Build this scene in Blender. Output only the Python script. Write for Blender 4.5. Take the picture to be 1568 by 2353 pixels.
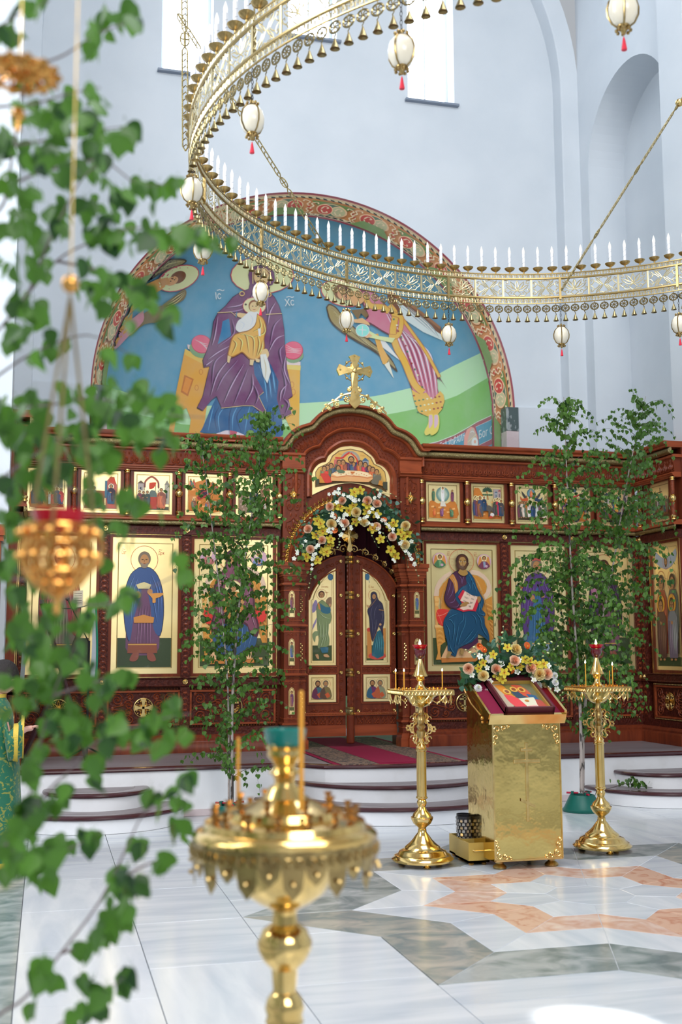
import bpy, bmesh, math, random
from math import sin, cos, pi, sqrt, atan2, radians
from mathutils import Vector, Matrix, Euler
from mathutils.geometry import tessellate_polygon
for o in list(bpy.data.objects): bpy.data.objects.remove(o)
C = bpy.context.scene.collection
SC = bpy.context.scene
rnd = random.Random(7)
# ---------------------------------------------------------------- camera
FP, HOR, VPX, ROLL = 2583.8, 1497.36, 103.66, -.0043087      # focal length and vanishing lines measured in the 1568 x 2353 frame
PX0, PY0, EYE = 784., 1176.5, 1.5
XC = 3.30                                                     # the church's axis
pitch = math.atan((HOR-PY0)/FP); yaw = math.atan((PX0-VPX)*cos(pitch)/FP)
CF = Vector((sin(yaw)*cos(pitch), cos(yaw)*cos(pitch), sin(pitch)))
r0 = Vector((cos(yaw), -sin(yaw), 0)); u0 = r0.cross(CF)
CR = r0*cos(ROLL)+u0*sin(ROLL); CU = -r0*sin(ROLL)+u0*cos(ROLL)
cam_d = bpy.data.cameras.new('camera'); cam = bpy.data.objects.new('camera', cam_d); C.objects.link(cam)
cam.matrix_world = Matrix.Translation((0, 0, EYE)) @ Matrix((CR, CU, -CF)).transposed().to_4x4()
cam_d.sensor_fit = 'VERTICAL'; cam_d.sensor_height = 36; cam_d.lens = FP/2353*36
cam_d.clip_start = .1; cam_d.clip_end = 200
cam_d.dof.use_dof = True; cam_d.dof.focus_distance = 9.2; cam_d.dof.aperture_fstop = 2.3; cam_d.dof.aperture_blades = 9
SC.camera = cam
# ---------------------------------------------------------------- light
SC.view_settings.view_transform = 'Standard'; SC.view_settings.look = 'None'
SC.view_settings.exposure = 0.34; SC.view_settings.gamma = 1; SC.view_settings.use_curve_mapping = False
SC.cycles.use_denoising = True
SC.cycles.max_bounces = 6; SC.cycles.diffuse_bounces = 4; SC.cycles.glossy_bounces = 4; SC.cycles.transmission_bounces = 4
SC.cycles.transparent_max_bounces = 8; SC.cycles.caustics_reflective = False; SC.cycles.caustics_refractive = False
SC.cycles.sample_clamp_indirect = 6
W = bpy.data.worlds.new('day'); SC.world = W; W.use_nodes = True
bg = W.node_tree.nodes['Background']; bg.inputs[0].default_value = (.88, .93, 1.0, 1); bg.inputs[1].default_value = 0.38
def area(name, loc, target, sx, sy, power, col=(1, 1, 1)):
    l = bpy.data.lights.new(name, 'AREA'); l.shape = 'RECTANGLE'; l.size = sx; l.size_y = sy; l.energy = power; l.color = col
    o = bpy.data.objects.new(name, l); C.objects.link(o); o.location = loc
    o.rotation_euler = (Vector(target)-Vector(loc)).to_track_quat('-Z', 'Y').to_euler()
    return o
# daylight through the nave's tall windows: left, behind and above the drum
area('nave_window_light', (-3.4, 5.0, 6.5), (4, 11, 2.5), 3, 5, 330, (.95, .97, 1))
area('west_window_light', (2.5, -5.0, 6.5), (3.5, 12, 2.2), 5, 4, 520, (1, .97, .92))
area('dome_light', (3.3, 4.0, 12.0), (3.3, 8, 0), 5, 5, 480, (.95, .97, 1))
# a shaft of sun through a dome window, falling on the floor in front
sp = bpy.data.lights.new('sun_shaft', 'SPOT'); sp.energy = 80000; sp.spot_size = radians(1.7); sp.spot_blend = 1.0; sp.color = (1, .98, .94); sp.shadow_soft_size = .05
so = bpy.data.objects.new('sun_shaft', sp); C.objects.link(so); so.location = (8.5, -3.0, 11.5); so.rotation_euler = (Vector((2.22, 4.36, 0))-so.location).to_track_quat('-Z', 'Y').to_euler()
# ---------------------------------------------------------------- helpers
def ray(x, y): return CF*FP + CR*(x-PX0) - CU*(y-PY0)
OE = Vector((0, 0, EYE))
def onY(x, y, Y): d = ray(x, y); return OE + d*(Y/d.y)
def onX(x, y, X): d = ray(x, y); return OE + d*(X/d.x)
def onZ(x, y, Z): d = ray(x, y); return OE + d*((Z-EYE)/d.z)
def at(x, y, D): return OE + ray(x, y).normalized()*D
def lin(c): return c/12.92 if c <= .04045 else ((c+.055)/1.055)**2.4
def col(h):
    if isinstance(h, str): return tuple(lin(int(h[i:i+2], 16)/255) for i in (0, 2, 4)) + (1,)
    return tuple(h)+(1,) if len(h) == 3 else tuple(h)
def parts(o, parent=None): return [c for c in bpy.data.objects if c.parent == o]
def link(name, me, m=None, parent=None, **k):
    o = bpy.data.objects.new(name, me); C.objects.link(o)
    if m is not None and me is not None and not me.materials: me.materials.append(m)
    if parent is not None:
        o.parent = parent; 
        if parent.name in OFF: o.location = -OFF[parent.name]
    for a, b in k.items(): o[a] = b
    return o
OFF = {}
def thing(name, label, cat, loc=(0, 0, 0), rz=0, group=None, world=True):
    """an Empty at the thing's base; with world=True its parts are built in world coordinates"""
    o = bpy.data.objects.new(name, None); C.objects.link(o); o.empty_display_size = .1
    o.location = loc; o.rotation_euler = (0, 0, rz); o['label'] = label; o['category'] = cat
    if group: o['group'] = group
    if world and not rz: OFF[o.name] = Vector(loc)
    return o
def tag(o, label, cat, group=None):
    o['label'] = label; o['category'] = cat
    if group: o['group'] = group
    return o
def struct(o): o['kind'] = 'structure'; return o
def dup(root, loc=None, rz=None, label=None, group=None, scale=None):
    r = root.copy(); C.objects.link(r)
    if loc is not None: r.location = loc
    if rz is not None: r.rotation_euler.z = rz
    if scale is not None: r.scale = scale
    if label: r['label'] = label
    if group: r['group'] = group
    for ch in root.children:
        c = ch.copy(); C.objects.link(c); c.parent = r
        for g in ch.children:
            d = g.copy(); C.objects.link(d); d.parent = c
    return r
class MB:
    """collects vertices and faces for ONE mesh"""
    def __init__(s): s.v = []; s.f = []; s.c = []
    def add(s, vs, fs, M=None, c=None):
        n = len(s.v)
        s.v += [tuple(M @ Vector(p)) if M is not None else tuple(p) for p in vs]
        s.f += [tuple(i+n for i in f) for f in fs]
        if c is not None: s.c += [c]*len(fs)
        return s
    def box(s, x0, x1, y0, y1, z0, z1, M=None, c=None):
        v = [(x, y, z) for x in (x0, x1) for y in (y0, y1) for z in (z0, z1)]
        return s.add(v, [(0, 1, 3, 2), (4, 6, 7, 5), (0, 4, 5, 1), (2, 3, 7, 6), (0, 2, 6, 4), (1, 5, 7, 3)], M, c)
    def bbox(s, x0, x1, y0, y1, z0, z1, b=.004):
        """box with its front (-y) face bevelled"""
        v = [(x0, y1, z0), (x1, y1, z0), (x1, y1, z1), (x0, y1, z1), (x0, y0+b, z0), (x1, y0+b, z0), (x1, y0+b, z1), (x0, y0+b, z1),
             (x0+b, y0, z0+b), (x1-b, y0, z0+b), (x1-b, y0, z1-b), (x0+b, y0, z1-b)]
        f = [(0, 3, 2, 1)]
        for i in range(4): j = (i+1) % 4; f += [(i, j, j+4, i+4), (i+4, j+4, j+8, i+8)]
        return s.add(v, f+[(8, 9, 10, 11)])
    def lathe(s, prof, n=24, M=None, cx=0, cy=0, c=None, a0=0):
        v = []; f = []; k = len(prof)
        for i in range(n):
            a = 2*pi*i/n+a0
            for r, z in prof: v.append((cx+r*cos(a), cy+r*sin(a), z))
        for i in range(n):
            j = (i+1) % n
            for q in range(k-1): f.append((i*k+q, j*k+q, j*k+q+1, i*k+q+1))
        f.append(tuple(i*k for i in range(n))[::-1]); f.append(tuple(i*k+k-1 for i in range(n)))
        return s.add(v, f, M, c)
    def tube(s, pts, r, n=6, closed=False, M=None, c=None, flat=1.0):
        P = [Vector(p) for p in pts]; m = len(P); R = r if isinstance(r, (list, tuple)) else [r]*m
        v = []; f = []; up = None
        for i in range(m):
            if closed: t = P[(i+1) % m]-P[i-1]
            else: t = P[min(i+1, m-1)]-P[max(i-1, 0)]
            if t.length < 1e-9: t = Vector((0, 0, 1))
            t.normalize()
            if up is None: up = Vector((0, 1, 0)) if abs(t.y) < .9 else Vector((1, 0, 0))
            a = t.cross(up)
            if a.length < 1e-6: a = t.cross(Vector((0, 0, 1)))
            a.normalize(); b = a.cross(t).normalized(); up = b
            for q in range(n):
                w = 2*pi*q/n; v.append(P[i]+a*(cos(w)*R[i])+b*(sin(w)*R[i]*flat))
        rg = m if closed else m-1
        for i in range(rg):
            j = (i+1) % m
            for q in range(n): q2 = (q+1) % n; f.append((i*n+q, i*n+q2, j*n+q2, j*n+q))
        if not closed: f.append(tuple(range(n))[::-1]); f.append(tuple((m-1)*n+q for q in range(n)))
        return s.add(v, f, M, c)
    def prism(s, out, y0, y1, M=None, c=None, b=0):
        """outline in (x, z), extruded in y from y0 (front) to y1; tessellated caps"""
        n = len(out); tri = tessellate_polygon([[Vector((x, z, 0)) for x, z in out]])
        v = [(x, y0, z) for x, z in out]+[(x, y1, z) for x, z in out]
        f = [tuple(t) for t in tri]+[tuple(i+n for i in t[::-1]) for t in tri]
        f += [(i, (i+1) % n, (i+1) % n+n, i+n) for i in range(n)]
        return s.add(v, f, M, c)
    def strip(s, A, B, M=None, c=None):
        """quads between two polylines of equal length"""
        n = len(A); return s.add(list(A)+list(B), [(i, i+1, n+i+1, n+i) for i in range(n-1)], M, c)
    def sphere(s, ctr, r, n=12, m=8, sc=(1, 1, 1), c=None):
        v = []; f = []
        for j in range(m+1):
            t = pi*j/m
            for i in range(n): a = 2*pi*i/n; v.append((ctr[0]+r*sc[0]*sin(t)*cos(a), ctr[1]+r*sc[1]*sin(t)*sin(a), ctr[2]+r*sc[2]*cos(t)))
        for j in range(m):
            for i in range(n): k = (i+1) % n; f.append((j*n+i, (j+1)*n+i, (j+1)*n+k, j*n+k))
        return s.add(v, f, None, c)
    def mesh(s, name, m=None, smooth=True, recalc=True):
        me = bpy.data.meshes.new(name); me.from_pydata([tuple(p) for p in s.v], [], s.f)
        if recalc:
            b = bmesh.new(); b.from_mesh(me); bmesh.ops.recalc_face_normals(b, faces=b.faces); b.to_mesh(me); b.free()
        if smooth:
            me.polygons.foreach_set('use_smooth', [True]*len(me.polygons)); me.set_sharp_from_angle(angle=radians(38))
        if s.c:
            at_ = me.color_attributes.new('Col', 'FLOAT_COLOR', 'CORNER'); buf = []
            for p, c_ in zip(me.polygons, s.c): buf += list(c_)*p.loop_total
            at_.data.foreach_set('color', buf)
        if m is not None: me.materials.append(m)
        me.update(); return me
    def obj(s, name, m=None, parent=None, smooth=True, **k): return link(name, s.mesh(name, m, smooth), None, parent, **k)
def spiral(cx, cz, r0_, r1, turns, a0, d=1, n=16, y=0):
    return [(cx+(r0_+(r1-r0_)*t)*cos(a0+d*2*pi*turns*t), y, cz+(r0_+(r1-r0_)*t)*sin(a0+d*2*pi*turns*t)) for t in [i/(n-1) for i in range(n)]]
def arc(cx, cz, r, a0, a1, n=16): return [(cx+r*cos(a0+(a1-a0)*i/(n-1)), cz+r*sin(a0+(a1-a0)*i/(n-1))) for i in range(n)]
def smooth(pts, n=6):
    """Catmull-Rom through points (any dimension)"""
    P = [Vector(p) for p in pts]; P = [P[0]*2-P[1]]+P+[P[-1]*2-P[-2]]; out = []
    for i in range(1, len(P)-2):
        for k in range(n):
            t = k/n; a, b, c, d = P[i-1:i+3]
            out.append(.5*((2*b)+(c-a)*t+(2*a-5*b+4*c-d)*t*t+(3*b-a-3*c+d)*t**3))
    return out+[P[-2]]
# ---------------------------------------------------------------- materials
def mat(name, c, rough=.5, metal=0., noise=None, bump=None, coat=0., emit=None, trans=0., ior=1.45, sub=None, attr=False, sheen=0., wave=None, alpha=1.):
    """node material: base colour, optional noise mix (colour2, scale, detail, lo, hi), bump (scale, strength), wave grain"""
    m = bpy.data.materials.new(name); m.use_nodes = True; N = m.node_tree; n = N.nodes; L = N.links; b = n['Principled BSDF']
    b.inputs['Base Color'].default_value = col(c); b.inputs['Roughness'].default_value = rough; b.inputs['Metallic'].default_value = metal
    b.inputs['IOR'].default_value = ior; b.inputs['Transmission Weight'].default_value = trans; b.inputs['Coat Weight'].default_value = coat
    b.inputs['Coat Roughness'].default_value = .15; b.inputs['Sheen Weight'].default_value = sheen; b.inputs['Alpha'].default_value = alpha
    tc = n.new('ShaderNodeTexCoord'); src = None
    if attr:
        a = n.new('ShaderNodeAttribute'); a.attribute_name = 'Col'; src = a.outputs['Color']
    if noise:
        c2, scale, det, lo, hi = noise[:5]; st = noise[5] if len(noise) > 5 else (1, 1, 1); ds = noise[6] if len(noise) > 6 else 0
        mp = n.new('ShaderNodeMapping'); mp.inputs['Scale'].default_value = st; L.new(tc.outputs['Object'], mp.inputs[0])
        t = n.new('ShaderNodeTexNoise'); t.inputs['Scale'].default_value = scale; t.inputs['Detail'].default_value = det; t.inputs['Distortion'].default_value = ds; L.new(mp.outputs[0], t.inputs['Vector'])
        r = n.new('ShaderNodeMapRange'); r.inputs[1].default_value = lo; r.inputs[2].default_value = hi; L.new(t.outputs[0], r.inputs[0])
        x = n.new('ShaderNodeMix'); x.data_type = 'RGBA'; L.new(r.outputs[0], x.inputs[0]); x.inputs[7].default_value = col(c2)
        if src is not None: L.new(src, x.inputs[6]); 
        else: x.inputs[6].default_value = col(c)
        src = x.outputs[2]
        if attr:
            r.inputs[3].default_value = 0; r.inputs[4].default_value = .18
    if src is not None: L.new(src, b.inputs['Base Color'])
    if bump:
        t = n.new('ShaderNodeTexNoise'); t.inputs['Scale'].default_value = bump[0]; t.inputs['Detail'].default_value = 3; L.new(tc.outputs['Object'], t.inputs['Vector'])
        bp = n.new('ShaderNodeBump'); bp.inputs['Strength'].default_value = bump[1]; bp.inputs['Distance'].default_value = bump[2] if len(bump) > 2 else .01
        L.new(t.outputs[0], bp.inputs['Height']); L.new(bp.outputs[0], b.inputs['Normal'])
    if emit: b.inputs['Emission Color'].default_value = col(emit[0]); b.inputs['Emission Strength'].default_value = emit[1]
    if sub: b.inputs['Subsurface Weight'].default_value = sub; b.inputs['Subsurface Radius'].default_value = (.02, .012, .006); b.inputs['Subsurface Scale'].default_value = 1
    return m
M = dict(
    plaster=mat('wall_plaster', (.655, .70, .745), .85, noise=((.60, .65, .70), 1.3, 4, .35, .7), bump=(60, .05)),
    plaster2=mat('riser_paint', (.80, .80, .82), .6, noise=((.70, .69, .69), 3, 5, .5, .8), bump=(40, .05)),
    wood=mat('mahogany', (.20, .040, .015), .30, noise=((.115, .022, .010), 14, 5, .35, .7, (1, 1, .12), 1.2), coat=.06, bump=(90, .06)),
    woodl=mat('mahogany_moulding', (.34, .074, .026), .27, noise=((.21, .046, .018), 10, 5, .35, .7, (.12, 1, 1), 1.2), coat=.08),
    woodd=mat('mahogany_dark', (.060, .011, .007), .38, noise=((.12, .024, .013), 30, 4, .45, .7), coat=.05, bump=(45, .6, .02)),
    carve=mat('carved_mahogany', (.26, .056, .022), .27, noise=((.16, .034, .014), 25, 4, .35, .7), coat=.1),
    gold=mat('gold', (.86, .62, .25), .24, 1., noise=((.62, .42, .14), 18, 3, .4, .75)),
    goldleaf=mat('gold_leaf', (1., .81, .41), .34, .72, noise=((.95, .72, .32), 2.5, 4, .35, .7), bump=(25, .03)),
    goldline=mat('gold_groove', (.45, .27, .08), .4, .8),
    bronze=mat('aged_bronze', (.30, .235, .10), .36, 1., noise=((.55, .46, .24), 90, 4, .5, .65), bump=(140, .9, .01)),
    brass=mat('polished_brass', (.88, .62, .24), .13, 1., noise=((.74, .48, .15), 9, 3, .4, .7)),
    brassd=mat('dull_brass', (.52, .37, .15), .3, 1., noise=((.32, .22, .09), 30, 3, .4, .7)),
    copper=mat('copper_brass', (.74, .38, .10), .22, 1.),
    sheetbrass=mat('sheet_brass', (.82, .60, .20), .11, 1., noise=((.66, .47, .15), 3, 3, .35, .7), bump=(7, .22, .02)),
    boxgold=mat('painted_gold', (.58, .40, .10), .4, .5),
    nosing=mat('nosing_wood', (.055, .012, .016), .25, coat=.3),
    tread=mat('stair_carpet', (.20, .17, .175), .5, noise=((.28, .245, .25), 6, 4, .4, .7, (.4, 1, 1))),
    platform=mat('platform_stone', (.27, .25, .265), .35, noise=((.19, .165, .17), 3, 5, .35, .7, (.3, 1, 1))),
    mwhite=mat('white_marble', (.62, .64, .665), .15, noise=((.46, .50, .55), 3.2, 7, .38, .72, (.35, 2.2, 1), .5)),
    mwhite2=mat('white_marble_cross_vein', (.68, .695, .71), .15, noise=((.53, .565, .61), 3.2, 7, .38, .72, (2.2, .4, 1), .5)),
    mgreen=mat('green_marble', (.16, .20, .20), .17, noise=((.42, .44, .43), 4, 10, .36, .68, (.9, 1.3, 1), 1.1)),
    mgreen2=mat('green_marble_brown_vein', (.20, .235, .23), .17, noise=((.42, .39, .33), 4.5, 10, .38, .68, (.9, 1.3, 1), 1.1)),
    morange=mat('orange_marble', (.60, .34, .24), .17, noise=((.72, .56, .47), 5, 9, .35, .66, (1, 1, 1), 1.5)),
    morange2=mat('orange_marble_red_vein', (.66, .42, .30), .17, noise=((.50, .20, .12), 7, 9, .5, .72, (1, 1, 1), 1.5)),
    grout=mat('floor_joint', (.16, .17, .18), .6),
    fresco=mat('fresco_paint', 'ffffff', .8, attr=True, noise=('d8e0e0', 3, 6, .35, .75)),
    paint=mat('icon_paint', 'ffffff', .42, attr=True, noise=('ffffff', 9, 4, .6, 1.2)),
    dmarble=mat('dark_marble', (.085, .115, .115), .3, noise=((.35, .38, .38), 5, 8, .56, .6, (1, 1, .5), 3)),
    pmarble=mat('pink_marble', (.58, .47, .48), .3, noise=((.68, .58, .58), 5, 6, .4, .7)),
    pane=mat('daylight_pane', (.9, .95, 1), .3, emit=((.88, .94, 1), 7.5)),
    winframe=mat('window_frame_paint', (.6, .66, .74), .4),
    sill=mat('sill_metal', (.22, .26, .33), .4),
    candle=mat('white_candle_tube', (.82, .83, .86), .35),
    bulb=mat('glass_bulb', (1, .97, .93), .08, trans=.75, emit=((1, .95, .88), .25)),
    cline=mat('candle_groove', (.30, .33, .38), .5),
    egg=mat('ostrich_egg', (.84, .77, .62), .28, coat=.4),
    rtassel=mat('red_silk', (.72, .004, .035), .55, sheen=.4),
    wax=mat('beeswax', (.85, .38, .04), .4, sub=.25),
    flame=mat('flame', (1, .8, .5), .5, emit=((1, .78, .48), 14)),
    redglass=mat('red_glass', (.45, .0, .015), .08, trans=.35, emit=((.6, 0, .01), .12)),
    ruby=mat('ruby_glass_bowl', (.10, .004, .008), .1, coat=.6),
    teal=mat('teal_glass', (.0, .22, .19), .1, trans=.25, coat=.5, emit=((0, .3, .25), .06)),
    velvet=mat('crimson_velvet', (.20, .002, .035), .85),
    curtain=mat('door_curtain', (.045, .003, .010), .9, bump=(4, .2)),
    rugred=mat('rug_crimson', (.26, .003, .04), .95, bump=(220, .5)),
    rugpat=mat('rug_border_pattern', (.30, .19, .125), .9, noise=((.03, .03, .035), 17, 3, .46, .54, (1.2, 2.2, 1), 1.5), bump=(220, .5)),
    bark=mat('birch_bark', (.40, .34, .31), .75, noise=((.05, .04, .035), 26, 4, .52, .60, (1, 1, .35)), bump=(50, .3)),
    twig=mat('twig_bark', (.055, .032, .028), .6),
    twigl=mat('young_branch_bark', (.17, .125, .13), .6),
    plastic=mat('green_plastic', (.0, .10, .075), .4),
    redpl=mat('red_plastic', (.38, .0, .03), .35),
    skin=mat('skin', (.66, .36, .28), .5, sub=.1),
    hair=mat('dark_hair', (.012, .007, .006), .65, bump=(120, .5)),
    lips=mat('lips', (.45, .13, .13), .5), eye=mat('dark_eye', (.02, .015, .012), .2),
    robe=mat('green_brocade', (.004, .12, .062), .5, noise=((.22, .24, .04), 20, 2, .56, .60, (1, 1, 1), 2), sheen=.2),
    trimg=mat('gold_braid', (.62, .44, .06), .45, .3, bump=(150, .5)),
    blackm=mat('black_metal', (.012, .011, .012), .4),
    darkw=mat('dark_stained_wood', (.052, .022, .026), .35, coat=.3),
    silverf=mat('silver_fringe', (.30, .33, .36), .5), greenr=mat('green_ribbon', (.0, .16, .08), .6),
    glassblk=mat('mosaic_grout', (.02, .02, .025), .3), mosaic=mat('mirror_chip', (.45, .42, .38), .15, .7),
    glasspane=mat('icon_glass', (1, 1, 1), .03, trans=1.0, alpha=.25),
    canvasg=mat('floral_foam_green', (.012, .05, .02), .8),
)
def leafmat(name, c, c2, tr):
    m = bpy.data.materials.new(name); m.use_nodes = True; N = m.node_tree; n = N.nodes; L = N.links; b = n['Principled BSDF']
    oi = n.new('ShaderNodeObjectInfo'); tc = n.new('ShaderNodeTexCoord'); t = n.new('ShaderNodeTexNoise'); t.inputs['Scale'].default_value = 9
    L.new(tc.outputs['Object'], t.inputs['Vector'])
    ad = n.new('ShaderNodeMath'); ad.operation = 'ADD'; L.new(oi.outputs['Random'], ad.inputs[0]); L.new(t.outputs[0], ad.inputs[1])
    fr = n.new('ShaderNodeMath'); fr.operation = 'FRACT'; L.new(ad.outputs[0], fr.inputs[0])
    x = n.new('ShaderNodeMix'); x.data_type = 'RGBA'; L.new(fr.outputs[0], x.inputs[0]); x.inputs[6].default_value = col(c); x.inputs[7].default_value = col(c2)
    L.new(x.outputs[2], b.inputs['Base Color']); b.inputs['Roughness'].default_value = .45
    tl = n.new('ShaderNodeBsdfTranslucent'); mx = n.new('ShaderNodeMixShader'); mx.inputs[0].default_value = tr
    hs = n.new('ShaderNodeHueSaturation'); hs.inputs['Value'].default_value = 2.0; hs.inputs['Hue'].default_value = .485; L.new(x.outputs[2], hs.inputs['Color']); L.new(hs.outputs[0], tl.inputs[0])
    L.new(b.outputs[0], mx.inputs[1]); L.new(tl.outputs[0], mx.inputs[2]); L.new(mx.outputs[0], n['Material Output'].inputs[0])
    return m
for k in ('wood', 'woodl', 'woodd', 'carve'): M[k].node_tree.nodes['Principled BSDF'].inputs['Specular IOR Level'].default_value = .22
M['leaf'] = leafmat('birch_leaf', (.014, .062, .009), (.095, .215, .025), .24)
M['leafn'] = leafmat('near_birch_leaf', (.007, .045, .008), (.085, .23, .022), .22)
M['fol'] = leafmat('florist_leaf', (.010, .055, .018), (.04, .13, .05), .15)
M['euca'] = leafmat('eucalyptus_leaf', (.06, .16, .12), (.10, .22, .16), .15)
# ================================================================ the setting
ZP = .445; YW = 10.65                                        # platform height and front
# ---- floor: inlaid marble star, slabs and borders, every piece a tile
fl = MB(); fl.box(-5, 12.2, -6.5, 14.5, -.06, -.012)
floor = struct(fl.obj('floor', M['grout'])); floor['label'] = 'polished pale marble floor inlaid with an eight-pointed star'
SX, SY = 3.306, 6.578
def tile(pts, m, top=0., name='tile'):
    c = sum((Vector(p) for p in pts), Vector((0, 0)))/len(pts); q = []
    n = len(pts)
    for i in range(n):                                        # inset for the joint, chamfered top
        a, b, d = Vector(pts[i-1]), Vector(pts[i]), Vector(pts[(i+1) % n])
        e1 = (b-a).normalized(); e2 = (d-b).normalized(); n1 = Vector((-e1.y, e1.x)); n2 = Vector((-e2.y, e2.x))
        k = n1+n2; k = k/max(.3, k.dot(n1)) if k.length > .1 else n1
        q.append((b, k))
    area_ = sum(Vector(pts[i-1]).cross(Vector(pts[i])) for i in range(n)); sg = 1 if area_ > 0 else -1
    r1 = [p+k*sg*.0022 for p, k in q]; r2 = [p+k*sg*.0034 for p, k in q]
    v = [(p.x, p.y, -.012) for p in r1]+[(p.x, p.y, top-.0012) for p in r1]+[(p.x, p.y, top) for p in r2]
    f = [(i, (i+1) % n, (i+1) % n+n, i+n) for i in range(n)]+[(i+n, (i+1) % n+n, (i+1) % n+2*n, i+2*n) for i in range(n)]+[tuple(range(2*n, 3*n))]
    mb = MB(); mb.add(v, f); return mb.obj(name, m, floor, smooth=False)
K = math.tan(pi/8); LV = [1.5428, 1.0838, .772, .4705]
tipv = lambda h, i: Vector((SX+h*sqrt(2)*cos(i*pi/4), SY+h*sqrt(2)*sin(i*pi/4)))
notv = lambda h, i: Vector((SX+h/cos(pi/8)*cos(i*pi/4+pi/8), SY+h/cos(pi/8)*sin(i*pi/4+pi/8)))
ms = [('mgreen', 'mgreen2'), ('mwhite', 'mwhite2'), ('morange', 'morange2')]
for lv in range(3):
    a, b = LV[lv], LV[lv+1]
    for i in range(8):
        m1, m2 = M[ms[lv][(i*5+lv) % 2]], M[ms[lv][(i*3+1+lv) % 2]]
        tile([notv(a, i-1), tipv(a, i), tipv(b, i), notv(b, i-1)], m1)
        tile([tipv(a, i), notv(a, i), notv(b, i), tipv(b, i)], m2)
octr = .275; ov = lambda i: Vector((SX+octr*cos(i*pi/4+pi/8), SY+octr*sin(i*pi/4+pi/8)))
for i in range(8): tile([ov(i-1), notv(LV[3], i-1), tipv(LV[3], i), notv(LV[3], i), ov(i)], M['mwhite2' if i % 2 else 'mwhite'])
tile([ov(i) for i in range(8)], M['mwhite'])
xs = [-3.9, -2.6, -1.35, -.095, .52, 1.126, SX-LV[0], SX, SX+LV[0], SX+2.18, 6.1, 6.72, 8.0, 9.3, 10.6, 12.0]
for i in range(len(xs)-1):
    gr = i in (2, 11); st = .92 if not gr else 1.3; y = -6+(.0 if i % 2 else .46)+.155
    while y < YW+.4:
        tile([(xs[i], y), (xs[i+1], y), (xs[i+1], min(y+st, YW+.4)), (xs[i], min(y+st, YW+.4))], M['mgreen' if gr else ('mwhite' if (i+int(y*3)) % 3 else 'mwhite2')], -.0022)
        y += st
# ---- platform (soleas) and steps
def slab(name, out, z0, z1, m, nose=True, parent=None, hold=.012):
    """a solid of outline out (x, y) with a painted riser, a dark rounded nosing and a carpeted tread"""
    n = len(out); w = MB(); v = [(x, y, z0) for x, y in out]+[(x, y, z1-.03) for x, y in out]
    tri = tessellate_polygon([[Vector((x, y, 0)) for x, y in out]])
    w.add(v, [(i, (i+1) % n, (i+1) % n+n, i+n) for i in range(n)]+[tuple(j+n for j in t) for t in tri])
    o = struct(w.obj(name, M['plaster2'])) if parent is None else w.obj('riser', M['plaster2'], parent)
    t = MB(); t.add([(x, y, z1) for x, y in out], [tuple(t_) for t_ in tri]); t.obj('tread', m, o)
    return o
def nosing(path, z1, parent, r=.016):
    mb = MB(); P = [Vector((x, y)) for x, y in path]; A = []
    for i, p in enumerate(P):
        t = (P[min(i+1, len(P)-1)]-P[max(i-1, 0)]).normalized(); nn = Vector((t.y, -t.x))
        A.append((p, nn))
    prof = [(-.11, .001), (-.02, .003), (.012, 0), (.022, -.008), (.024, -.02), (.016, -.032), (0, -.034)]
    rows = [[(p.x+nn.x*d, p.y+nn.y*d, z1+.0035+h) for p, nn in A] for d, h in prof]
    for a, b in zip(rows, rows[1:]): mb.strip(a, b)
    mb.obj('nosing', M['nosing'], parent)
land = [(2.30, YW), (2.55, 10.38)]+[(XC+x, 10.26+.12*(x/.72)**2) for x in [(-.72+1.44*i/16) for i in range(17)]]+[(2*XC-2.55, 10.38), (2*XC-2.30, YW)]
front = [(-.31, YW)]+land+[(6.95, YW)]
pl = slab('platform', front+[(6.95, 14.0), (-.31, 14.0)], 0, ZP, M['platform'])
pl['label'] = 'raised stone platform with white riser and dark wooden edge'
nosing(front, ZP, pl)
sk = MB(); sk.box(-.31, 2.30, YW-.012, YW+.01, 0, .06); sk.box(4.30, 6.95, YW-.012, YW+.01, 0, .06); sk.obj('skirting', M['pmarble'], pl)
def step(cx, cy, R, z0, z1, lab, yb=YW, a0=None):
    a = math.asin((yb-cy)/R); th0, th1 = pi-a, 2*pi+a           # sweep through -y
    arcp = [(cx+R*cos(th0+(th1-th0)*i/28), cy+R*sin(th0+(th1-th0)*i/28)) for i in range(29)]
    o = slab('step', arcp, z0, z1, M['tread']); o['label'] = lab; nosing(arcp, z1, o); return o
step(XC, 10.88, 1.37, 0, .145, 'lower half-round step in front of the carved double door')
step(XC, 10.88, 1.0, .145, .29, 'upper half-round step in front of the carved double door')
step(.477, 10.57, .78, 0, .143, 'lower half-round step at the left end of the platform')
step(.477, 10.57, .45, .143, .285, 'upper half-round step at the left end of the platform')
step(6.12, 10.57, .78, 0, .143, 'lower half-round step behind the right candle stand')
step(6.12, 10.57, .45, .143, .285, 'upper half-round step behind the right candle stand')
# ---- walls
Y1 = 14.05; ZA = 4.75; RA = 2.85; RI = 2.66; YI = 14.40; DC = 1.7
def face(name, loops, yf, mat_, parent=None, y_back=None):
    """flat wall in the x-z plane at yf with holes"""
    tri = tessellate_polygon([[Vector((x, z, 0)) for x, z in L] for L in loops]); v = [(x, yf, z) for L in loops for x, z in L]
    mb = MB(); mb.add(v, [tuple(t) for t in tri])
    if y_back:
        for L in loops[1:]:
            n = len(L); mb.add([(x, yf, z) for x, z in L]+[(x, y_back, z) for x, z in L], [(i, (i+1) % n, (i+1) % n+n, i+n) for i in range(n)])
    return mb.obj(name, mat_, parent, smooth=False)
def rect(x0, x1, z0, z1): return [(x0, z0), (x1, z0), (x1, z1), (x0, z1)]
wins = [(XC-1.70, .34, 9.07), (XC, .34, 9.80), (XC+1.70, .34, 9.09)]
ZT = 13.6
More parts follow.
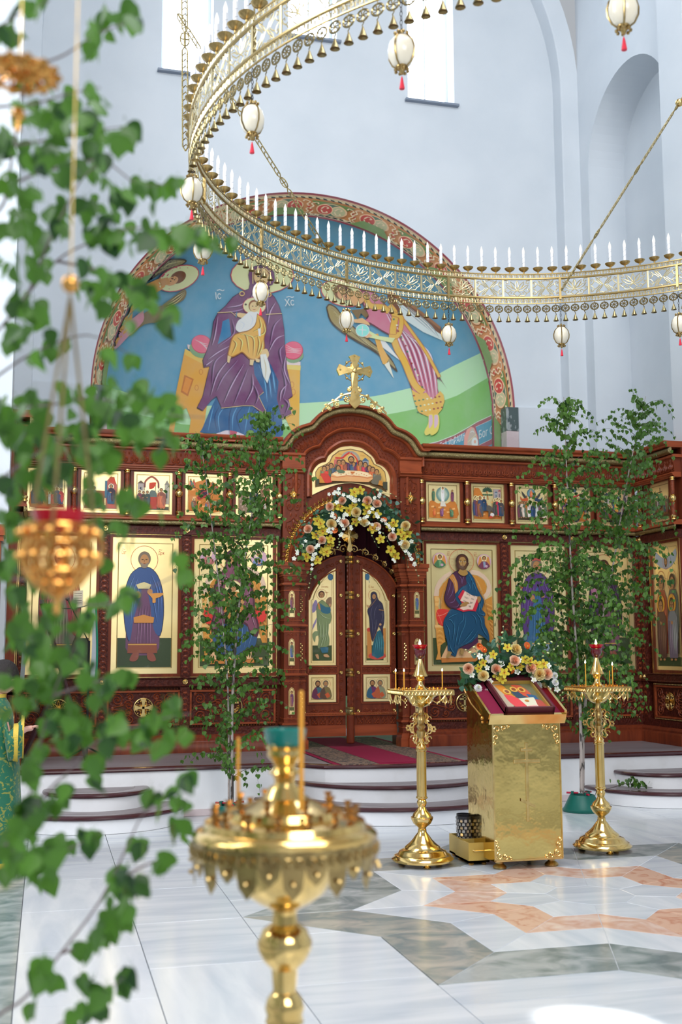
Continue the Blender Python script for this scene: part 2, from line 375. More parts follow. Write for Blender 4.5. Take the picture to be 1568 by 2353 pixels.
archo = [(XC+RA*cos(a), ZA+RA*sin(a)) for a in [pi-pi*i/60 for i in range(61)]]
outer = [(-.25, 4.81), (XC-RA-.001, 4.81)]+[p for p in archo if p[1] > 4.82]+[(XC+RA+.001, 4.81), (6.85, 4.81), (6.85, ZT), (-.25, ZT)]
we = struct(face('wall_east', [outer]+[rect(x-w, x+w, z, 12.9)[::-1] for x, w, z in wins], Y1, M['plaster'], None, Y1+.42))
we['label'] = 'tall white altar wall with three slit windows above the fresco'
for k, (x, w, z) in enumerate(wins):
    f = MB(); y = Y1+.30
    for a, b, c, d in ((x-w, x-w+.045, z, 12.9), (x+w-.045, x+w, z, 12.9), (x-w, x+w, z, z+.05), (x-.010, x+.010, z, 12.9)): f.box(a, b, y-.03, y+.03, c, d)
    wo = struct(f.obj('window_%d' % (k+1), M['winframe'])); wo['label'] = ['slit window high at the left of the altar wall', 'highest slit window, behind the chandelier ring', 'slit window high at the right of the altar wall'][k]
    p = MB(); p.box(x-w, x+w, y+.005, y+.02, z, 12.9); p.obj('pane', M['pane'], wo)
    s = MB(); s.box(x-w-.05, x+w+.05, Y1-.07, Y1+.3, z-.03, z); s.obj('sill', M['sill'], wo)
low = MB(); low.box(-.25, XC-RA, Y1-.07, Y1+.5, 0, 4.81); low.box(XC+RA, 6.85, Y1-.07, Y1+.5, 0, 4.81); struct(low.obj('trim_1', M['plaster']))['label'] = 'plaster ledge below the recessed altar wall'
# ribs of the big arch: recess return, face, second return
def archrib(name, hw, zs, y0, y1, hw2, lab):
    def prof(h): return [(XC-h, 0)]+[(XC+h*cos(a), zs+h*sin(a)) for a in [pi-pi*i/40 for i in range(41)]]+[(XC+h, 0)]
    a = prof(hw); b = prof(hw2); mb = MB()
    mb.strip([(x, y0, z) for x, z in a], [(x, y1+.012, z) for x, z in a]); mb.strip([(x, y1+.012, z) for x, z in a], [(x*1+(.012 if x > XC else -.012), y1, z) for x, z in a])
    mb.strip([(x+(.012 if x > XC else -.012), y1, z) for x, z in a], [(x, y1, z) for x, z in b])
    o = struct(mb.obj(name, M['plaster'])); o['label'] = lab; return o
archrib('trim_2', 3.55, 9.4, Y1+.02, 13.79, 3.82, 'inner plaster rib of the big arch around the altar wall')
# side walls of the sanctuary, right one with an arched niche
XR = 7.11
def side_wall(name, X, sgn, lab):
    R, cy, zs, z0 = 1.05, 12.50, 8.07, 3.2
    pts = [(13.55, z0)]+[p for p in [(cy+R*cos(a), zs+R*sin(a)) for a in [pi*i/30 for i in range(31)]] if p[0] > 11.46]
    pts += [(11.46, zs+sqrt(R*R-(cy-11.46)**2)), (11.46, z0)]; mb = MB()
    for y0, y1, z0_, z1 in ((13.55, 13.79, 0, ZT), (11.3, 11.46, 0, ZT), (11.46, 13.55, 0, z0)): mb.add([(X, y0, z0_), (X, y1, z0_), (X, y1, z1), (X, y0, z1)], [(0, 1, 2, 3)])
    mb.strip([(X, a, b) for a, b in pts[1:-1]], [(X, a, ZT) for a, b in pts[1:-1]])
    n = len(pts); mb.add([(X, a, b) for a, b in pts]+[(X+sgn*.55, a, b) for a, b in pts], [(i, (i+1) % n, (i+1) % n+n, i+n) for i in range(n)])
    mb.add([(X+sgn*.55, a, b) for a, b in pts], [tuple(t) for t in tessellate_polygon([[Vector((a, b, 0)) for a, b in pts]])])
    o = struct(mb.obj(name, M['plaster'], smooth=False)); o['label'] = lab; return o
side_wall('wall_right', XR, 1, 'right side wall of the sanctuary with a tall round-headed niche')
side_wall('wall_left', 2*XC-XR, -1, 'left side wall of the sanctuary')
nn = MB(); 
nl = [(12.05, 5.6)]+[(11.75-.3*cos(a)*-1, 7.2+.3*sin(a)) for a in [pi*i/12 for i in range(7)]]+[(11.46, 7.5), (11.46, 5.6)]
nn.add([(XR+.53, a, b) for a, b in nl]+[(XR+.36, a, b) for a, b in nl], [(i, (i+1) % len(nl), (i+1) % len(nl)+len(nl), i+len(nl)) for i in range(len(nl))]+[tuple(i+len(nl) for i in t) for t in tessellate_polygon([[Vector((a, b, 0)) for a, b in nl]])])
struct(nn.obj('trim_4', M['plaster'], smooth=False))
# pillars beside the iconostasis, nave walls, back wall
q_ = MB(); q_.box(6.985, 12.2, 10.9, 11.44, 0, ZT); q_.box(7.75, 12.2, 11.44, 14.2, 0, ZT); pp_ = struct(q_.obj('wall_pier_right', M['plaster'])); pp_['label'] = 'white pier at the right end of the icon screen'
q_ = MB(); q_.box(-5, -.375, 10.9, 11.44, 0, ZT); q_.box(-5, -1.15, 11.44, 14.2, 0, ZT); lp_ = struct(q_.obj('wall_pier_left', M['plaster'])); lp_['label'] = 'white pier at the left end of the icon screen'
def nave(name, axis, at_, lo, hi, n, lab):
    """a plain nave wall far outside the view, with tall windows; it gives the brass something to mirror"""
    loops = [[(lo, 0), (hi, 0), (hi, ZT), (lo, ZT)]]; w = (hi-lo)/n
    for i in range(n): c = lo+w*(i+.5); loops.append([(c-.55, 3.4), (c-.55, 8.2), (c+.55, 8.2), (c+.55, 3.4)])
    tri = tessellate_polygon([[Vector((a, b, 0)) for a, b in L] for L in loops]); f = (lambda a, b: (at_, a, b)) if axis == 'x' else (lambda a, b: (a, at_, b))
    mb = MB(); mb.add([f(a, b) for L in loops for a, b in L], [tuple(t) for t in tri]); o = struct(mb.obj(name, M['plaster'], smooth=False)); o['label'] = lab
nave('wall_nave_left', 'x', -5, -6.5, 11.4, 4, 'left wall of the nave'); nave('wall_nave_right', 'x', 12.2, -6.5, 11.4, 4, 'right wall of the nave'); nave('wall_west', 'y', -6.5, -5, 12.2, 4, 'west wall of the nave')
# ---- fresco: conch of the apse
def conch_ray(px, py, lay=0):
    d = ray(px, py); k = 1-lay*.00013
    a, b, c = RI*k, DC*k, RI*k
    def solve(cyl):
        ox, oy, oz = -XC, EYE*0-YI, EYE-ZA
        A = (d.x/a)**2+(d.y/b)**2+(0 if cyl else (d.z/c)**2); B = 2*(ox*d.x/a**2+oy*d.y/b**2+(0 if cyl else oz*d.z/c**2)); Cc = (ox/a)**2+(oy/b)**2+(0 if cyl else (oz/c)**2)-1
        D = B*B-4*A*Cc
        return None if D < 0 else (-B+sqrt(D))/(2*A)
    t = solve(False); P = None
    if t is not None:
        P = Vector((0, 0, EYE))+d*t
        if P.z < ZA: P = None
    if P is None:
        t = solve(True)
        if t is not None:
            P = Vector((0, 0, EYE))+d*t
    if P is None or P.y < YI-.03:
        q = onY(px, py, YI-.001); v = Vector((q.x-XC, max(0, q.z-ZA))); r = v.length
        if r > a*1.001: v = v*(a/r)
        P = Vector((XC+v.x, YI-.002, ZA+v.y if q.z > ZA else q.z))
    return P
def proj(P):
    q = Vector(P)-OE; z = q.dot(CF); return (PX0+FP*q.dot(CR)/z, PY0-FP*q.dot(CU)/z)
class Paint:
    """flat painting: coloured polygons laid one over another a fraction of a millimetre apart"""
    def __init__(s, fmap, L=None): s.m = fmap; s.L = L; s.k = 0; s.mb = MB(); s.T = (0, 0, 1)
    def frame(s, ox, oy, sc): s.T = (ox, oy, sc); return s
    def poly(s, pts, c, sm=0):
        ox, oy, sc = s.T; P = [(ox+x/sc, oy+y/sc) for x, y in pts]
        if sm: P = [tuple(p) for p in smooth([Vector(p) for p in P+[P[0]]], sm)][:-1]
        try: tri = tessellate_polygon([[Vector((x, y, 0)) for x, y in P]])
        except Exception: return s
        return s._tris([(P[a], P[b], P[c_]) for a, b, c_ in tri], c)
    def _tris(s, T, c):
        s.k += 1; c = col(c)
        if s.L:
            out = []; L2 = s.L**2; st = list(T)
            while st:
                t = st.pop(); l = [((t[i][0]-t[(i+1) % 3][0])**2+(t[i][1]-t[(i+1) % 3][1])**2) for i in range(3)]; j = l.index(max(l))
                if l[j] <= L2: out.append(t); continue
                a, b, d = t[j], t[(j+1) % 3], t[(j+2) % 3]; m = ((a[0]+b[0])/2, (a[1]+b[1])/2); st += [(a, m, d), (m, b, d)]
            T = out
        idx = {}; v = []; f = []
        for t in T:
            q = []
            for p in t:
                if p not in idx: idx[p] = len(v); v.append(s.m(p[0], p[1], s.k))
                q.append(idx[p])
            if len(set(q)) == 3: f.append(tuple(q))
        s.mb.add(v, f, None, c); return s
    def line(s, pts, w, c, sm=0, taper=False):
        ox, oy, sc = s.T; P = [Vector((ox+x/sc, oy+y/sc)) for x, y in pts]
        if sm: P = smooth(P, sm)
        w = w/sc/2; A = []; B = []; n = len(P)
        for i, p in enumerate(P):
            t = P[min(i+1, n-1)]-P[max(i-1, 0)]; t = t.normalized() if t.length > 1e-9 else Vector((1, 0)); nn = Vector((-t.y, t.x))*w*(1 if not taper else max(.12, sin(pi*(i+.3)/(n-.4))))
            A.append(tuple(p+nn)); B.append(tuple(p-nn))
        T = []
        for i in range(n-1): T += [(A[i], A[i+1], B[i+1]), (A[i], B[i+1], B[i])]
        return s._tris(T, c)
    def ell(s, x, y, rx, ry, c, rot=0, n=20, a0=0, a1=2*pi):
        pts = [(x+rx*cos(a)*cos(rot)-ry*sin(a)*sin(rot), y+rx*cos(a)*sin(rot)+ry*sin(a)*cos(rot)) for a in [a0+(a1-a0)*i/n for i in range(n if a1-a0 > 6.2 else n+1)]]
        return s.poly(pts, c)
    def ring(s, x, y, rx, ry, w, c, rot=0, n=28, a0=0, a1=2*pi):
        return s.line([(x+rx*cos(a)*cos(rot)-ry*sin(a)*sin(rot), y+rx*cos(a)*sin(rot)+ry*sin(a)*cos(rot)) for a in [a0+(a1-a0)*i/n for i in range(n+1)]], w, c)
    def text(s, x, y, h, txt, c, slant=0, rot=0, xs=.6):
        cu = bpy.data.curves.new('t', 'FONT'); cu.body = txt; cu.size = 1; cu.resolution_u = 1; ob = bpy.data.objects.new('t', cu); C.objects.link(ob)
        bpy.context.view_layer.update(); me = bpy.data.meshes.new_from_object(ob.evaluated_get(bpy.context.evaluated_depsgraph_get()))
        b = bmesh.new(); b.from_mesh(me); bmesh.ops.triangulate(b, faces=b.faces); T = []; ox, oy, sc = s.T
        for f in b.faces:
            t = []
            for v in f.verts:
                u, w = v.co.x*h*xs, -v.co.y*h; X = x+u*cos(rot)-w*sin(rot); Y = y+u*sin(rot)+w*cos(rot)+slant*u; t.append((ox+X/sc, oy+Y/sc))
            T.append(tuple(t))
        b.free(); bpy.data.objects.remove(ob); bpy.data.curves.remove(cu); bpy.data.meshes.remove(me)
        if T: s._tris(T, c)
        return s
# ================================================================ the fresco
fr = thing('apse_fresco', 'large fresco of the seated Mother and Child with bowing angels in the apse', 'fresco', (XC, YI, 4.2)); fr['kind'] = 'thing'
def conch_pt(th, ph, k=1.): return (XC+RI*k*cos(th)*cos(ph), YI+DC*k*sin(ph), ZA+RI*k*sin(th)*cos(ph))
g = MB(); NT, NP = 72, 28
v = [conch_pt(pi*i/NT, pi/2*j/NP, 1.003) for i in range(NT+1) for j in range(NP+1)]
g.add(v, [(i*(NP+1)+j, (i+1)*(NP+1)+j, (i+1)*(NP+1)+j+1, i*(NP+1)+j+1) for i in range(NT) for j in range(NP)], None, col('74b0d0'))
v = [(XC+RI*1.003*cos(pi*i/64), YI+DC*1.003*sin(pi*i/64), z) for z in (.4, ZA) for i in range(65)]
g.add(v, [(i, i+1, i+66, i+65) for i in range(64)], None, col('8fb883'))
g.obj('painted_sky', M['fresco'], fr)
def finish(P, name, m, parent):
    P.mb.c = [tuple(min(.95, a*1.75+.02) for a in c[:3])+(1,) for c in P.mb.c]; return link(name, P.mb.mesh(name, m, False, False), None, parent)
edge = lambda th: proj(conch_pt(th, .04, .999))
P = Paint(conch_ray, 10)
Lh = [(212, 872), (262, 893), (330, 915), (420, 934), (560, 930), (700, 926), (800, 920), (880, 907), (950, 890), (1040, 842), (1128, 800)]
P.poly(Lh+[(1150, 900), (1152, 1090), (205, 1090), (203, 900)], '9dbf98')
P.k = 24; P.poly([(205, 925), (260, 940), (330, 955), (420, 975), (560, 985), (688, 978), (780, 968), (857, 958), (915, 948), (983, 934), (1051, 909), (1132, 862), (1155, 950), (1152, 1090), (205, 1090)], '6fa05a')
finish(P, 'painted_hills', M['fresco'], fr)
# inscription band
P = Paint(conch_ray, 6); P.k = 48; P.frame(960, 940, 6.533)
P.poly([(30, 540), (300, 500), (560, 400), (780, 280), (900, 200), (1180, 70), (1180, 900), (30, 900)], '8c4150')
P.line([(60, 545), (300, 490), (560, 388), (780, 262), (900, 190), (1130, 85)], 9, 'd8d0c4')
P.poly([(110, 575), (330, 540), (560, 440), (712, 352), (700, 700), (110, 700)], '3f7d97')
P.poly([(872, 268), (1130, 150), (1130, 440), (925, 540), (915, 420)], '3f7d97'); P.poly([(930, 620), (1130, 520), (1130, 760), (930, 800)], '3f7d97')
P.line([(110, 575), (330, 540), (560, 440), (712, 352)], 5, 'd8e0e0'); P.line([(872, 268), (1130, 150)], 5, 'd8e0e0'); P.line([(925, 540), (1130, 440)], 5, 'd8e0e0')
P.text(330, 620, 150, '\u0413\u0434\u0410 \u0418\u0437\u0420\u0410\u0418\u043b\u0410', 'c6d6da', -.42, 0, .42); P.text(915, 450, 170, '\u0411\u043e\u0433 \u0421\u043b\u0430\u0432', 'c6d6da', -.38, 0, .5)
P.poly([(690, 700), (700, 420), (740, 310), (800, 265), (850, 280), (900, 400), (918, 560), (918, 700)], 'e0867c'); P.poly([(745, 700), (750, 480), (790, 320), (825, 275), (880, 380), (912, 540), (912, 700)], 'a99a90')
P.line([(752, 500), (880, 380)], 9, 'd9b48a'); P.line([(752, 540), (830, 610)], 9, 'd9b48a'); P.ell(860, 500, 50, 75, 'd8cfc2'); P.ell(862, 490, 16, 26, 'd98a76'); P.line([(790, 350), (830, 330), (850, 350)], 10, 'd0d8c8')
finish(P, 'painted_inscription', M['fresco'], fr)
# Mother and Child
P = Paint(conch_ray, 10); P.k = 40; P.frame(200, 420, 3.015)
P.ell(1215, 640, 222, 130, 'a8384a'); P.ell(1215, 640, 215, 125, 'efc592')
P.poly([(695, 1120), (1480, 1240), (1480, 1295), (1390, 1270), (840, 1215), (700, 1150)], 'dfb0b0')
P.poly([(680, 1150), (835, 1230), (860, 1330), (800, 1770), (700, 1770), (720, 1640), (690, 1560), (620, 1600), (600, 1750), (560, 1750), (620, 1440)], 'cf8c3c')
P.poly([(680, 1150), (835, 1230), (830, 1270), (676, 1190)], 'e0a050'); P.poly([(675, 1330), (740, 1360), (700, 1480), (650, 1450)], 'a9632c'); P.poly([(685, 1345), (728, 1366), (695, 1462), (660, 1440)], 'c07a34')
P.poly([(1375, 1260), (1480, 1265), (1478, 1300), (1470, 1690), (1430, 1740), (1380, 1640), (1340, 1600)], 'd8943c'); P.poly([(1385, 1260), (1482, 1268), (1480, 1300), (1385, 1290)], 'e8ac5c')
for x, z, r in ((1420, 1400, 14), (1430, 1450, 14), (1425, 1590, 14), (790, 1310, 12), (760, 1420, 12)): P.ring(x, z, r, r*1.5, 4, 'b06c2c')
P.ell(775, 1160, 70, 48, '6c8a66', .5); P.ell(1440, 1205, 62, 42, '6c8a66', -.3)
P.ell(795, 1118, 72, 64, 'a82848', .35); P.ell(793, 1116, 68, 60, 'e2566e', .35); P.ell(1428, 1162, 70, 64, 'a82848', -.1); P.ell(1427, 1160, 66, 60, 'e2566e', -.1)
for a in range(4): P.line([(745+a*22, 1085+a*10), (800+a*10, 1110+a*14), (845, 1120+a*12)], 5, 'f0a8ac', 3, True); P.line([(1375, 1120+a*18), (1430, 1150+a*8), (1485, 1150+a*12)], 5, 'f0a8ac', 3, True)
P.poly([(860, 1790), (900, 1735), (1010, 1700), (1300, 1720), (1370, 1790), (1365, 1830), (860, 1830)], 'dcb4bc'); P.poly([(990, 1690), (1050, 1700), (1030, 1760), (990, 1760)], 'a8485c'); P.poly([(1270, 1740), (1330, 1740), (1370, 1790), (1320, 1790)], 'a8485c')
P.poly([(900, 1480), (860, 1560), (800, 1700), (790, 1730), (900, 1735), (960, 1715), (1040, 1725), (1120, 1760), (1200, 1785), (1280, 1770), (1358, 1745), (1350, 1640), (1340, 1500), (1350, 1330), (1330, 1240), (1260, 1200), (1160, 1230), (1080, 1400)], '23507c', 3)
for i in range(12):
    x = 840+i*42; P.line([(x+40, 1540), (x+20-(i % 3)*16, 1620), (x+(i % 2)*20, 1720+(i % 4)*12)], 7, ('4f86ae', '12305a')[i % 2], 4, True)
for a in range(6): P.line([(1190+a*24, 1260+a*12), (1230+a*16, 1360), (1250+a*14, 1520-a*16)], 8, ('5b93b8', '173a63')[a % 2], 4, True)
rb = [(1118, 640), (1128, 598), (1165, 575), (1215, 568), (1265, 580), (1298, 620), (1302, 670), (1288, 700), (1262, 712), (1262, 750), (1300, 790), (1332, 850), (1352, 915), (1368, 1020), (1372, 1120), (1388, 1290), (1412, 1390), (1426, 1480), (1398, 1500), (1420, 1600), (1350, 1637), (1318, 1500), (1330, 1380), (1280, 1270), (1240, 1205), (1150, 1235), (1160, 1330), (1225, 1450), (1190, 1480), (1256, 1615), (1180, 1580), (1150, 1545), (1080, 1545), (930, 1562), (895, 1480), (856, 1510), (800, 1582), (760, 1560), (800, 1480), (830, 1350), (850, 1272), (808, 1282), (800, 1230), (830, 1160), (862, 1060), (875, 960), (905, 900), (960, 850), (1010, 790), (1065, 755), (1120, 735), (1128, 700)]
P.poly(rb, '2a1028'); P.poly([(1215+(x-1215)*.987, 1100+(z-1100)*.99) for x, z in rb], '643a5e')
P.poly([(940, 960), (985, 940), (1000, 1060), (905, 1120), (930, 1030)], '2f6a92')
fold = [((960, 870), (1060, 850), (1110, 800)), ((920, 905), (1040, 890), (1110, 860)), ((1150, 740), (1120, 860), (1160, 900)), ((1262, 760), (1240, 830), (1250, 940)), ((1300, 830), (1262, 900), (1245, 990)), ((1340, 940), (1290, 1000), (1262, 1130)), ((1360, 1060), (1300, 1090), (1250, 1180)), ((1355, 1130), (1330, 1170), (1345, 1260)), ((1370, 1200), (1360, 1300), (1400, 1400)), ((1345, 1290), (1370, 1400), (1350, 1500)), ((900, 930), (880, 1060), (860, 1130)), ((1000, 950), (1010, 1050), (900, 1140)), ((990, 1130), (900, 1180), (830, 1230)), ((960, 1180), (880, 1250), (860, 1400)), ((1000, 1200), (900, 1330), (850, 1480)), ((1040, 1230), (940, 1350), (890, 1450)), ((1080, 1260), (1000, 1400), (940, 1530)), ((1110, 1290), (1060, 1420), (1010, 1540)), ((1140, 1330), (1140, 1430), (1090, 1530)), ((1150, 1400), (1180, 1480), (1160, 1540)), ((870, 1230), (830, 1260), (815, 1270)), ((1360, 1500), (1390, 1540), (1370, 1600)), ((1380, 1400), (1340, 1450), (1330, 1520))]
for i, f_ in enumerate(fold):
    P.line(f_, 12, '3a1c3c', 5, True); P.line([(x+9, z-5) for x, z in f_], 8, ('a58aa8', '8d6c92')[i % 2], 5, True)
P.line([(930, 1562), (1080, 1545), (1150, 1545), (1256, 1615), (1190, 1480), (1225, 1450)], 4, 'd8a878'); P.line([(1240, 912), (1352, 905)], 5, 'd8a878'); P.line([(905, 900), (1000, 895), (1040, 930)], 4, 'd8a878'); P.line([(1350, 1637), (1420, 1600), (1400, 1500)], 4, 'd8a878')
P.ell(1210, 650, 56, 62, '8a5a3c'); P.ell(1210, 652, 52, 58, 'd6a272'); P.line([(1172, 640), (1200, 634)], 6, '5a3420'); P.line([(1220, 634), (1250, 640)], 6, '5a3420'); P.ell(1188, 648, 9, 5, '2a1810'); P.ell(1234, 648, 9, 5, '2a1810'); P.line([(1212, 640), (1206, 676), (1218, 678)], 5, '9a6240'); P.line([(1196, 692), (1226, 692)], 5, 'a04a40')
P.line([(1150, 700), (1150, 620), (1185, 595), (1240, 595), (1272, 625), (1270, 700)], 7, 'd8a878')
P.poly([(1155, 722), (1270, 722), (1262, 750), (1210, 770), (1160, 745)], '3c1c3a'); P.ring(1075, 768, 16, 14, 6, 'd8a060'); P.ring(1262, 775, 14, 14, 6, 'd8a060')
P.ell(1160, 853, 82, 62, 'b05058'); P.ell(1160, 853, 77, 58, 'f0bc94'); P.ell(1100, 843, 8, 7, '48342c'); P.ell(1212, 855, 8, 7, '48342c')
P.poly([(1025, 905), (1060, 900), (1125, 910), (1150, 950), (1110, 948), (1050, 930)], 'd9a678'); P.line([(1110, 912), (1140, 940), (1140, 955)], 9, 'd9a678'); P.line([(1040, 895), (1032, 935)], 6, '2f6a92')
P.poly([(1120, 895), (1175, 890), (1200, 930), (1170, 985), (1120, 1020), (1060, 1035), (1030, 1010), (1045, 960), (1075, 935)], 'e8e8ea', 4); P.line([(1060, 960), (1090, 980), (1070, 1020)], 6, 'b4b8c8', 3, True); P.line([(1130, 910), (1150, 950), (1130, 1000)], 6, 'b4b8c8', 3, True)
P.ell(1158, 853, 38, 42, '7a4424'); P.ell(1160, 860, 33, 36, 'dca87c'); P.ell(1148, 855, 5, 3, '2a1810'); P.ell(1172, 855, 5, 3, '2a1810'); P.line([(1150, 878), (1168, 878)], 4, 'a04a40')
P.poly([(1180, 905), (1225, 940), (1245, 1010), (1230, 1080), (1232, 1150), (1190, 1225), (1130, 1225), (1080, 1180), (1050, 1190), (1010, 1210), (975, 1200), (985, 1140), (1010, 1060), (1060, 1035), (1120, 1020), (1165, 980)], '8a5420', 4)
P.poly([(1182, 912), (1220, 945), (1238, 1010), (1224, 1080), (1225, 1150), (1186, 1216), (1132, 1216), (1080, 1172), (1050, 1182), (1012, 1200), (982, 1192), (993, 1140), (1016, 1066), (1062, 1042), (1122, 1026), (1168, 986)], 'c89444', 4)
for i, f_ in enumerate([((1190, 930), (1200, 1000), (1150, 1030)), ((1220, 970), (1225, 1040), (1150, 1070)), ((1060, 1050), (1100, 1060), (1120, 1180)), ((1040, 1070), (1070, 1100), (1060, 1170)), ((1090, 1050), (1150, 1080), (1150, 1200)), ((1180, 1060), (1190, 1120), (1170, 1210)), ((1010, 1090), (1030, 1120), (1000, 1190)), ((1215, 1090), (1205, 1150), (1180, 1200))]): P.line(f_, 9, '8a5c20', 4, True); P.line([(x+7, z) for x, z in f_], 6, 'ecc878', 4, True)
P.poly([(975, 1195), (1000, 1205), (985, 1250), (972, 1240)], 'dca87c'); P.poly([(1130, 1225), (1160, 1225), (1150, 1265), (1128, 1262)], 'dca87c'); P.poly([(1165, 1215), (1200, 1225), (1195, 1245), (1172, 1240)], 'dca87c'); P.poly([(1185, 1010), (1205, 1010), (1203, 1065), (1190, 1060)], 'e8e8ea')
P.poly([(1210, 1160), (1245, 1150), (1262, 1190), (1240, 1225), (1205, 1215)], 'd9a678', 4); P.poly([(1200, 1190), (1240, 1185), (1262, 1250), (1275, 1310), (1250, 1390), (1222, 1340), (1208, 1280)], 'ded6bc'); P.line([(1222, 1200), (1240, 1280), (1235, 1360)], 6, 'a89c7c', 4, True); P.line([(1240, 1200), (1262, 1290), (1255, 1350)], 5, 'fffaf0', 4, True)
for x, z, t in ((890, 808, 'I\u0441'), (1372, 855, 'X\u0441')): P.text(x, z, 72, t, 'e2e6e6', 0, -.1, .75); P.line([(x+10, z-62), (x+30, z-68), (x+50, z-60), (x+62, z-66)], 5, 'e2e6e6')
finish(P, 'painted_mother_and_child', M['fresco'], fr)
# right angel
P = Paint(conch_ray, 10); P.k = 40; P.frame(680, 420, 2.8)
P.poly([(590, 690), (700, 760), (820, 850), (930, 925), (950, 975), (940, 1010), (820, 940), (690, 850), (590, 770)], '6a4028'); P.poly([(640, 740), (760, 850), (880, 940), (935, 975), (945, 1015), (820, 960), (700, 880)], 'b8c4c4')
for i in range(6): P.line([(650+i*16, 780+i*4), (770+i*20, 880+i*8), (880+i*9, 960+i*8)], 7, ('eef2f2', '8c9ca0')[i % 2], 3, True)
P.line([(600, 700), (760, 800), (930, 935)], 16, '8c5a34', 3)
P.ell(300, 712, 145, 82, 'a8384a', .28); P.ell(300, 712, 138, 76, 'efc592', .28)
P.poly([(195, 800), (215, 778), (260, 800), (300, 850), (390, 940), (500, 1030), (600, 1110), (650, 1200), (640, 1210), (520, 1100), (400, 1030), (290, 960), (220, 890)], '3c2c1c', 3)
P.poly([(203, 805), (218, 788), (258, 808), (300, 860), (390, 950), (500, 1040), (600, 1125), (640, 1195), (520, 1085), (400, 1015), (290, 945), (228, 885)], '8a7a50', 3)
for i in range(9): P.line([(225+i*6, 800+i*10), (280+i*22, 860+i*22), (330+i*30, 920+i*24)], 6, ('5c4e30', 'b8ac7c')[i % 2], 3, True)
P.poly([(470, 950), (560, 1000), (680, 1150), (640, 1120), (560, 1060)], 'd8dcd8')
P.poly([(500, 975), (530, 970), (560, 1060), (600, 1130), (580, 1170), (560, 1165), (530, 1080)], 'd0903c'); P.poly([(570, 1170), (600, 1150), (632, 1260)], 'e6dcb4')
P.poly([(420, 690), (500, 700), (560, 760), (610, 820), (690, 880), (790, 1000), (850, 1100), (920, 1240), (975, 1330), (940, 1280), (905, 1260), (920, 1350), (955, 1410), (920, 1470), (905, 1500), (850, 1490), (790, 1475), (745, 1330), (700, 1200), (660, 1100), (640, 1010), (560, 960), (470, 905), (430, 900), (460, 860), (430, 780)], '5a2434', 3)
P.poly([(430, 700), (500, 710), (556, 768), (604, 830), (680, 890), (780, 1010), (838, 1110), (905, 1250), (915, 1350), (945, 1410), (905, 1490), (850, 1482), (797, 1468), (752, 1330), (708, 1200), (668, 1100), (648, 1005), (560, 950), (480, 900), (440, 890), (470, 860), (440, 780)], 'b0687c', 3)
for i in range(11): P.line([(560+i*14, 790+i*18), (650+i*20, 980+i*10), (720+i*17, 1150+i*6), (790+i*12, 1350+i*4)], 10, ('e0b4c0', '7c3450')[i % 2], 4, True)
for pts, w in (([(600, 790), (640, 850), (625, 960), (650, 1060), (700, 1150), (760, 1290), (820, 1350)], 46), ([(440, 720), (480, 790), (560, 800), (600, 830)], 40), ([(690, 880), (790, 1020), (850, 1110), (925, 1250)], 22), ([(620, 840), (680, 870), (660, 980), (600, 990)], 34)):
    P.line(pts, w, 'a8662a', 4); P.line(pts, w-8, 'd8983e', 4); 
P.poly([(745, 1330), (800, 1360), (840, 1350), (880, 1395), (930, 1340), (958, 1405), (905, 1500), (790, 1475)], 'd8983e', 2)
for i in range(22): a = i/21; P.ell(760+190*((i*7) % 22)/22, 1370+110*((i*5) % 22)/22, 7, 5, ('8a3028', '3c6a4c', 'f0d8a0')[i % 3])
for i in range(14): P.ell(612+i*15+((i*13) % 9), 840+i*38-(i > 4)*20, 6, 6, ('8a3028', '3c6a4c', 'f0d8a0')[i % 3])
P.poly([(370, 880), (430, 870), (470, 900), (480, 920), (430, 905), (380, 900)], 'd09a70'); P.poly([(430, 985), (480, 955), (530, 985), (640, 1000), (620, 1030), (540, 1010), (470, 995)], 'b8c08c'); P.poly([(430, 985), (470, 965), (495, 985), (460, 1000)], 'd09a70')
P.ell(430, 950, 45, 42, 'd8e8e4'); P.ell(430, 950, 41, 38, '7cc0b8'); P.line([(430, 920), (428, 980)], 5, 'c8e8e0'); P.line([(405, 945), (455, 948)], 5, 'c8e8e0')
P.ell(300, 705, 62, 48, '6a3c20', .4); P.ell(310, 722, 44, 34, 'c08c60', .4); P.ell(298, 722, 5, 4, '2a1810'); P.ell(322, 730, 5, 4, '2a1810'); P.line([(318, 718), (312, 742)], 4, '8a5838'); P.poly([(345, 700), (420, 700), (440, 760), (380, 790), (340, 740)], 'c89060', 3)
P.poly([(355, 820), (440, 810), (470, 850), (450, 870), (420, 840), (400, 880)], '6c5430')
for x, z, r in ((860, 1560, .2), (895, 1570, .5)): P.poly([(x-6, 1490), (x+24, 1492), (x+30, 1545), (x+18, 1600), (x-20, 1625), (x-32, 1600), (x-8, 1550)], 'c8b050', 3); P.poly([(x-2, 1495), (x+18, 1496), (x+20, 1550), (x, 1580), (x-4, 1550)], 'b89aa8', 3)
finish(P, 'painted_right_angel', M['fresco'], fr)
P = Paint(conch_ray, 10); P.k = 40; P.frame(200, 420, 3.015)
P.poly([(370, 640), (450, 570), (560, 530), (670, 528), (690, 548), (640, 580), (550, 610), (480, 650), (400, 700), (350, 720)], '3c2c1c', 3); P.poly([(376, 648), (455, 580), (565, 540), (665, 538), (678, 550), (630, 573), (545, 602), (470, 645), (400, 690)], '8a7850', 3)
for i in range(7): P.line([(400+i*20, 660-i*10), (480+i*14, 600-i*6), (600+i*10, 555-i*2)], 6, ('b8ac7c', '5c4e30')[i % 2], 3, True)
P.poly([(520, 850), (600, 790), (670, 740), (690, 760), (670, 810), (590, 860), (520, 960), (400, 980), (300, 1060), (270, 1030), (400, 900)], '6c5a38', 3)
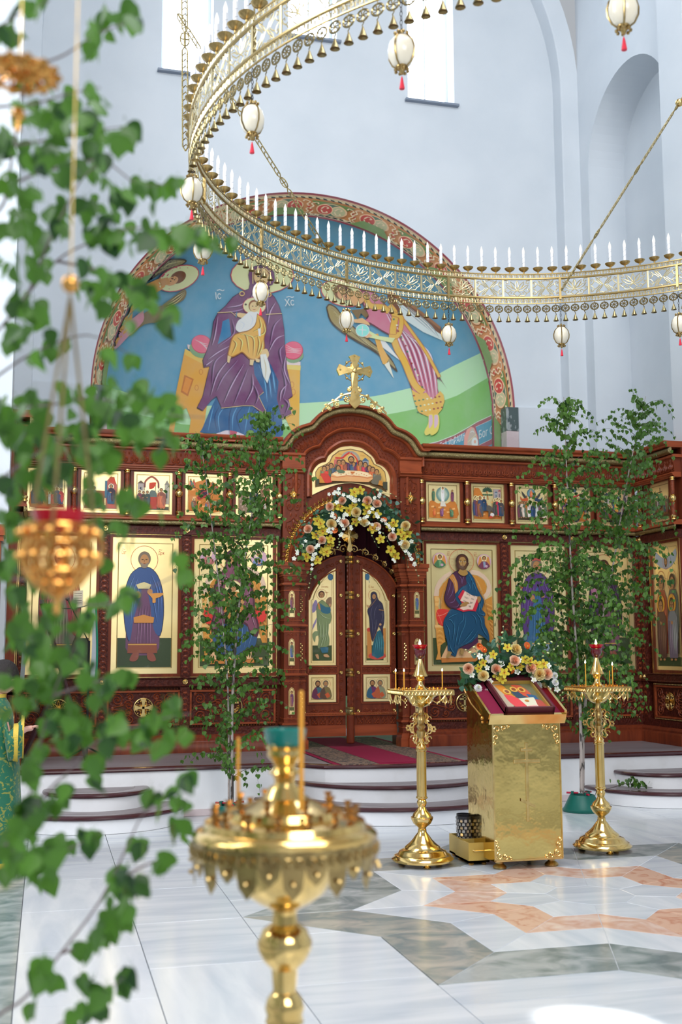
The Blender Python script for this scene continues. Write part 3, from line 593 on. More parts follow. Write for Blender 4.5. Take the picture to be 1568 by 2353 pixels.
for i in range(6): P.line([(540+i*10, 870-i*12), (620, 830-i*10), (680, 770-i*4)], 5, ('b8ac7c', '4c3e24')[i % 2], 3, True)
P.ell(634, 662, 152, 84, 'a8384a', -.36); P.ell(634, 662, 145, 78, 'efc592', -.36)
P.poly([(420, 700), (520, 660), (540, 720), (430, 790), (330, 860), (300, 1000), (220, 1100), (170, 1180), (120, 1150), (190, 980), (260, 830), (340, 760)], 'c8843c', 3); P.poly([(390, 880), (330, 930), (240, 1000), (150, 1120), (190, 1160), (300, 1050), (390, 960)], 'b87c8c', 3)
for i in range(7): P.line([(430-i*14, 740+i*20), (340-i*14, 850+i*20), (240-i*10, 980+i*16)], 9, ('6c8a6c', 'e8c890', 'a04a4c')[i % 3], 3, True)
P.ell(632, 655, 58, 40, '6a3c20', -.5); P.ell(590, 680, 46, 28, 'c08c60', -.5); P.ell(580, 682, 5, 4, '2a1810'); P.ell(606, 672, 5, 4, '2a1810'); P.poly([(500, 670), (560, 655), (580, 700), (520, 715)], 'b8804c')
finish(P, 'painted_left_angel', M['fresco'], fr)
# patterned border on the splayed soffit
S0 = .95; AL = pi*(RA+RI)/2; WB = 1.0
def band(s, t, k=0):
    R = RA+(RI-RA)*t-k*.0009; y = Y1+(YI-Y1)*t; q = s-S0
    if q < 0: return Vector((XC-R, y, ZA+q))
    if q > AL: return Vector((XC+R, y, ZA-(q-AL)))
    a = pi-q/AL*pi; return Vector((XC+R*cos(a), y, ZA+R*sin(a)))
P = Paint(band, .16); T = AL+2*S0
def br(s0, s1, t0, t1, c): n = int((s1-s0)/.12)+1; P.line([(s0+(s1-s0)*i/n, (t0+t1)/2) for i in range(n+1)], t1-t0, c)
br(0, T, 0, 1, 'c98a58'); br(0, T, 0, .075, '95404f'); br(0, T, .09, .105, 'e8dcc8'); br(0, T, .12, .2, 'd8c8a0'); br(0, T, .93, 1, '95404f'); br(0, T, .905, .92, 'e8dcc8'); br(0, T, .82, .89, 'd8c8a0')
n = int(T/.1)
for i in range(n):
    P.k = 10; s = T*i/n; P.poly([(s, .125), (s+.05, .15), (s+.07, .2), (s+.01, .185)], '2c3a38'); P.poly([(s+.02, .825), (s+.075, .85), (s+.08, .885), (s+.0, .87)], '2c3a38')
per = AL/14
for i in range(-1, 16):
    s = S0+per*(i+.0); c0 = s+per*.5
    if s < 0 or s+per > T: continue
    if i % 2: P.poly([(s, .22), (s+per, .22), (s+per*.75, .5), (s+per*.25, .5)], '6f8a50')
    else: P.poly([(s, .8), (s+per, .8), (s+per*.75, .5), (s+per*.25, .5)], '6f8a50')
    k1 = 1 if i < 7 else -1
    P.k = 12+(i % 2)*24
    P.ell(c0, .5, per*.36, .27, 'e2b992'); P.ell(c0, .5, per*.33, .245, '54705a'); P.ell(c0-k1*per*.15, .5, per*.19, .215, 'e2b992'); P.ell(c0-k1*per*.15, .5, per*.165, .19, 'b8b48c')
    P.ell(c0+k1*per*.16, .5, per*.19, .22, 'e2b992'); P.ell(c0+k1*per*.16, .5, per*.165, .195, 'bf4238')
    for q, sc in ((c0+k1*per*.16, 1), (c0-k1*per*.15, 1)):
        for sg in (-1, 1): P.line([(q-per*.08, .5+sg*.02), (q-per*.02, .5+sg*.13), (q+per*.07, .5+sg*.1), (q+per*.04, .5+sg*.05)], .022, 'ecc9a6', 4)
    for sg in (-1, 1):
        for e in (s, s+per): P.line([(e, .5), (e+per*.07*(1 if e == s else -1), .5+sg*.1), (e+per*.02*(1 if e == s else -1), .5+sg*.2), (e+per*.14*(1 if e == s else -1), .5+sg*.27), (e+per*.17*(1 if e == s else -1), .5+sg*.2)], .024, 'ecc9a6', 4)
        P.ell(s+per*.03*sg, .5+.06*sg, per*.035, .035, 'bf4238')
for sgn, s_ in ((1, T-.28), (-1, .28)): P.ell(s_, .45, .34, .42, '95404f'); P.ell(s_, .45, .31, .37, '4d8fae'); P.ell(s_+sgn*.12, .45, .14, .2, 'd8b070')
P.mb.c = [tuple(min(.95, a*1.25) for a in c[:3])+(1,) for c in P.mb.c]
link('painted_border', P.mb.mesh('b', M['fresco'], False, False), None, fr)
# dark and pink marble facing beside the arch
for sg in (-1, 1):
    x = XC+sg*(RA-.10); a, b = sorted((x-.07, x+.11)); 
    m_ = thing('marble_facing', ('right' if sg > 0 else 'left')+' dark veined marble block over pink marble beside the fresco border', 'marble', (x, Y1-.1, 4.2))
    q = MB(); q.bbox(a, b, Y1-.09, Y1+.1, 4.47, 4.80); q.obj('dark_block', M['dmarble'], m_); q = MB(); q.bbox(a, b, Y1-.085, Y1+.1, 3.9, 4.468); q.obj('pink_block', M['pmarble'], m_)
# ================================================================ the icon screen
YS = 12.2
def section(kind):
    """maps (a along, d towards the viewer, z) to the world"""
    if kind == 'R': return lambda p: (XC+p[0], YS-p[1], p[2])
    if kind == 'L': return lambda p: (XC-p[0], YS-p[1], p[2])
    if kind == 'RR': return lambda p: (XC+3.60-p[1], YS-p[0], p[2])
    return lambda p: (XC-3.60+p[1], YS-p[0], p[2])
def sob(mb, f, name, m, parent, sm=True):
    mb.v = [f(p) for p in mb.v]; return mb.obj(name, m, parent, sm)
def mould(mb, prof, a0, a1):
    """prof: (d, z) from bottom to top, run from a0 to a1"""
    A = [(a0, d, z) for d, z in prof]; B = [(a1, d, z) for d, z in prof]; mb.strip(A, B); n = len(prof)
    mb.add(A, [tuple(range(n))]); mb.add(B, [tuple(range(n))]); return mb
def hround(mb, a0, a1, z, r, d): return mould(mb, [(d, z-r)]+[(d+r*1.25*sin(pi*i/8), z-r*cos(pi*i/8)) for i in range(9)]+[(d, z+r)], a0, a1)
def flatp(mb, pts, y, r): mb.tube([(x, y, z) for x, z in pts], r, 5, flat=.8)
def blob(mb, x, y, z, rx, rz, ry=.008, n=6):
    v = [(x, y+ry, z)]; f = []
    for i in range(n): a = 2*pi*i/n; v.append((x+rx*cos(a), y, z+rz*sin(a)))
    return mb.add(v, [(0, i+1, (i+1) % n+1) for i in range(n)])
def scroll_module(mb, a, z, w, h, d, r=.0065):
    """one palmette between two C-scrolls; a = centre"""
    for s in (-1, 1):
        mb.tube([(a+s*(w*.24+w*.17*(1-t*.85)*cos(2.2+t*7.2)), d, z-h*.10+h*.28*(1-t*.85)*sin(2.2+t*7.2)) for t in [i/13 for i in range(14)]], [r*(.7+.5*sin(pi*i/13)) for i in range(14)], 4)
        mb.tube([(a+s*w*.48, d, z-h*.42), (a+s*w*.38, d+.002, z-h*.44), (a+s*w*.15, d, z-h*.40), (a+s*.0, d, z-h*.20)], r*.8, 4)
        blob(mb, a+s*w*.24, d, z-h*.08, r*1.3, r*1.3, r*1.4)
        blob(mb, a+s*w*.10, d, z+h*.30, w*.06, h*.15, r*1.5); blob(mb, a+s*w*.46, d, z+h*.28, w*.05, h*.17, r*1.5)
    blob(mb, a, d, z+h*.12, w*.07, h*.14, r*1.8); blob(mb, a, d, z+h*.38, w*.045, h*.1, r*1.6)
def lozenges(mb, a, z0, z1, w, d, step=.055):
    n = max(1, int((z1-z0)/step)); st = (z1-z0)/n
    for i in range(n):
        z = z0+(i+.5)*st; blob(mb, a, d, z, w*.30, st*.26, .006, 4)
        for s in (-1, 1): flatp(mb, [(a+s*w*.42, z-st*.45), (a+s*w*.30, z-st*.1), (a+s*w*.12, z+st*.38), (a+s*w*.3, z+st*.42)], d, .0028)
def beads_h(mb, a0, a1, z, d, r=.0075, st=.03):
    n = int((a1-a0)/st)
    for i in range(n):
        a = a0+(i+.5)*(a1-a0)/n; v = [(a-r*1.2, d, z), (a, d, z-r), (a+r*1.2, d, z), (a, d, z+r), (a, d+r, z)]
        mb.add(v, [(0, 1, 4), (1, 2, 4), (2, 3, 4), (3, 0, 4)])
def beads_v(mb, a, z0, z1, d, r=.0075, st=.03):
    n = int((z1-z0)/st)
    for i in range(n):
        z = z0+(i+.5)*(z1-z0)/n; v = [(a-r, d, z), (a, d, z-r*1.2), (a+r, d, z), (a, d, z+r*1.2), (a, d+r, z)]
        mb.add(v, [(0, 1, 4), (1, 2, 4), (2, 3, 4), (3, 0, 4)])
def boss(mb, a, z, d, r):
    n = 14; v = [(a, d+r*.7, z)]; f = []
    for k, (q, h) in enumerate(((.35, .62), (.55, .35), (.8, .42), (1, .12))):
        for i in range(n): t = 2*pi*i/n; rr = r*q*(1-.10*(i % 2)*(k > 1)); v.append((a+rr*cos(t), d+r*h, z+rr*sin(t)))
    f = [(0, i+1, (i+1) % n+1) for i in range(n)]+[(k*n+i+1, (k+1)*n+i+1, (k+1)*n+(i+1) % n+1, k*n+(i+1) % n+1) for k in range(3) for i in range(n)]
    mb.add(v, f); return mb
def baluster(f, a, z0, z1, parent, d=.06):
    """small turned column of the feast row: carved shaft (part) with gilt cap, ball and foot"""
    zm = (z0+z1)/2; R = .023; sh = MB(); h = z1-z0
    sh.lathe([(R, z0+.03), (R, zm-.04)], 12, cx=a, cy=d); sh.lathe([(R, zm+.04), (R, z1-.03)], 12, cx=a, cy=d)
    for lo, hi in ((z0+.035, zm-.045), (zm+.045, z1-.035)):
        n = int((hi-lo)/.016)
        for i in range(n):
            for q in range(5):
                t = pi*(q+.5+(i % 2)*.5)/5.5; z = lo+(i+.5)*(hi-lo)/n; x, y = a+R*cos(t), d+R*sin(t)
                u = Vector((-sin(t), cos(t), 0))*.004; w_ = Vector((0, 0, .0065)); p = Vector((x, y, z)); o = Vector((cos(t), sin(t), 0))*.0035
                sh.add([p+u, p+w_, p-u, p-w_, p+o], [(0, 1, 4), (1, 2, 4), (2, 3, 4), (3, 0, 4)])
    s = sob(sh, f, 'column_shaft', M['carve'], parent)
    g = MB(); g.lathe([(.022, z1-.04), (.030, z1-.034), (.030, z1-.026), (.021, z1-.02), (.026, z1-.012), (.031, z1-.008), (.031, z1)], 14, cx=a, cy=d); sob(g, f, 'gilt_capital', M['gold'], s); g = MB()
    g.lathe([(.022, zm-.045), (.030, zm-.04), (.022, zm-.033), (.036, zm-.02), (.040, zm), (.036, zm+.02), (.022, zm+.033), (.030, zm+.04), (.022, zm+.045)], 14, cx=a, cy=d); sob(g, f, 'gilt_ball', M['gold'], s); g = MB()
    g.lathe([(.032, z0), (.032, z0+.01), (.022, z0+.02), (.031, z0+.03), (.034, z0+.045), (.024, z0+.055)], 14, cx=a, cy=d)
    sob(g, f, 'gilt_foot', M['gold'], s)
def medallion(f, a, z, R, parent, style, d):
    g = MB(); g.tube([(a+R*cos(2*pi*i/28), d+.004, z+R*sin(2*pi*i/28)) for i in range(28)], .006, 5, closed=True)
    if style == 0:                                            # equal-armed cross
        for s in (0, 1):
            for q in (-1, 1):
                pts = [(-.012, 0), (-.014, .5*R), (-.03, .93*R), (.03, .93*R), (.014, .5*R), (.012, 0)]
                v = [((a+q*y, d+.012, z+x) if s else (a+x, d+.012, z+q*y)) for x, y in pts]; w_ = [(p[0], d, p[2]) for p in v]; n = 6
                g.add(v+w_, [tuple(range(6))]+[(i, (i+1) % 6, (i+1) % 6+6, i+6) for i in range(6)])
        for i in range(4):
            t = pi/4+i*pi/2
            for q in (-.33, .33):
                g.tube([(a+R*.2*cos(t), d+.004, z+R*.2*sin(t)), (a+R*.6*cos(t+q*.8), d+.006, z+R*.6*sin(t+q*.8)), (a+R*.93*cos(t+q*1.7), d+.004, z+R*.93*sin(t+q*1.7))], .0035, 4)
                g.sphere((a+R*.78*cos(t+q), d+.005, z+R*.78*sin(t+q)), .008, 6, 4)
            g.sphere((a+R*.82*cos(t), d+.005, z+R*.82*sin(t)), .009, 6, 4); g.sphere((a+R*.5*cos(t), d+.005, z+R*.5*sin(t)), .007, 6, 4)
    elif style == 1:                                          # three-barred cross with vine
        for x0, x1, z0, z1 in ((-.011, .011, -.95, .92), (-.062, .062, .30, .50), (-.03, .03, .62, .78)): g.box(a+x0, a+x1, d, d+.012, z+z0*R, z+z1*R)
        g.add([(a-.035, d+.012, z-.22*R), (a+.035, d+.012, z-.42*R), (a+.035, d+.012, z-.56*R), (a-.035, d+.012, z-.36*R)], [(0, 1, 2, 3)])
        for s in (-1, 1):
            for k in range(3):
                c = (a+s*R*(.55-.12*k), z-R*(.1+.28*k)); g.tube([(c[0]+s*R*.2*(1-t)*cos(1+5*t), d+.005, c[1]+R*.2*(1-t)*sin(1+5*t)) for t in [i/8 for i in range(9)]], .004, 4)
            g.tube([(a, d+.004, z-.8*R), (a+s*R*.4, d+.004, z-.6*R), (a+s*R*.7, d+.004, z-.1*R), (a+s*R*.6, d+.004, z+.15*R)], .004, 4)
    else:
        for i in range(8):
            t = 2*pi*i/8
            for q in (-.25, .25): g.tube([(a+.01*cos(t), d+.006, z+.01*sin(t)), (a+R*.5*cos(t+q), d+.009, z+R*.5*sin(t+q)), (a+R*.92*cos(t), d+.004, z+R*.92*sin(t))], .004, 4)
            g.sphere((a+R*.72*cos(t+pi/8), d+.005, z+R*.72*sin(t+pi/8)), .009, 6, 4); g.sphere((a+R*.88*cos(t+pi/8+.12), d+.005, z+R*.88*sin(t+pi/8+.12)), .006, 6, 4)
        g.sphere((a, d+.006, z), .012, 8, 5)
    sob(g, f, 'medallion', M['gold'], parent)
def wing(kind, lo, hi, pil, cols, big, feast, meds, parent, ends=(0, 0)):
    f = section(kind); W_ = M['wood']
    def S(mb, name, m, sm=True, par=parent): return sob(mb, f, name, m, par, sm)
    S(MB().box(lo, hi, -.10, -.045, ZP, 3.80), 'back_board', M['wood'], False)
    S(mould(MB(), [(-.04, ZP), (.10, ZP), (.10, .555), (.085, .575), (.07, .58), (.07, .60), (.045, .625), (.03, .63)], lo, hi), 'base_moulding', M['wood'])
    S(mould(MB(), [(-.04, .63), (.03, .63), (.03, .705), (-.04, .705)], lo, hi), 'base_band', M['woodd'])
    S(mould(MB(), [(-.04, 1.135), (.035, 1.135), (.045, 1.145), (.035, 1.155), (.035, 1.215), (.05, 1.225), (.05, 1.235), (-.04, 1.235)], lo, hi), 'lower_band', M['woodd'])
    S(mould(MB(), [(-.04, 2.765), (.045, 2.765), (.035, 2.78), (.035, 2.85), (.05, 2.858), (-.04, 2.858)], lo, hi), 'upper_band', M['woodd'])
    S(hround(MB(), lo, hi, 2.889, .024, .055), 'bronze_moulding', M['bronze'])
    S(mould(MB(), [(-.04, 2.912), (.075, 2.912), (.085, 2.92), (.085, 2.935), (.06, 2.945), (.045, 2.955), (.045, 2.968), (-.04, 2.968)], lo, hi), 'sill_moulding', M['woodl'])
    S(mould(MB(), [(-.04, 3.455), (.05, 3.455), (.05, 3.465), (.07, 3.475), (.07, 3.487), (.085, 3.495), (.085, 3.506), (.06, 3.512), (-.04, 3.512)], lo, hi), 'shelf_moulding', M['woodl'])
    S(mould(MB(), [(-.04, 3.512), (.045, 3.512), (.06, 3.676), (-.04, 3.676)], lo, hi), 'frieze_board', M['wood'], False)
    c = MB(); n = max(1, round((hi-lo)/.1135)); w = (hi-lo)/n
    for i in range(n): scroll_module(c, lo+(i+.5)*w, 3.594, w, .15, .056)
    S(c, 'frieze_carving', M['carve'])
    S(mould(MB(), [(-.04, 3.676), (.075, 3.676), (.085, 3.685), (.085, 3.70), (.07, 3.712), (-.04, 3.712)], lo, hi+ends[1]), 'neck_moulding', M['woodl'])
    S(hround(MB(), lo, hi+ends[1], 3.752, .038, .09), 'bronze_cornice', M['bronze'])
    S(mould(MB(), [(-.04, 3.79), (.15, 3.79), (.155, 3.80), (.15, 3.815), (.17, 3.825), (.18, 3.84), (.18, 3.862), (-.10, 3.862)], lo, hi+ends[1]), 'cornice', M['woodl'])
    for p in pil:
        b = MB()
        mould(b, [(-.04, .705), (.03, .705), (.03, 2.765), (-.04, 2.765)], p-.05, p+.05); pp = S(b, 'pilaster', M['woodd'], False)
        l = MB(); lozenges(l, p, 1.26, 2.74, .085, .031, .056); lozenges(l, p, .74, 1.10, .085, .031, .056); S(l, 'pilaster_carving', M['carve'], True, pp)
        g = MB(); boss(g, p, 2.818, .034, .036); S(g, 'gilt_boss', M['gold'], True, pp); g = MB(); boss(g, p, 1.190, .034, .036); S(g, 'gilt_boss', M['gold'], True, pp)
    for a in cols: baluster(f, a, 2.968, 3.455, parent)
    for i, (a0, a1) in enumerate(big):                        # icon bays: frame with a gilt thread, and the carved panel below
        z0, z1 = 1.275, 2.73; fr_ = MB()
        for x0, x1, q0, q1 in ((a0-.045, a0, z0-.04, z1+.035), (a1, a1+.045, z0-.04, z1+.035), (a0, a1, z1, z1+.035), (a0, a1, z0-.04, z0)):
            fr_.box(x0, x1, -.045, .012, q0, q1)
        fo = S(fr_, 'icon_frame', M['wood'], False); g = MB()
        for x0, x1, q0, q1 in ((a0-.045, a0-.037, z0-.04, z1+.035), (a1+.037, a1+.045, z0-.04, z1+.035), (a0-.045, a1+.045, z1+.029, z1+.036), (a0-.045, a1+.045, z0-.041, z0-.034)): g.box(x0, x1, .012, .018, q0, q1)
        S(g, 'gilt_thread', M['gold'], False, fo)
        x0, x1, q0, q1 = a0-.02, a1+.02, .745, 1.085
        b = MB(); mould(b, [(-.04, q0-.02), (.0, q0-.02), (.0, q1+.02), (-.04, q1+.02)], x0-.02, x1+.02); po = S(b, 'lower_panel', M['woodd'], False)
        b = MB()
        for r_ in ((x0-.012, x1+.012, q0-.014, q0+.006), (x0-.012, x1+.012, q1-.006, q1+.014), (x0-.012, x0+.008, q0, q1), (x1-.008, x1+.012, q0, q1)): b.box(r_[0], r_[1], 0, .022, r_[2], r_[3])
        S(b, 'panel_frame', M['woodl'], False, po)
        cx, cz = (x0+x1)/2, (q0+q1)/2; cv = MB(); hw = (x1-x0)/2-.03
        for s in (-1, 1):
            for t in (-1, 1):
                for (ex, ez, r_, tt) in ((hw-.065, .09, .068, 1.3), (hw-.20, .115, .042, 1.1), (.155, .035, .05, 1.2)):
                    if ex < .12: continue
                    x, z = cx+s*ex, cz+t*ez
                    cv.tube([(x+s*r_*(1-.8*k)*cos(t*(.5+8*k*tt)), .006, z+r_*(1-.8*k)*sin(t*(.5+8*k*tt))) for k in [j/14 for j in range(15)]], .0062, 4); blob(cv, x, .004, z, .012, .012, .01)
                cv.tube([(cx+s*.115, .004, cz+t*.02), (cx+s*.19, .008, cz+t*.06), (cx+s*(hw-.13), .004, cz+t*.03), (cx+s*(hw-.03), .004, cz+t*.01)], .006, 4)
            for k in range(7): blob(cv, cx+s*(hw-.02-(k % 3)*.09), .004, cz+(k-3)*.047, .016, .024, .010)
        S(cv, 'panel_carving', M['carve'], True, po)
        g = MB(); beads_h(g, x0, x1, 1.113, .036); beads_h(g, x0, x1, .718, .032); beads_v(g, x0-.028, .735, 1.10, .0); beads_v(g, x1+.028, .735, 1.10, .0); S(g, 'gilt_beading', M['gold'], False, po)
        medallion(f, cx, cz+.005, .098 if a1-a0 > .5 else .085, po, meds[i], .006)
    for a0, a1 in feast:
        b = MB(); z0, z1 = 2.985, 3.445
        for x0, x1, q0, q1 in ((a0-.035, a0, 2.968, 3.455), (a1, a1+.035, 2.968, 3.455), (a0, a1, z1, 3.455), (a0, a1, 2.968, z0)): b.box(x0, x1, -.045, .02, q0, q1)
        S(b, 'feast_frame', M['wood'], False)
COLS = [.833+.5555*k for k in range(6)]; FEAST = [(1.108+.5555*k-.207, 1.108+.5555*k+.207) for k in range(5)]
BIG = [(.895, 1.765), (1.935, 2.635), (2.80, 3.515)]; PIL = [1.85, 2.718, 3.56]
scr = thing('icon_screen', 'right wing of the carved mahogany icon screen, beside the tall birches', 'icon screen', (XC+2.2, YS, ZP))
wing('R', .815, 3.60, PIL, COLS, BIG, FEAST, [1, 0, 2], scr)
wing('RR', 0, .955, [.10], [.925], [(.32, .90)], [(.33, .77)], [0], scr, (0, .03))
scl = thing('icon_screen', 'left wing of the carved mahogany icon screen, half hidden by branches', 'icon screen', (XC-2.2, YS, ZP))
wing('L', .815, 3.60, PIL, COLS, BIG, FEAST, [1, 0, 2], scl)
wing('LL', 0, .955, [.10], [.925], [(.32, .90)], [(.33, .77)], [0], scl, (0, .03))
# ---- central portal
po = thing('icon_screen_portal', 'central carved portal of the icon screen under a lobed bronze-edged arch', 'portal', (XC, YS, ZP))
A_lo = [(.86, 3.745), (.785, 3.748), (.745, 3.80), (.68, 3.885), (.59, 3.945), (.478, 3.985)]; A_hi = [(.445, 4.02), (.40, 4.075), (.32, 4.135), (.18, 4.195), (0, 4.215)]
B_lo = [(.47, 3.42), (.47, 3.475), (.445, 3.545), (.40, 3.60), (.35, 3.628), (.305, 3.638)]; B_hi = [(.292, 3.665), (.27, 3.71), (.21, 3.765), (.12, 3.818), (0, 3.835)]
def dens(lo, hi): a = [tuple(p) for p in smooth(lo, 4)]; b = [tuple(p) for p in smooth(hi, 4)]; h = a+b; return h+[(-x, z) for x, z in h[::-1][1:]]
PA, PB = dens(A_lo, A_hi), dens(B_lo, B_hi)
lobe = lambda t: [(a[0]*(1-t)+b[0]*t, a[1]*(1-t)+b[1]*t) for a, b in zip(PA, PB)]
fm = section('R')
def ribbon(prof, name, m, down=None, parent=po):
    """prof: (t across from cornice to icon, depth d)"""
    mb = MB(); rows = []
    for t, d in prof:
        L = lobe(t)
        if down is not None: L = [(L[0][0], down)]+L+[(L[-1][0], down)]
        rows.append([(x, d, z) for x, z in L])
    for a, b in zip(rows, rows[1:]): mb.strip(a, b)
    return sob(mb, fm, name, m, parent)
body = MB(); L0 = lobe(.0)
arcin = [(.60*cos(a), 2.46+.60*sin(a)) for a in [pi*i/30 for i in range(31)]]
pts = [(.80, 2.46)]+[(.80, 3.70)]+[p for p in L0[1:-1]]+[(-.80, 3.70), (-.80, 2.46)]+arcin[::-1]
body.prism(pts, .02, -.08); sob(body, fm, 'spandrel_board', M['wood'], po, False)
ribbon([(-.16, -.05), (-.17, .17), (-.14, .20), (-.09, .20), (-.07, .17), (-.06, .12), (.0, .10)], 'arched_cornice', M['woodl'])
L_ = lobe(.0); tb = MB(); tb.tube([(x, .135, z) for x, z in L_], .036, 10); sob(tb, fm, 'bronze_arch_moulding', M['bronze'], po)
ribbon([(.05, .02), (.05, .14), (.09, .135), (.13, .11), (.14, .08), (.14, .02)], 'arch_moulding', M['woodl'], 3.60)
ribbon([(.14, .075), (.50, .07)], 'arch_frieze', M['wood'], 3.60)
c = MB(); Lm = lobe(.33); Q = [Vector(p) for p in Lm]; dist = [0]
for a, b in zip(Q, Q[1:]): dist.append(dist[-1]+(b-a).length)
nmod = 30
def along(L, dist, s):
    for i in range(len(L)-1):
        if dist[i+1] >= s: k = (s-dist[i])/max(1e-6, dist[i+1]-dist[i]); return L[i].lerp(L[i+1], k), (L[i+1]-L[i]).normalized()
    return L[-1], (L[-1]-L[-2]).normalized()
for i in range(nmod):
    p, t = along(Q, dist, dist[-1]*(i+.5)/nmod); m1 = MB(); w = dist[-1]/nmod; scroll_module(m1, 0, 0, w, .125, 0, .006)
    nx = Vector((-t.y, t.x)); 
    if nx.y < 0 and abs(p.x) < .3 or nx.x*p.x < 0: nx = -nx
    c.add([(p.x+t.x*x+nx.x*z, .074+d, p.y+t.y*x+nx.y*z) for x, d, z in m1.v], m1.f)
sob(c, fm, 'arch_carving', M['carve'], po)
ribbon([(.50, .07), (.50, .10), (.54, .115), (.58, .10), (.61, .06)], 'inner_moulding', M['woodl'], 3.15)
ribbon([(.61, .055), (.86, .05)], 'inner_frieze', M['wood'], 3.12)
c = MB()
for t_ in (.68, .78):
    L2 = [Vector(p) for p in lobe(t_)]; L2 = [Vector((L2[0].x, 3.16))]+L2+[Vector((L2[-1].x, 3.16))]; d2 = [0]
    for a, b in zip(L2, L2[1:]): d2.append(d2[-1]+(b-a).length)
    n = int(d2[-1]/.042)
    for i in range(n):
        p, t = along(L2, d2, d2[-1]*(i+.5)/n); blob(c, p.x, .055, p.y, .010, .010, .008, 4); flatp(c, [(p.x-t.x*.018-t.y*.012, p.y-t.y*.018+t.x*.012), (p.x, p.y), (p.x+t.x*.018+t.y*.012, p.y+t.y*.018-t.x*.012)], .053, .003)
sob(c, fm, 'inner_carving', M['carve'], po)
ribbon([(.86, .05), (.86, .085), (.92, .095), (.97, .075), (1.0, .04), (1.04, .035)], 'icon_moulding', M['woodl'], 3.22)
for s in (-1, 1):
    b = MB(); x0, x1 = sorted((s*.565, s*.80)); mould(b, [(.0, 2.46), (.09, 2.46), (.09, 3.47), (0, 3.47)], x0, x1); pl_ = sob(b, fm, 'upper_pilaster', M['wood'], po, False)
    b = MB(); mould(b, [(0, 3.47), (.10, 3.47), (.12, 3.485), (.12, 3.50), (.145, 3.515), (.145, 3.53), (.12, 3.54), (.12, 3.66), (.14, 3.675), (.14, 3.70), (0, 3.70)], x0-.012, x1+.012); sob(b, fm, 'pilaster_capital', M['woodl'], po)
    cv = MB(); cx = s*.683
    for k, z in enumerate([2.62, 2.86, 3.10, 3.34]):
        for q in (-1, 1):
            cv.tube([(cx+q*(.045+.040*(1-.8*t)*cos(2.6+7*t)), .094, z+.055*(1-.8*t)*sin(2.6+7*t)) for t in [j/12 for j in range(13)]], .0065, 4); cv.tube([(cx, .094, z+.12), (cx+q*.03, .098, z+.08), (cx+q*.08, .094, z+.06), (cx+q*.085, .094, z)], .005, 4); blob(cv, cx+q*.045, .092, z, .01, .01, .01)
            blob(cv, cx+q*.03, .092, z-.09, .014, .028, .012)
        blob(cv, cx, .092, z+.06, .014, .034, .014)
    sob(cv, fm, 'pilaster_carving', M['carve'], pl_)
    g = MB(); cz = 3.235
    for i in range(8):
        t = pi/4*i; r_ = .075 if i % 2 == 0 else .05; u = Vector((cos(t), sin(t))); n_ = Vector((-u.y, u.x))
        v = [(cx, .105, cz), (cx+u.x*r_*.55+n_.x*.017, .108, cz+u.y*r_*.55+n_.y*.017), (cx+u.x*r_, .112, cz+u.y*r_), (cx+u.x*r_*.55-n_.x*.017, .108, cz+u.y*r_*.55-n_.y*.017), (cx+u.x*r_*.5, .125, cz+u.y*r_*.5)]
        g.add(v, [(0, 1, 4), (1, 2, 4), (2, 3, 4), (3, 0, 4), (0, 3, 2, 1)])
    boss(g, cx, cz, .11, .024); sob(g, fm, 'gilt_rosette', M['gold'], po)
# round arch over the doors: moulding ring, reveal, gilt crest
def aring(prof, name, m, cz=2.46, n=40, a0=0, a1=pi):
    mb = MB(); rows = [[(r*cos(a0+(a1-a0)*i/n), d, cz+r*sin(a0+(a1-a0)*i/n)) for i in range(n+1)] for r, d in prof]
    for a, b in zip(rows, rows[1:]): mb.strip(a, b)
    return sob(mb, fm, name, m, po)
aring([(.60, -.10), (.60, .02), (.605, .07), (.63, .10), (.66, .115), (.675, .10), (.68, .085), (.70, .085), (.715, .10), (.735, .105), (.745, .09), (.745, .02)], 'arch_ring', M['woodl'])
cr = MB(); n = 46
for i in range(n):
    a = pi*(i+.5)/n; u = Vector((cos(a), sin(a))); t = Vector((-sin(a), cos(a)))
    for s in (-1, 1): cr.tube([(u.x*R_+t.x*o, .105, 2.46+u.y*R_+t.y*o) for R_, o in ((.745, s*.025), (.765, s*.022), (.785, s*.004), (.772, s*.004), (.760, s*.008))], .0052, 4)
    for R_, w_ in ((.80, .013), (.757, .007)): p = (u.x*R_, 2.46+u.y*R_); blob(cr, p[0], .102, p[1], w_, w_, .013, 6)
    p = (u.x*.812, 2.46+u.y*.812); blob(cr, p[0], .102, p[1], .007, .007, .01, 5)
cr.tube([(.748*cos(pi*i/50), .105, 2.46+.748*sin(pi*i/50)) for i in range(51)], .005, 4); sob(cr, fm, 'gilt_crest', M['gold'], po)
jb = MB(); jb.box(-.84, -.58, -.36, -.05, ZP, 3.3); jb.box(.58, .84, -.36, -.05, ZP, 3.3); sob(jb, fm, 'door_jamb', M['wood'], po, False)
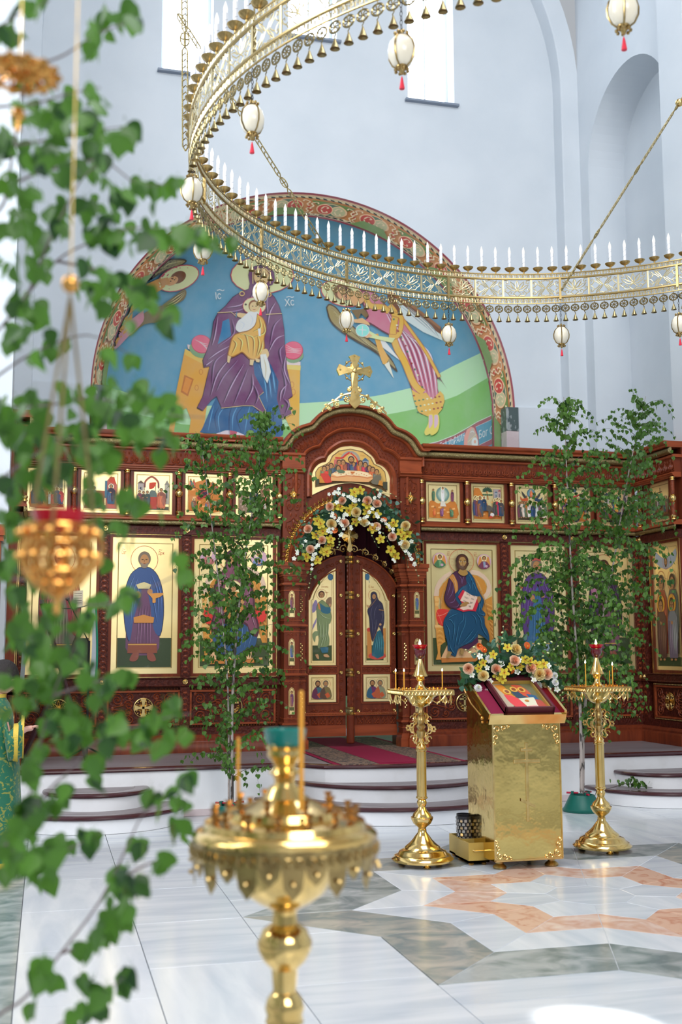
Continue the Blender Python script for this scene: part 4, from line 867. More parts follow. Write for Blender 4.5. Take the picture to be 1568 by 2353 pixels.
# clustered columns either side of the doors
small_icons = []
for s in (-1, 1):
    lab = 'left' if s < 0 else 'right'
    for (u0, u1, d) in ((.635, .80, .17), (.555, .635, .12)):
        x0, x1 = sorted((s*u0, s*u1)); b = MB().box(x0, x1, -.04, d, ZP, 2.30); co = sob(b, fm, 'column', M['wood'], po, False)
        for z in (.73, 1.255, 1.785, 2.235):
            mo = MB()
            for e, hh in ((.012, .03), (.024, .018)):
                mo.box(x0-e, x1+e, -.04, d+e, z-hh/2, z+hh/2)
            mo.box(x0-.006, x1+.006, -.04, d+.006, z-.075, z-.062); mo.box(x0-.006, x1+.006, -.04, d+.006, z+.05, z+.06); sob(mo, fm, 'column_moulding', M['woodl'], co, False)
        mo = MB()
        for e, z0, z1 in ((.03, ZP, .55), (.02, .55, .58), (.012, .58, .60), (.008, 2.30, 2.32), (.02, 2.32, 2.345), (.03, 2.345, 2.39), (.045, 2.39, 2.43), (.055, 2.43, 2.475)): mo.box(x0-e, x1+e, -.04, d+e, z0, z1)
        sob(mo, fm, 'capital_and_base', M['woodl'], co, False)
        g = MB(); cx = (x0+x1)/2
        for z in (.695, 1.22, 1.75, 2.205, 2.265): beads_h(g, x0-.01, x1+.01, z, d+.008, .006, .016)
        if u0 < .6:
            for z0 in (.72, 1.245, 1.77):
                for k in range(9): blob(g, cx+(.008 if k % 2 else -.008), d+.001, z0+.16+k*.022, .010, .013, .007, 5)
        sob(g, fm, 'gilt_beading', M['gold'], co, False)
        cv = MB()
        for z in (1.69, 2.19, 1.16, 2.41, 1.32, 1.85, .79, .62):
            for q in (-1, 1): flatp(cv, [(cx, z-.02), (cx+q*(u1-u0)*.25, z+.01), (cx+q*(u1-u0)*.38, z-.012), (cx+q*(u1-u0)*.2, z-.015)], d+.002, .004)
            blob(cv, cx, d, z+.005, .01, .018, .008)
        sob(cv, fm, 'column_carving', M['carve'], co)
        if u0 > .6:
            for k, z in enumerate((.975, 1.50, 2.02)): small_icons.append((s, cx, z, d, k))
# ================================================================ royal doors
def rs(P, robe, light, dark, folds, w=6):
    for i, f_ in enumerate(folds): P.line(f_, w*1.3, dark, 4, True); P.line([(x+w*.7, z-w*.2) for x, z in f_], w*.8, light, 4, True)
def boardmesh(out, d0, d1, f, m, parent, name='board', rim=0):
    mb = MB(); n = len(out); cx = sum(p[0] for p in out)/n; cz = sum(p[1] for p in out)/n
    mb.prism(out, d1, d0); mb.v = [f((x, y, z)) for x, y, z in mb.v]; return mb.obj(name, m, parent, False)
def groove(out, inset, f, d, m, parent, w=.004, name='incised_border'):
    cx = (min(p[0] for p in out)+max(p[0] for p in out))/2; cz = (min(p[1] for p in out)+max(p[1] for p in out))/2; hw = max(p[0] for p in out)-cx; hz = max(p[1] for p in out)-cz
    q = [(cx+(x-cx)*(1-inset/hw), d, cz+(z-cz)*(1-inset/hz)) for x, z in out]
    mb = MB(); mb.tube(q, w, 4, closed=True); mb.v = [f(p) for p in mb.v]; return mb.obj(name, m, parent)
def icon(label, out, f, d, parentless=True, name='icon', group=None, inset=.045, bbox=None, paintf=None, gold='goldleaf', thick=.03):
    """a panel icon: gold-leaf board, incised border, painting laid on it in the coordinates of bbox (x0, y0, x1, y1)"""
    u0, u1 = min(p[0] for p in out), max(p[0] for p in out); z0, z1 = min(p[1] for p in out), max(p[1] for p in out)
    b = f(((u0+u1)/2, d, z0)); t = thing(name, label, 'icon', b, 0, group)
    boardmesh(out, d-thick, d, f, M[gold], t)
    if inset: groove(out, inset, f, d+.0005, M['goldline'], t, .0032)
    if paintf:
        bx0, by0, bx1, by1 = bbox
        P = Paint(lambda x, y, k: Vector(f((u0+(x-bx0)/(bx1-bx0)*(u1-u0), d+.0015+k*.00022, z1-(y-by0)/(by1-by0)*(z1-z0)))))
        paintf(P); link('painting', P.mb.mesh('painting', M['paint'], False, False), None, t)
    return t
def ro(x0, x1, z0, z1): return [(x0, z0), (x1, z0), (x1, z1), (x0, z1)]
FL, HA, FA = 'b8803f', '5a3018', 'c89058'
def face_(P, x, y, r, hair='4a2a18', skin='b98450', beard=None, veil=None):
    if veil: P.ell(x, y, r*1.18, r*1.35, veil)
    else: P.ell(x, y-r*.15, r*1.05, r*1.2, hair)
    P.ell(x, y+r*.12, r*.72, r*.98, skin)
    if beard: P.ell(x, y+r*.78, r*.62, r*.62, beard); P.ell(x, y+r*.1, r*.6, r*.62, skin)
    P.line([(x-r*.48, y-r*.02), (x-r*.15, y)], r*.13, '2a1608'); P.line([(x+r*.15, y), (x+r*.48, y-r*.02)], r*.13, '2a1608'); P.line([(x, y), (x-r*.04, y+r*.42)], r*.1, '86552c'); P.line([(x-r*.18, y+r*.62), (x+r*.18, y+r*.62)], r*.12, '8c3a2a')
def fig(P, x, y, h, robe, cloak, halo='f2dfa0', w=.30, lean=0, head=.105, veil=None, beard=None, feet=True, rim=None, skin='b98450'):
    """a small standing figure: y is the top of the head, h its height; lean shifts the head"""
    r = h*head*.62; hx = x+lean*h; W_ = h*w/2
    if halo: P.ell(hx, y+r*1.3, r*2.1, r*2.1, rim or halo); 
    if halo and rim: P.ell(hx, y+r*1.3, r*1.9, r*1.9, halo)
    P.poly([(hx-r*1.2, y+r*2.5), (hx+r*1.2, y+r*2.5), (x+W_*.95, y+h*.27), (x+W_, y+h*.6), (x+W_*.85, y+h*.94), (x-W_*.8, y+h*.94), (x-W_, y+h*.6), (x-W_*.95, y+h*.3)], robe)
    P.poly([(hx-r*1.1, y+r*2.6), (hx+r*1.3, y+r*2.6), (x+W_, y+h*.3), (x+W_*1.08, y+h*.62), (x+W_*.3, y+h*.84), (x-W_*.35, y+h*.60), (x-W_*.1, y+h*.38), (x-W_*.8, y+h*.34)], cloak)
    lt = lambda c, k: tuple(min(1, a*k+.02) for a in col(c)[:3])
    for q in (-.5, -.1, .35, .7): P.line([(x+W_*q*.7, y+h*.34), (x+W_*q, y+h*.6), (x+W_*q*.8, y+h*.88)], W_*.13, lt(robe if q < 0 else cloak, 2.0 if int(q*10) % 2 else .45), 2, True)
    P.ell(x-W_*.1, y+h*.38, W_*.22, W_*.16, skin)
    if feet: P.ell(x-W_*.4, y+h*.965, W_*.25, h*.018, skin); P.ell(x+W_*.4, y+h*.965, W_*.25, h*.018, skin)
    face_(P, hx, y+r*1.25, r*1.15, veil=veil, beard=beard, skin=skin)
def crowd(P, pts, h, cols, halo='f2dfa0'):
    for i, (x, y) in enumerate(pts): fig(P, x, y, h, cols[i % len(cols)], cols[(i+1) % len(cols)], halo=halo, w=.34)
DF = .0
YD = -.085                                                    # door plane: behind the screen's face
for s in (-1, 1):
    lab = 'left' if s < 0 else 'right'
    d = thing('door_leaf', lab+' leaf of the carved double door, with '+('the angel' if s < 0 else 'the veiled woman in blue')+' icon', 'door', (XC+s*.3, YS+.09, .56), 0)
    out = [(.045, .57)]+[(.545, .57), (.545, 2.12)]+[(.628*cos(a), 1.955+.628*sin(a)) for a in [radians(28+58*i/14) for i in range(15)]]+[(.045, 2.58)]
    out = [(s*x, z) for x, z in out]; boardmesh(out, YD-.045, YD, fm, M['wood'], d, 'panel')
    # frame members in relief
    b = MB(); q = YD
    def bb(x0, x1, z0, z1, e): x0, x1 = sorted((s*x0, s*x1)); b.box(x0, x1, q, q+e, z0, z1)
    bb(.05, .545, .57, .66, .03); bb(.05, .545, .66, .69, .02); bb(.05, .545, .795, .83, .028)
    for x in (.135, .478): bb(x-.006, x+.006, .93, 2.15 if x > .3 else 2.46, .012)
    for z in (.928, 1.256, 1.337, ): bb(.135, .485, z-.006, z+.006, .012)
    b.v = [fm(p) for p in b.v]; b.obj('rails', M['woodl'], d, False)
    b = MB(); Ra = .50
    for R_ in (.628, .482): b.tube([(s*R_*cos(a), q+.006, 1.955+R_*sin(a)) for a in [radians((24 if R_ > .5 else 14)+(58 if R_ > .5 else 60)*i/16) for i in range(17)]], .010, 5)
    b.v = [fm(p) for p in b.v]; b.obj('arched_rail', M['woodl'], d)
    cv = MB()
    for x in (.098, .515):                                    # carved vertical strips between the bosses
        for z in [.98+.1*i for i in range(15)]:
            if x > .3 and z > 2.05: continue
            if min(abs(z-k) for k in (.845, 1.27, 1.70, 2.13, 2.52)) < .055: continue
            for e in (-1, 1): cv.tube([(s*x+e*(.010+.013*(1-.8*t)*cos(3+7*t)), q+.003, z+.024*(1-.8*t)*sin(3+7*t)) for t in [j/8 for j in range(9)]], .0036, 4)
            blob(cv, s*x, q+.002, z+.035, .007, .016, .008)
    for z in (.845, 1.297):
        for k in range(6):
            x = s*(.175+.052*k); cv.tube([(x+.022*(1-.8*t)*cos(3*(k % 2)+7*t), q+.003, z+.022*(1-.8*t)*sin(3*(k % 2)+7*t)) for t in [j/8 for j in range(9)]], .004, 4); blob(cv, x+s*.026, q, z+.012*(-1)**k, .010, .016, .008)
    for k in range(9):
        a = radians(26+6.2*k); x, z = s*.555*cos(a), 1.955+.555*sin(a)
        cv.tube([(x+.028*(1-.8*t)*cos(3*(k % 2)+7*t), q+.003, z+.028*(1-.8*t)*sin(3*(k % 2)+7*t)) for t in [j/8 for j in range(9)]], .0045, 4)
    cv.v = [fm(p) for p in cv.v]; cv.obj('door_carving', M['carve'], d)
    lt_ = MB(); n = 5                                        # openwork of pointed arches along the foot
    for k in range(n):
        x = .075+(k+.5)*.47/n; w = .47/n
        for e in (-1, 1):
            lt_.tube([(s*(x+e*w*.5), q+.006, .785), (s*(x+e*w*.3), q+.008, .75), (s*(x+e*w*.1), q+.008, .735)], .0045, 4); lt_.tube([(s*(x+e*w*.08), q+.008, .765), (s*(x+e*w*.33), q+.008, .735), (s*(x+e*w*.36), q+.008, .70)], .0045, 4)
            blob(lt_, s*(x+e*w*.15), q+.002, .705, .012, .012, .01)
        blob(lt_, s*x, q+.002, .722, .012, .016, .012); blob(lt_, s*x, q+.004, .775, .010, .012, .01)
    lt_.v = [fm(p) for p in lt_.v]; lt_.obj('gothic_tracery', M['carve'], d)
    g = MB(); x0, x1 = sorted((s*.05, s*.55)); beads_h(g, x0, x1, .812, q+.028, .007, .018); g.v = [fm(p) for p in g.v]; g.obj('gilt_beading', M['gold'], d)
    for x, zs in ((.100, (.845, 1.27, 1.70, 2.13, 2.515)), (.520, (.845, 1.27, 1.70, 2.13))):
        for z in zs:
            g = MB(); boss(g, s*x, z, q+.002, .024); g.v = [fm(p) for p in g.v]; g.obj('gilt_boss', M['gold'], d)
    g = MB()                                                  # gilt scroll crest riding the arch
    for k, (a, r_) in enumerate(((84.5, .055), (73, .045), (62, .038), (51, .033), (41, .028), (32, .022), (24, .018))):
        a = radians(a); R_ = .645+r_; cx, cz = s*R_*cos(a), 1.955+R_*sin(a)
        g.tube([(cx+s*r_*(1-.82*t)*cos(pi*1.2-8.6*t), q+.004, cz+r_*(1-.82*t)*sin(pi*1.2-8.6*t)) for t in [j/16 for j in range(17)]], [.007*(1-.4*j/16) for j in range(17)], 5)
        g.sphere((cx, q+.006-0, cz), .009, 6, 4)
        for e in (.5, 1.1): blob(g, cx+s*r_*1.0*cos(a+e), q, cz+r_*1.0*sin(a+e), .010, .016, .008)
        a2 = a-.10; g.tube([(s*(R_-.02)*cos(a), q, 1.955+(R_-.03)*sin(a)), (s*(R_+.01)*cos(a2), q+.004, 1.955+(R_+.01)*sin(a2)), (s*(R_-.01)*cos(a2-.07), q, 1.955+(R_-.01)*sin(a2-.07))], .006, 4)
    g.v = [fm((x, -y+2*q, z)) for x, y, z in g.v]; g.obj('gilt_scroll_crest', M['gold'], d)
# centre post on the left leaf's edge, its gilt rings and cross
pst = thing('door_post', 'turned centre post of the double door with ribbed gilt rings and gilt cross', 'door post', (XC, YS+.05, .50))
b = MB(); b.lathe([(.038, .49), (.046, .50), (.046, .80)], 16); b.lathe([(.036, .86), (.036, 2.50)], 16); b.lathe([(.036, 2.56), (.04, 2.60), (.032, 2.615), (.0, 2.62)], 16)
b.v = [(XC+x, YS+.055+y, z) for x, y, z in b.v]; b.obj('shaft', M['wood'], pst)
cv = MB()
for k, (lo, hi) in enumerate(((.87, 1.22), (1.32, 1.66), (1.75, 2.08), (2.18, 2.48))):
    n = 5
    for i in range(n):
        z = lo+(i+.5)*(hi-lo)/n
        for q in range(5):
            t = -pi/2+(q-2)*.52; p = (XC+.037*cos(t), YS+.055+.037*sin(t), z+.012*((q+i) % 2)); u = (-sin(t), cos(t))
            cv.add([(p[0]+u[0]*.007, p[1]+u[1]*.007, p[2]), (p[0], p[1], p[2]+.03), (p[0]-u[0]*.007, p[1]-u[1]*.007, p[2]), (p[0], p[1], p[2]-.03), (p[0]+.008*cos(t), p[1]+.008*sin(t), p[2]+.005)], [(0, 1, 4), (1, 2, 4), (2, 3, 4), (3, 0, 4)])
cv.obj('shaft_carving', M['carve'], pst)
for z in (.845, 1.27, 1.70, 2.13, 2.53):
    g = MB()
    for e in (-.028, .028):
        for i in range(16):
            a = 2*pi*i/16; g.tube([(XC+.041*cos(a), YS+.055+.041*sin(a), z+e-.014), (XC+.043*cos(a), YS+.055+.043*sin(a), z+e), (XC+.041*cos(a), YS+.055+.041*sin(a), z+e+.014)], .008, 4)
    g.lathe([(.044, z-.006), (.048, z), (.044, z+.006)], 16, cx=XC, cy=YS+.055); g.obj('gilt_ring', M['gold'], pst)
def cross(mb, cx, cy, cz, h, w, t=.014, foot=1.0):
    """flared cross in the x-z plane"""
    zc = cz; a = w/2
    for (dx, dz, L) in ((0, 1, h*.38), (0, -1, h*.62*foot), (1, 0, a), (-1, 0, a)):
        nx, nz = dz, -dx; o = [(nx*.10*w, nz*.10*w), (nx*.075*w+dx*L*.6, nz*.075*w+dz*L*.6), (nx*.16*w+dx*L*.86, nz*.16*w+dz*L*.86), (dx*L, dz*L), (-nx*.16*w+dx*L*.86, -nz*.16*w+dz*L*.86), (-nx*.075*w+dx*L*.6, -nz*.075*w+dz*L*.6), (-nx*.10*w, -nz*.10*w)]
        mb.add([(cx, cy-t*1.5, zc)]+[(cx+x, cy-t, zc+z) for x, z in o]+[(cx+x, cy+t, zc+z) for x, z in o], [(0, i+1, i+2) for i in range(6)]+[(i+1, i+2, i+9, i+8) for i in range(6)])
    return mb
g = MB(); cross(g, XC, YS+.05, 2.80, .30, .20, .010)
for i in range(24):
    a = 2*pi*i/24; g.tube([(XC+.02*cos(a), YS+.055, 2.80+.02*sin(a)), (XC+(.085-.012*(i % 3 == 1))*cos(a), YS+.055, 2.80+(.085-.012*(i % 3 == 1))*sin(a))], .006, 4)
g.box(XC-.012, XC+.012, YS+.045, YS+.06, 2.60, 2.72); g.obj('gilt_cross', M['gold'], pst)
cu = MB(); rows = []
for j in range(49):
    x = -.62+1.24*j/48; rows.append((x, .30+.025*sin(x*46)+.012*sin(x*91)))
cu.strip([(XC+x, YS+y, 1.0) for x, y in rows], [(XC+x, YS+y, 3.10) for x, y in rows])
cut = thing('door_curtain', 'dark crimson curtain hanging behind the double door', 'curtain', (XC, YS+.3, .5)); cu.obj('cloth', M['curtain'], cut); MB().tube([(XC-.66, YS+.3, 3.09), (XC+.66, YS+.3, 3.09)], .012, 8).obj('rod', M['brassd'], cut)
# big gilt cross on top of the portal
tc_ = thing('gilt_cross', 'gilt flared cross on scrolled foot crowning the portal arch', 'cross', (XC, YS-.2, 4.22))
g = MB(); cross(g, XC, YS-.2, 4.655, .50, .42, .016, 1.42); g.obj('cross', M['gold'], tc_)
g = MB(); g.sphere((XC, YS-.225, 4.655), .03, 12, 6, (1, .5, 1))
for i in range(4):
    a = pi/4+i*pi/2
    for s in (-1, 1): c = a+s*.42; g.tube([(XC+(.045+.05*t)*cos(c-s*.2*t)+.028*(1-t)*cos(8*t), YS-.205, 4.655+(.045+.05*t)*sin(c-s*.2*t)+.028*(1-t)*sin(8*t)) for t in [j/10 for j in range(11)]], .006, 4)
    g.sphere((XC+.128*cos(a), YS-.205, 4.655+.128*sin(a)), .017, 8, 5); g.tube([(XC+.122*cos(a+q), YS-.2, 4.655+.122*sin(a+q)) for q in [-.5+j*.1 for j in range(11)]], .006, 4)
for dx, dz in ((0, .17), (0, -.56*0-.25), (.17, 0), (-.17, 0)): g.sphere((XC+dx, YS-.222, 4.655+dz), .012, 8, 4)
g.obj('filigree', M['gold'], tc_)
g = MB()
for s in (-1, 1):
    for cx, cz, r_, a0, dr in ((.098, 4.325, .062, 0, 1), (.205, 4.255, .048, 2, -1), (.30, 4.205, .036, 1, 1), (.06, 4.43, .030, 3, -1)):
        g.tube([(XC+s*(cx+r_*(1-.8*t)*cos(a0+dr*8*t)), YS-.20, cz+r_*(1-.8*t)*sin(a0+dr*8*t)) for t in [j/16 for j in range(17)]], [.010*(1-.4*j/16) for j in range(17)], 5); g.sphere((XC+s*cx, YS-.21, cz), .016 if r_ > .05 else .009, 8, 5)
        for k in range(5): t = k*1.25; blob(g, XC+s*(cx+r_*.35*cos(t)), YS-.215, cz+r_*.35*sin(t), .011, .011, -.008)
    g.tube([(XC+s*.02, YS-.2, 4.40), (XC+s*.06, YS-.2, 4.39), (XC+s*.16, YS-.2, 4.36), (XC+s*.23, YS-.2, 4.30), (XC+s*.31, YS-.2, 4.25), (XC+s*.37, YS-.2, 4.185), (XC+s*.375, YS-.2, 4.16)], [.012, .012, .010, .012, .009, .012, .005], 5)
    for cx, cz in ((.15, 4.375), (.25, 4.30), (.33, 4.245), (.045, 4.46)): blob(g, XC+s*cx, YS-.205, cz, .024, .018, -.012)
g.obj('scrolled_foot', M['gold'], tc_)
# hooks: small icons on the columns
sc_ = ['8a5a50', '4a5a8c', '6a3a5c', '5c6a50', '7a4a3a', '4a6a6a']; SN = ['lowest', 'middle', 'topmost']
for j, (s, cx, z, d, k) in enumerate(small_icons):
    o = [(cx-.033, z-.145), (cx+.033, z-.145), (cx+.033, z+.10), (cx+.02, z+.132), (cx, z+.145), (cx-.02, z+.132), (cx-.033, z+.10)]
    def pf(P, j=j): P.ring(50, 70, 20, 20, 2, 'b04030'); fig(P, 50, 56, 240, sc_[j % 6], sc_[(j+2) % 6], halo=None, w=.24, head=.12); P.poly([(15, 292), (85, 292), (85, 340), (15, 340)], '5a5a30')
    icon('small %s saint icon set in the column %s of the double door' % (SN[k], 'left' if s < 0 else 'right'), o, fm, d+.008, bbox=(0, 0, 100, 400), paintf=pf, inset=.007, name='column_icon', thick=.006)
# ================================================================ the icons
def border(P, x0, y0, x1, y1, w, c='a8843c'): P.line([(x0, y0), (x1, y0), (x1, y1), (x0, y1), (x0, y0)], w, c)
def letters(P, x, y, h, t, c='b8452a', xs=.6): P.text(x, y, h, t, c, 0, 0, xs); P.line([(x+h*.1, y-h*.95), (x+h*.35, y-h*1.08), (x+h*.6, y-h*.92), (x+h*.8, y-h*1.02)], h*.07, c)
def throne(P):
    P.poly([(215, 1725), (1290, 1725), (1290, 2180), (220, 2180)], '3c4a24')
    P.poly([(240, 1010), (262, 860), (320, 740), (420, 640), (540, 570), (560, 640), (470, 690), (390, 780), (330, 900), (320, 1010)], 'e0bfa2')
    P.poly([(860, 570), (900, 548), (1010, 560), (1120, 630), (1200, 730), (1236, 850), (1215, 960), (1150, 1040), (1090, 1080), (1075, 1000), (1130, 940), (1163, 860), (1150, 770), (1070, 680), (960, 630), (880, 625)], 'e0bfa2')
    P.poly([(330, 1010), (340, 890), (400, 790), (500, 690), (900, 630), (1000, 650), (1110, 730), (1155, 830), (1140, 930), (1080, 1000), (1100, 1080), (1245, 1000), (1255, 1800), (1180, 1800), (1100, 1560), (400, 1560), (360, 1100)], 'cf8a34')
    for i in range(16): P.line([(920+i*12, 660+i*22), (1000+i*9, 760+i*30), (1090+i*8, 960+i*40)], 7, ('f0c070', '9c5a1c')[i % 2], 3, True); P.line([(480-i*8, 700+i*20), (440-i*6, 800+i*26), (400-i*4, 960+i*24)], 7, ('f0c070', '9c5a1c')[i % 2], 3, True); P.line([(1110+i*8, 1120+i*40), (1240, 1180+i*40)], 6, ('f0c070', '9c5a1c')[i % 2])
    P.poly([(240, 1010), (325, 1010), (322, 1100), (300, 1180), (330, 1240), (300, 1520), (258, 1520), (250, 1180)], 'dfa052'); P.ell(285, 1060, 42, 38, 'e8b468'); P.ell(285, 1150, 38, 30, 'e8b468')
    P.poly([(240, 1505), (420, 1505), (420, 1560), (400, 1580), (420, 1800), (340, 1850), (330, 1960), (345, 2095), (255, 2095), (290, 1980), (270, 1760), (262, 1575), (245, 1560)], 'd8933c'); P.poly([(240, 1505), (430, 1505), (430, 1548), (245, 1548)], 'eab870')
    for i in range(7): P.line([(280, 1620+i*40), (330, 1600+i*40), (390, 1640+i*40)], 6, ('f0c070', '9c5a1c')[i % 2], 3, True)
    P.poly([(340, 1850), (400, 1800), (470, 1790), (430, 1950), (380, 2050), (350, 2050)], '3c4a24')
    P.poly([(450, 1850), (960, 1750), (1040, 1760), (1000, 2060), (345, 2060)], 'e6b483'); P.poly([(345, 2060), (1180, 2040), (1180, 2120), (350, 2145)], 'c97a34'); P.line([(345, 2062), (1180, 2050)], 10, 'f0c890')
def christ(P):
    border(P, 200, 198, 1265, 2190, 8, '8c7434'); P.line([(200, 198), (200, 1720)], 6, '5c4a1c'); P.line([(200, 198), (1255, 198)], 6, '5c4a1c')
    throne(P)
    P.poly([(270, 1300), (300, 1240), (400, 1230), (490, 1260), (480, 1400), (400, 1520), (320, 1490), (275, 1400)], 'd8352a', 4); P.line([(290, 1350), (380, 1330), (480, 1280)], 6, 'e8a888', 3); P.line([(280, 1270), (330, 1380), (370, 1500)], 6, 'e8785c', 3)
    P.ring(717, 400, 214, 212, 8, 'c85a2c'); 
    for a in (655, 775): P.line([(a, 200), (a, 300)], 3, 'c8885c')
    for a in (360, 468): P.line([(505, a), (620, a)], 3, 'c8885c'); P.line([(820, a), (930, a)], 3, 'c8885c')
    P.text(545, 425, 40, 'O', 'c8703c'); P.text(855, 430, 40, 'H', 'c8703c'); P.text(705, 250, 36, 'W', 'c8703c', 0, 0, .5); letters(P, 466, 305, 66, '\u0406\u0421'); letters(P, 930, 315, 66, '\u0425\u0421')
    for cx, cy, r1, c2 in ((343, 390, '4a7a4c', '7aa070'), (1106, 402, '7a3a50', '8c9ab0')):
        P.ell(cx, cy, 124, 132, 'cfa6b4'); P.ell(cx, cy-55, 62, 62, 'c8a060'); P.ell(cx, cy-55, 58, 58, 'ecd9a0')
        for s in (-1, 1): P.poly([(cx+s*30, cy+10), (cx+s*50, cy-60), (cx+s*75, cy-90), (cx+s*95, cy-20), (cx+s*105, cy+60), (cx+s*60, cy+60)], 'd08a44', 3)
        P.poly([(cx-40, cy-5), (cx+30, cy-5), (cx+80, cy+45), (cx+98, cy+85), (cx+50, cy+120), (cx, cy+131), (cx-50, cy+122), (cx-98, cy+80), (cx-75, cy+40)], r1, 2); P.poly([(cx-20, cy+5), (cx+20, cy+5), (cx+30, cy+90), (cx-10, cy+110)], c2); face_(P, cx, cy-55, 34, '4a2c18'); P.ell(cx+35, cy+80, 24, 24, 'c8a0b0')
    # tunic, clavus, cloak
    P.poly([(545, 620), (640, 560), (800, 560), (880, 650), (900, 900), (700, 1250), (560, 1235), (460, 1190), (405, 1080), (410, 980), (440, 880), (490, 700)], '2a1224', 3); P.poly([(552, 628), (640, 575), (795, 575), (860, 660), (860, 880), (690, 1230), (565, 1215), (475, 1175), (420, 1080), (425, 985), (455, 880), (503, 712)], '4c2440', 3)
    rs(P, 0, '8a6a98', '30142c', [((520, 740), (490, 880), (450, 1000)), ((560, 800), (540, 950), (470, 1060)), ((600, 1000), (560, 1100), (480, 1130)), ((650, 640), (700, 720), (690, 800)), ((760, 640), (720, 720), (710, 800)), ((660, 1120), (620, 1190), (540, 1195))], 9)
    P.poly([(495, 690), (555, 625), (600, 690), (635, 780), (640, 900), (600, 990), (585, 880), (560, 780)], 'c8843c', 2); rs(P, 0, 'f0c080', '9c5a20', [((560, 650), (600, 780), (605, 930)), ((530, 680), (580, 760), (595, 880))], 8)
    bl = [(800, 560), (870, 620), (930, 720), (970, 850), (1040, 990), (1085, 1080), (1070, 1180), (1050, 1240), (1105, 1300), (1095, 1350), (1060, 1345), (1090, 1400), (1095, 1500), (1140, 1600), (1165, 1700), (1160, 1790), (1080, 1720), (980, 1660), (960, 1760), (850, 1810), (700, 1870), (620, 1930), (585, 2040), (530, 2030), (455, 1960), (440, 1800), (400, 1650), (378, 1500), (400, 1400), (450, 1320), (510, 1235), (620, 1250), (740, 1250), (620, 1100), (590, 1000), (600, 960), (700, 850), (790, 800), (780, 700), (790, 620)]
    P.poly(bl, '0a2234', 3); P.poly([(770+(x-770)*.985, 1250+(z-1250)*.99) for x, z in bl], '134868', 3)
    rs(P, 0, '3f87ac', '0a2a40', [((820, 620), (880, 750), (880, 900)), ((850, 680), (930, 850), (960, 960)), ((800, 760), (840, 840), (830, 900)), ((720, 860), (660, 920), (620, 1000)), ((960, 1000), (1000, 1150), (980, 1290)), ((1040, 1050), (1020, 1180), (1050, 1290)), ((700, 1270), (720, 1400), (640, 1500)), ((760, 1330), (740, 1500), (660, 1700)), ((850, 1320), (920, 1380), (940, 1500)), ((930, 1290), (1010, 1400), (1040, 1560)), ((430, 1430), (500, 1420), (560, 1520)), ((410, 1480), (470, 1600), (480, 1780)), ((560, 1440), (560, 1600), (520, 1800)), ((640, 1480), (600, 1700), (560, 1900)), ((700, 1560), (640, 1760), (620, 1860)), ((900, 1560), (800, 1700), (680, 1830)), ((960, 1600), (860, 1740), (720, 1850)), ((1010, 1480), (1060, 1600), (1120, 1700)), ((470, 1820), (500, 1920), (560, 2010)), ((620, 1310), (520, 1350), (420, 1420)), ((980, 1310), (1050, 1330), (1080, 1330))], 10)
    P.poly([(960, 1700), (970, 1800), (860, 1880), (800, 1925), (640, 1900), (700, 1870), (850, 1810)], '4c2040')
    P.poly([(635, 1020), (718, 898), (760, 925), (870, 990), (985, 1020), (1000, 1090), (935, 1270), (820, 1260), (720, 1278), (600, 1235), (690, 1190), (700, 1130)], 'cc2438'); P.poly([(755, 920), (870, 990), (975, 1015), (880, 1240), (800, 1235), (720, 1250), (655, 1215), (800, 1140), (670, 1085)], 'e8c8b0')
    for k in range(4): y = 975+k*62; P.text(770-k*26, y, 46, ['\u041f\u0440\u0454\u0438\u0434', '\u0411\u043b\u0430\u0433\u043e', '\u0441\u043b\u043e\u0432', '\u043d\u0430\u0441\u043b'][k], '3a2a20', .25, .12, .5); P.text(880-k*22, y+28, 44, ['\u043c\u0438\u0440', '\u0433\u043e\u0441\u043f', '\u0434\u0430\u0441\u0442', '\u0446\u0430\u0440'][k], '3a2a20', .25, .06, .5)
    P.poly([(660, 1180), (700, 1130), (780, 1105), (830, 1130), (790, 1150), (770, 1180), (700, 1190)], 'a87c44', 3); P.poly([(960, 1020), (1010, 1010), (1028, 1060), (1000, 1110), (975, 1120)], 'a87c44', 2)
    P.poly([(640, 600), (680, 540), (770, 545), (810, 620), (740, 658), (680, 640)], 'a8803f', 3)
    P.ell(713, 395, 110, 120, '3a1c10'); P.poly([(620, 400), (610, 470), (640, 560), (690, 540), (760, 550), (800, 500), (820, 420)], '4c2818', 3); P.ell(720, 420, 66, 95, 'b08648'); P.poly([(655, 420), (660, 500), (690, 550), (730, 562), (775, 540), (790, 480), (785, 430), (760, 470), (725, 462), (690, 470)], '5c3a1c', 3); P.ell(722, 455, 45, 38, 'b08648'); P.poly([(640, 400), (655, 330), (710, 300), (770, 320), (800, 390), (770, 345), (715, 330), (670, 350)], '5c3018', 3)
    for s in (-1, 1): P.line([(722+s*18, 398), (722+s*52, 394)], 8, '3a2010'); P.ell(722+s*34, 412, 17, 8, 'e0d0b0'); P.ell(722+s*34, 412, 8, 8, '1a0e08'); P.line([(722+s*18, 378), (722+s*54, 384)], 5, '4c2c14')
    P.line([(722, 400), (716, 456), (730, 462)], 7, '7c5228', 3); P.line([(698, 484), (722, 478), (748, 484)], 8, '7c2e20', 3)
    P.ell(672, 1965, 42, 62, 'a8844c', .1); P.poly([(450, 1950), (510, 1975), (450, 2060), (415, 2065), (418, 2030)], 'a8844c', 3); P.line([(660, 1930), (650, 1990), (680, 2010)], 7, '4c3418', 3)
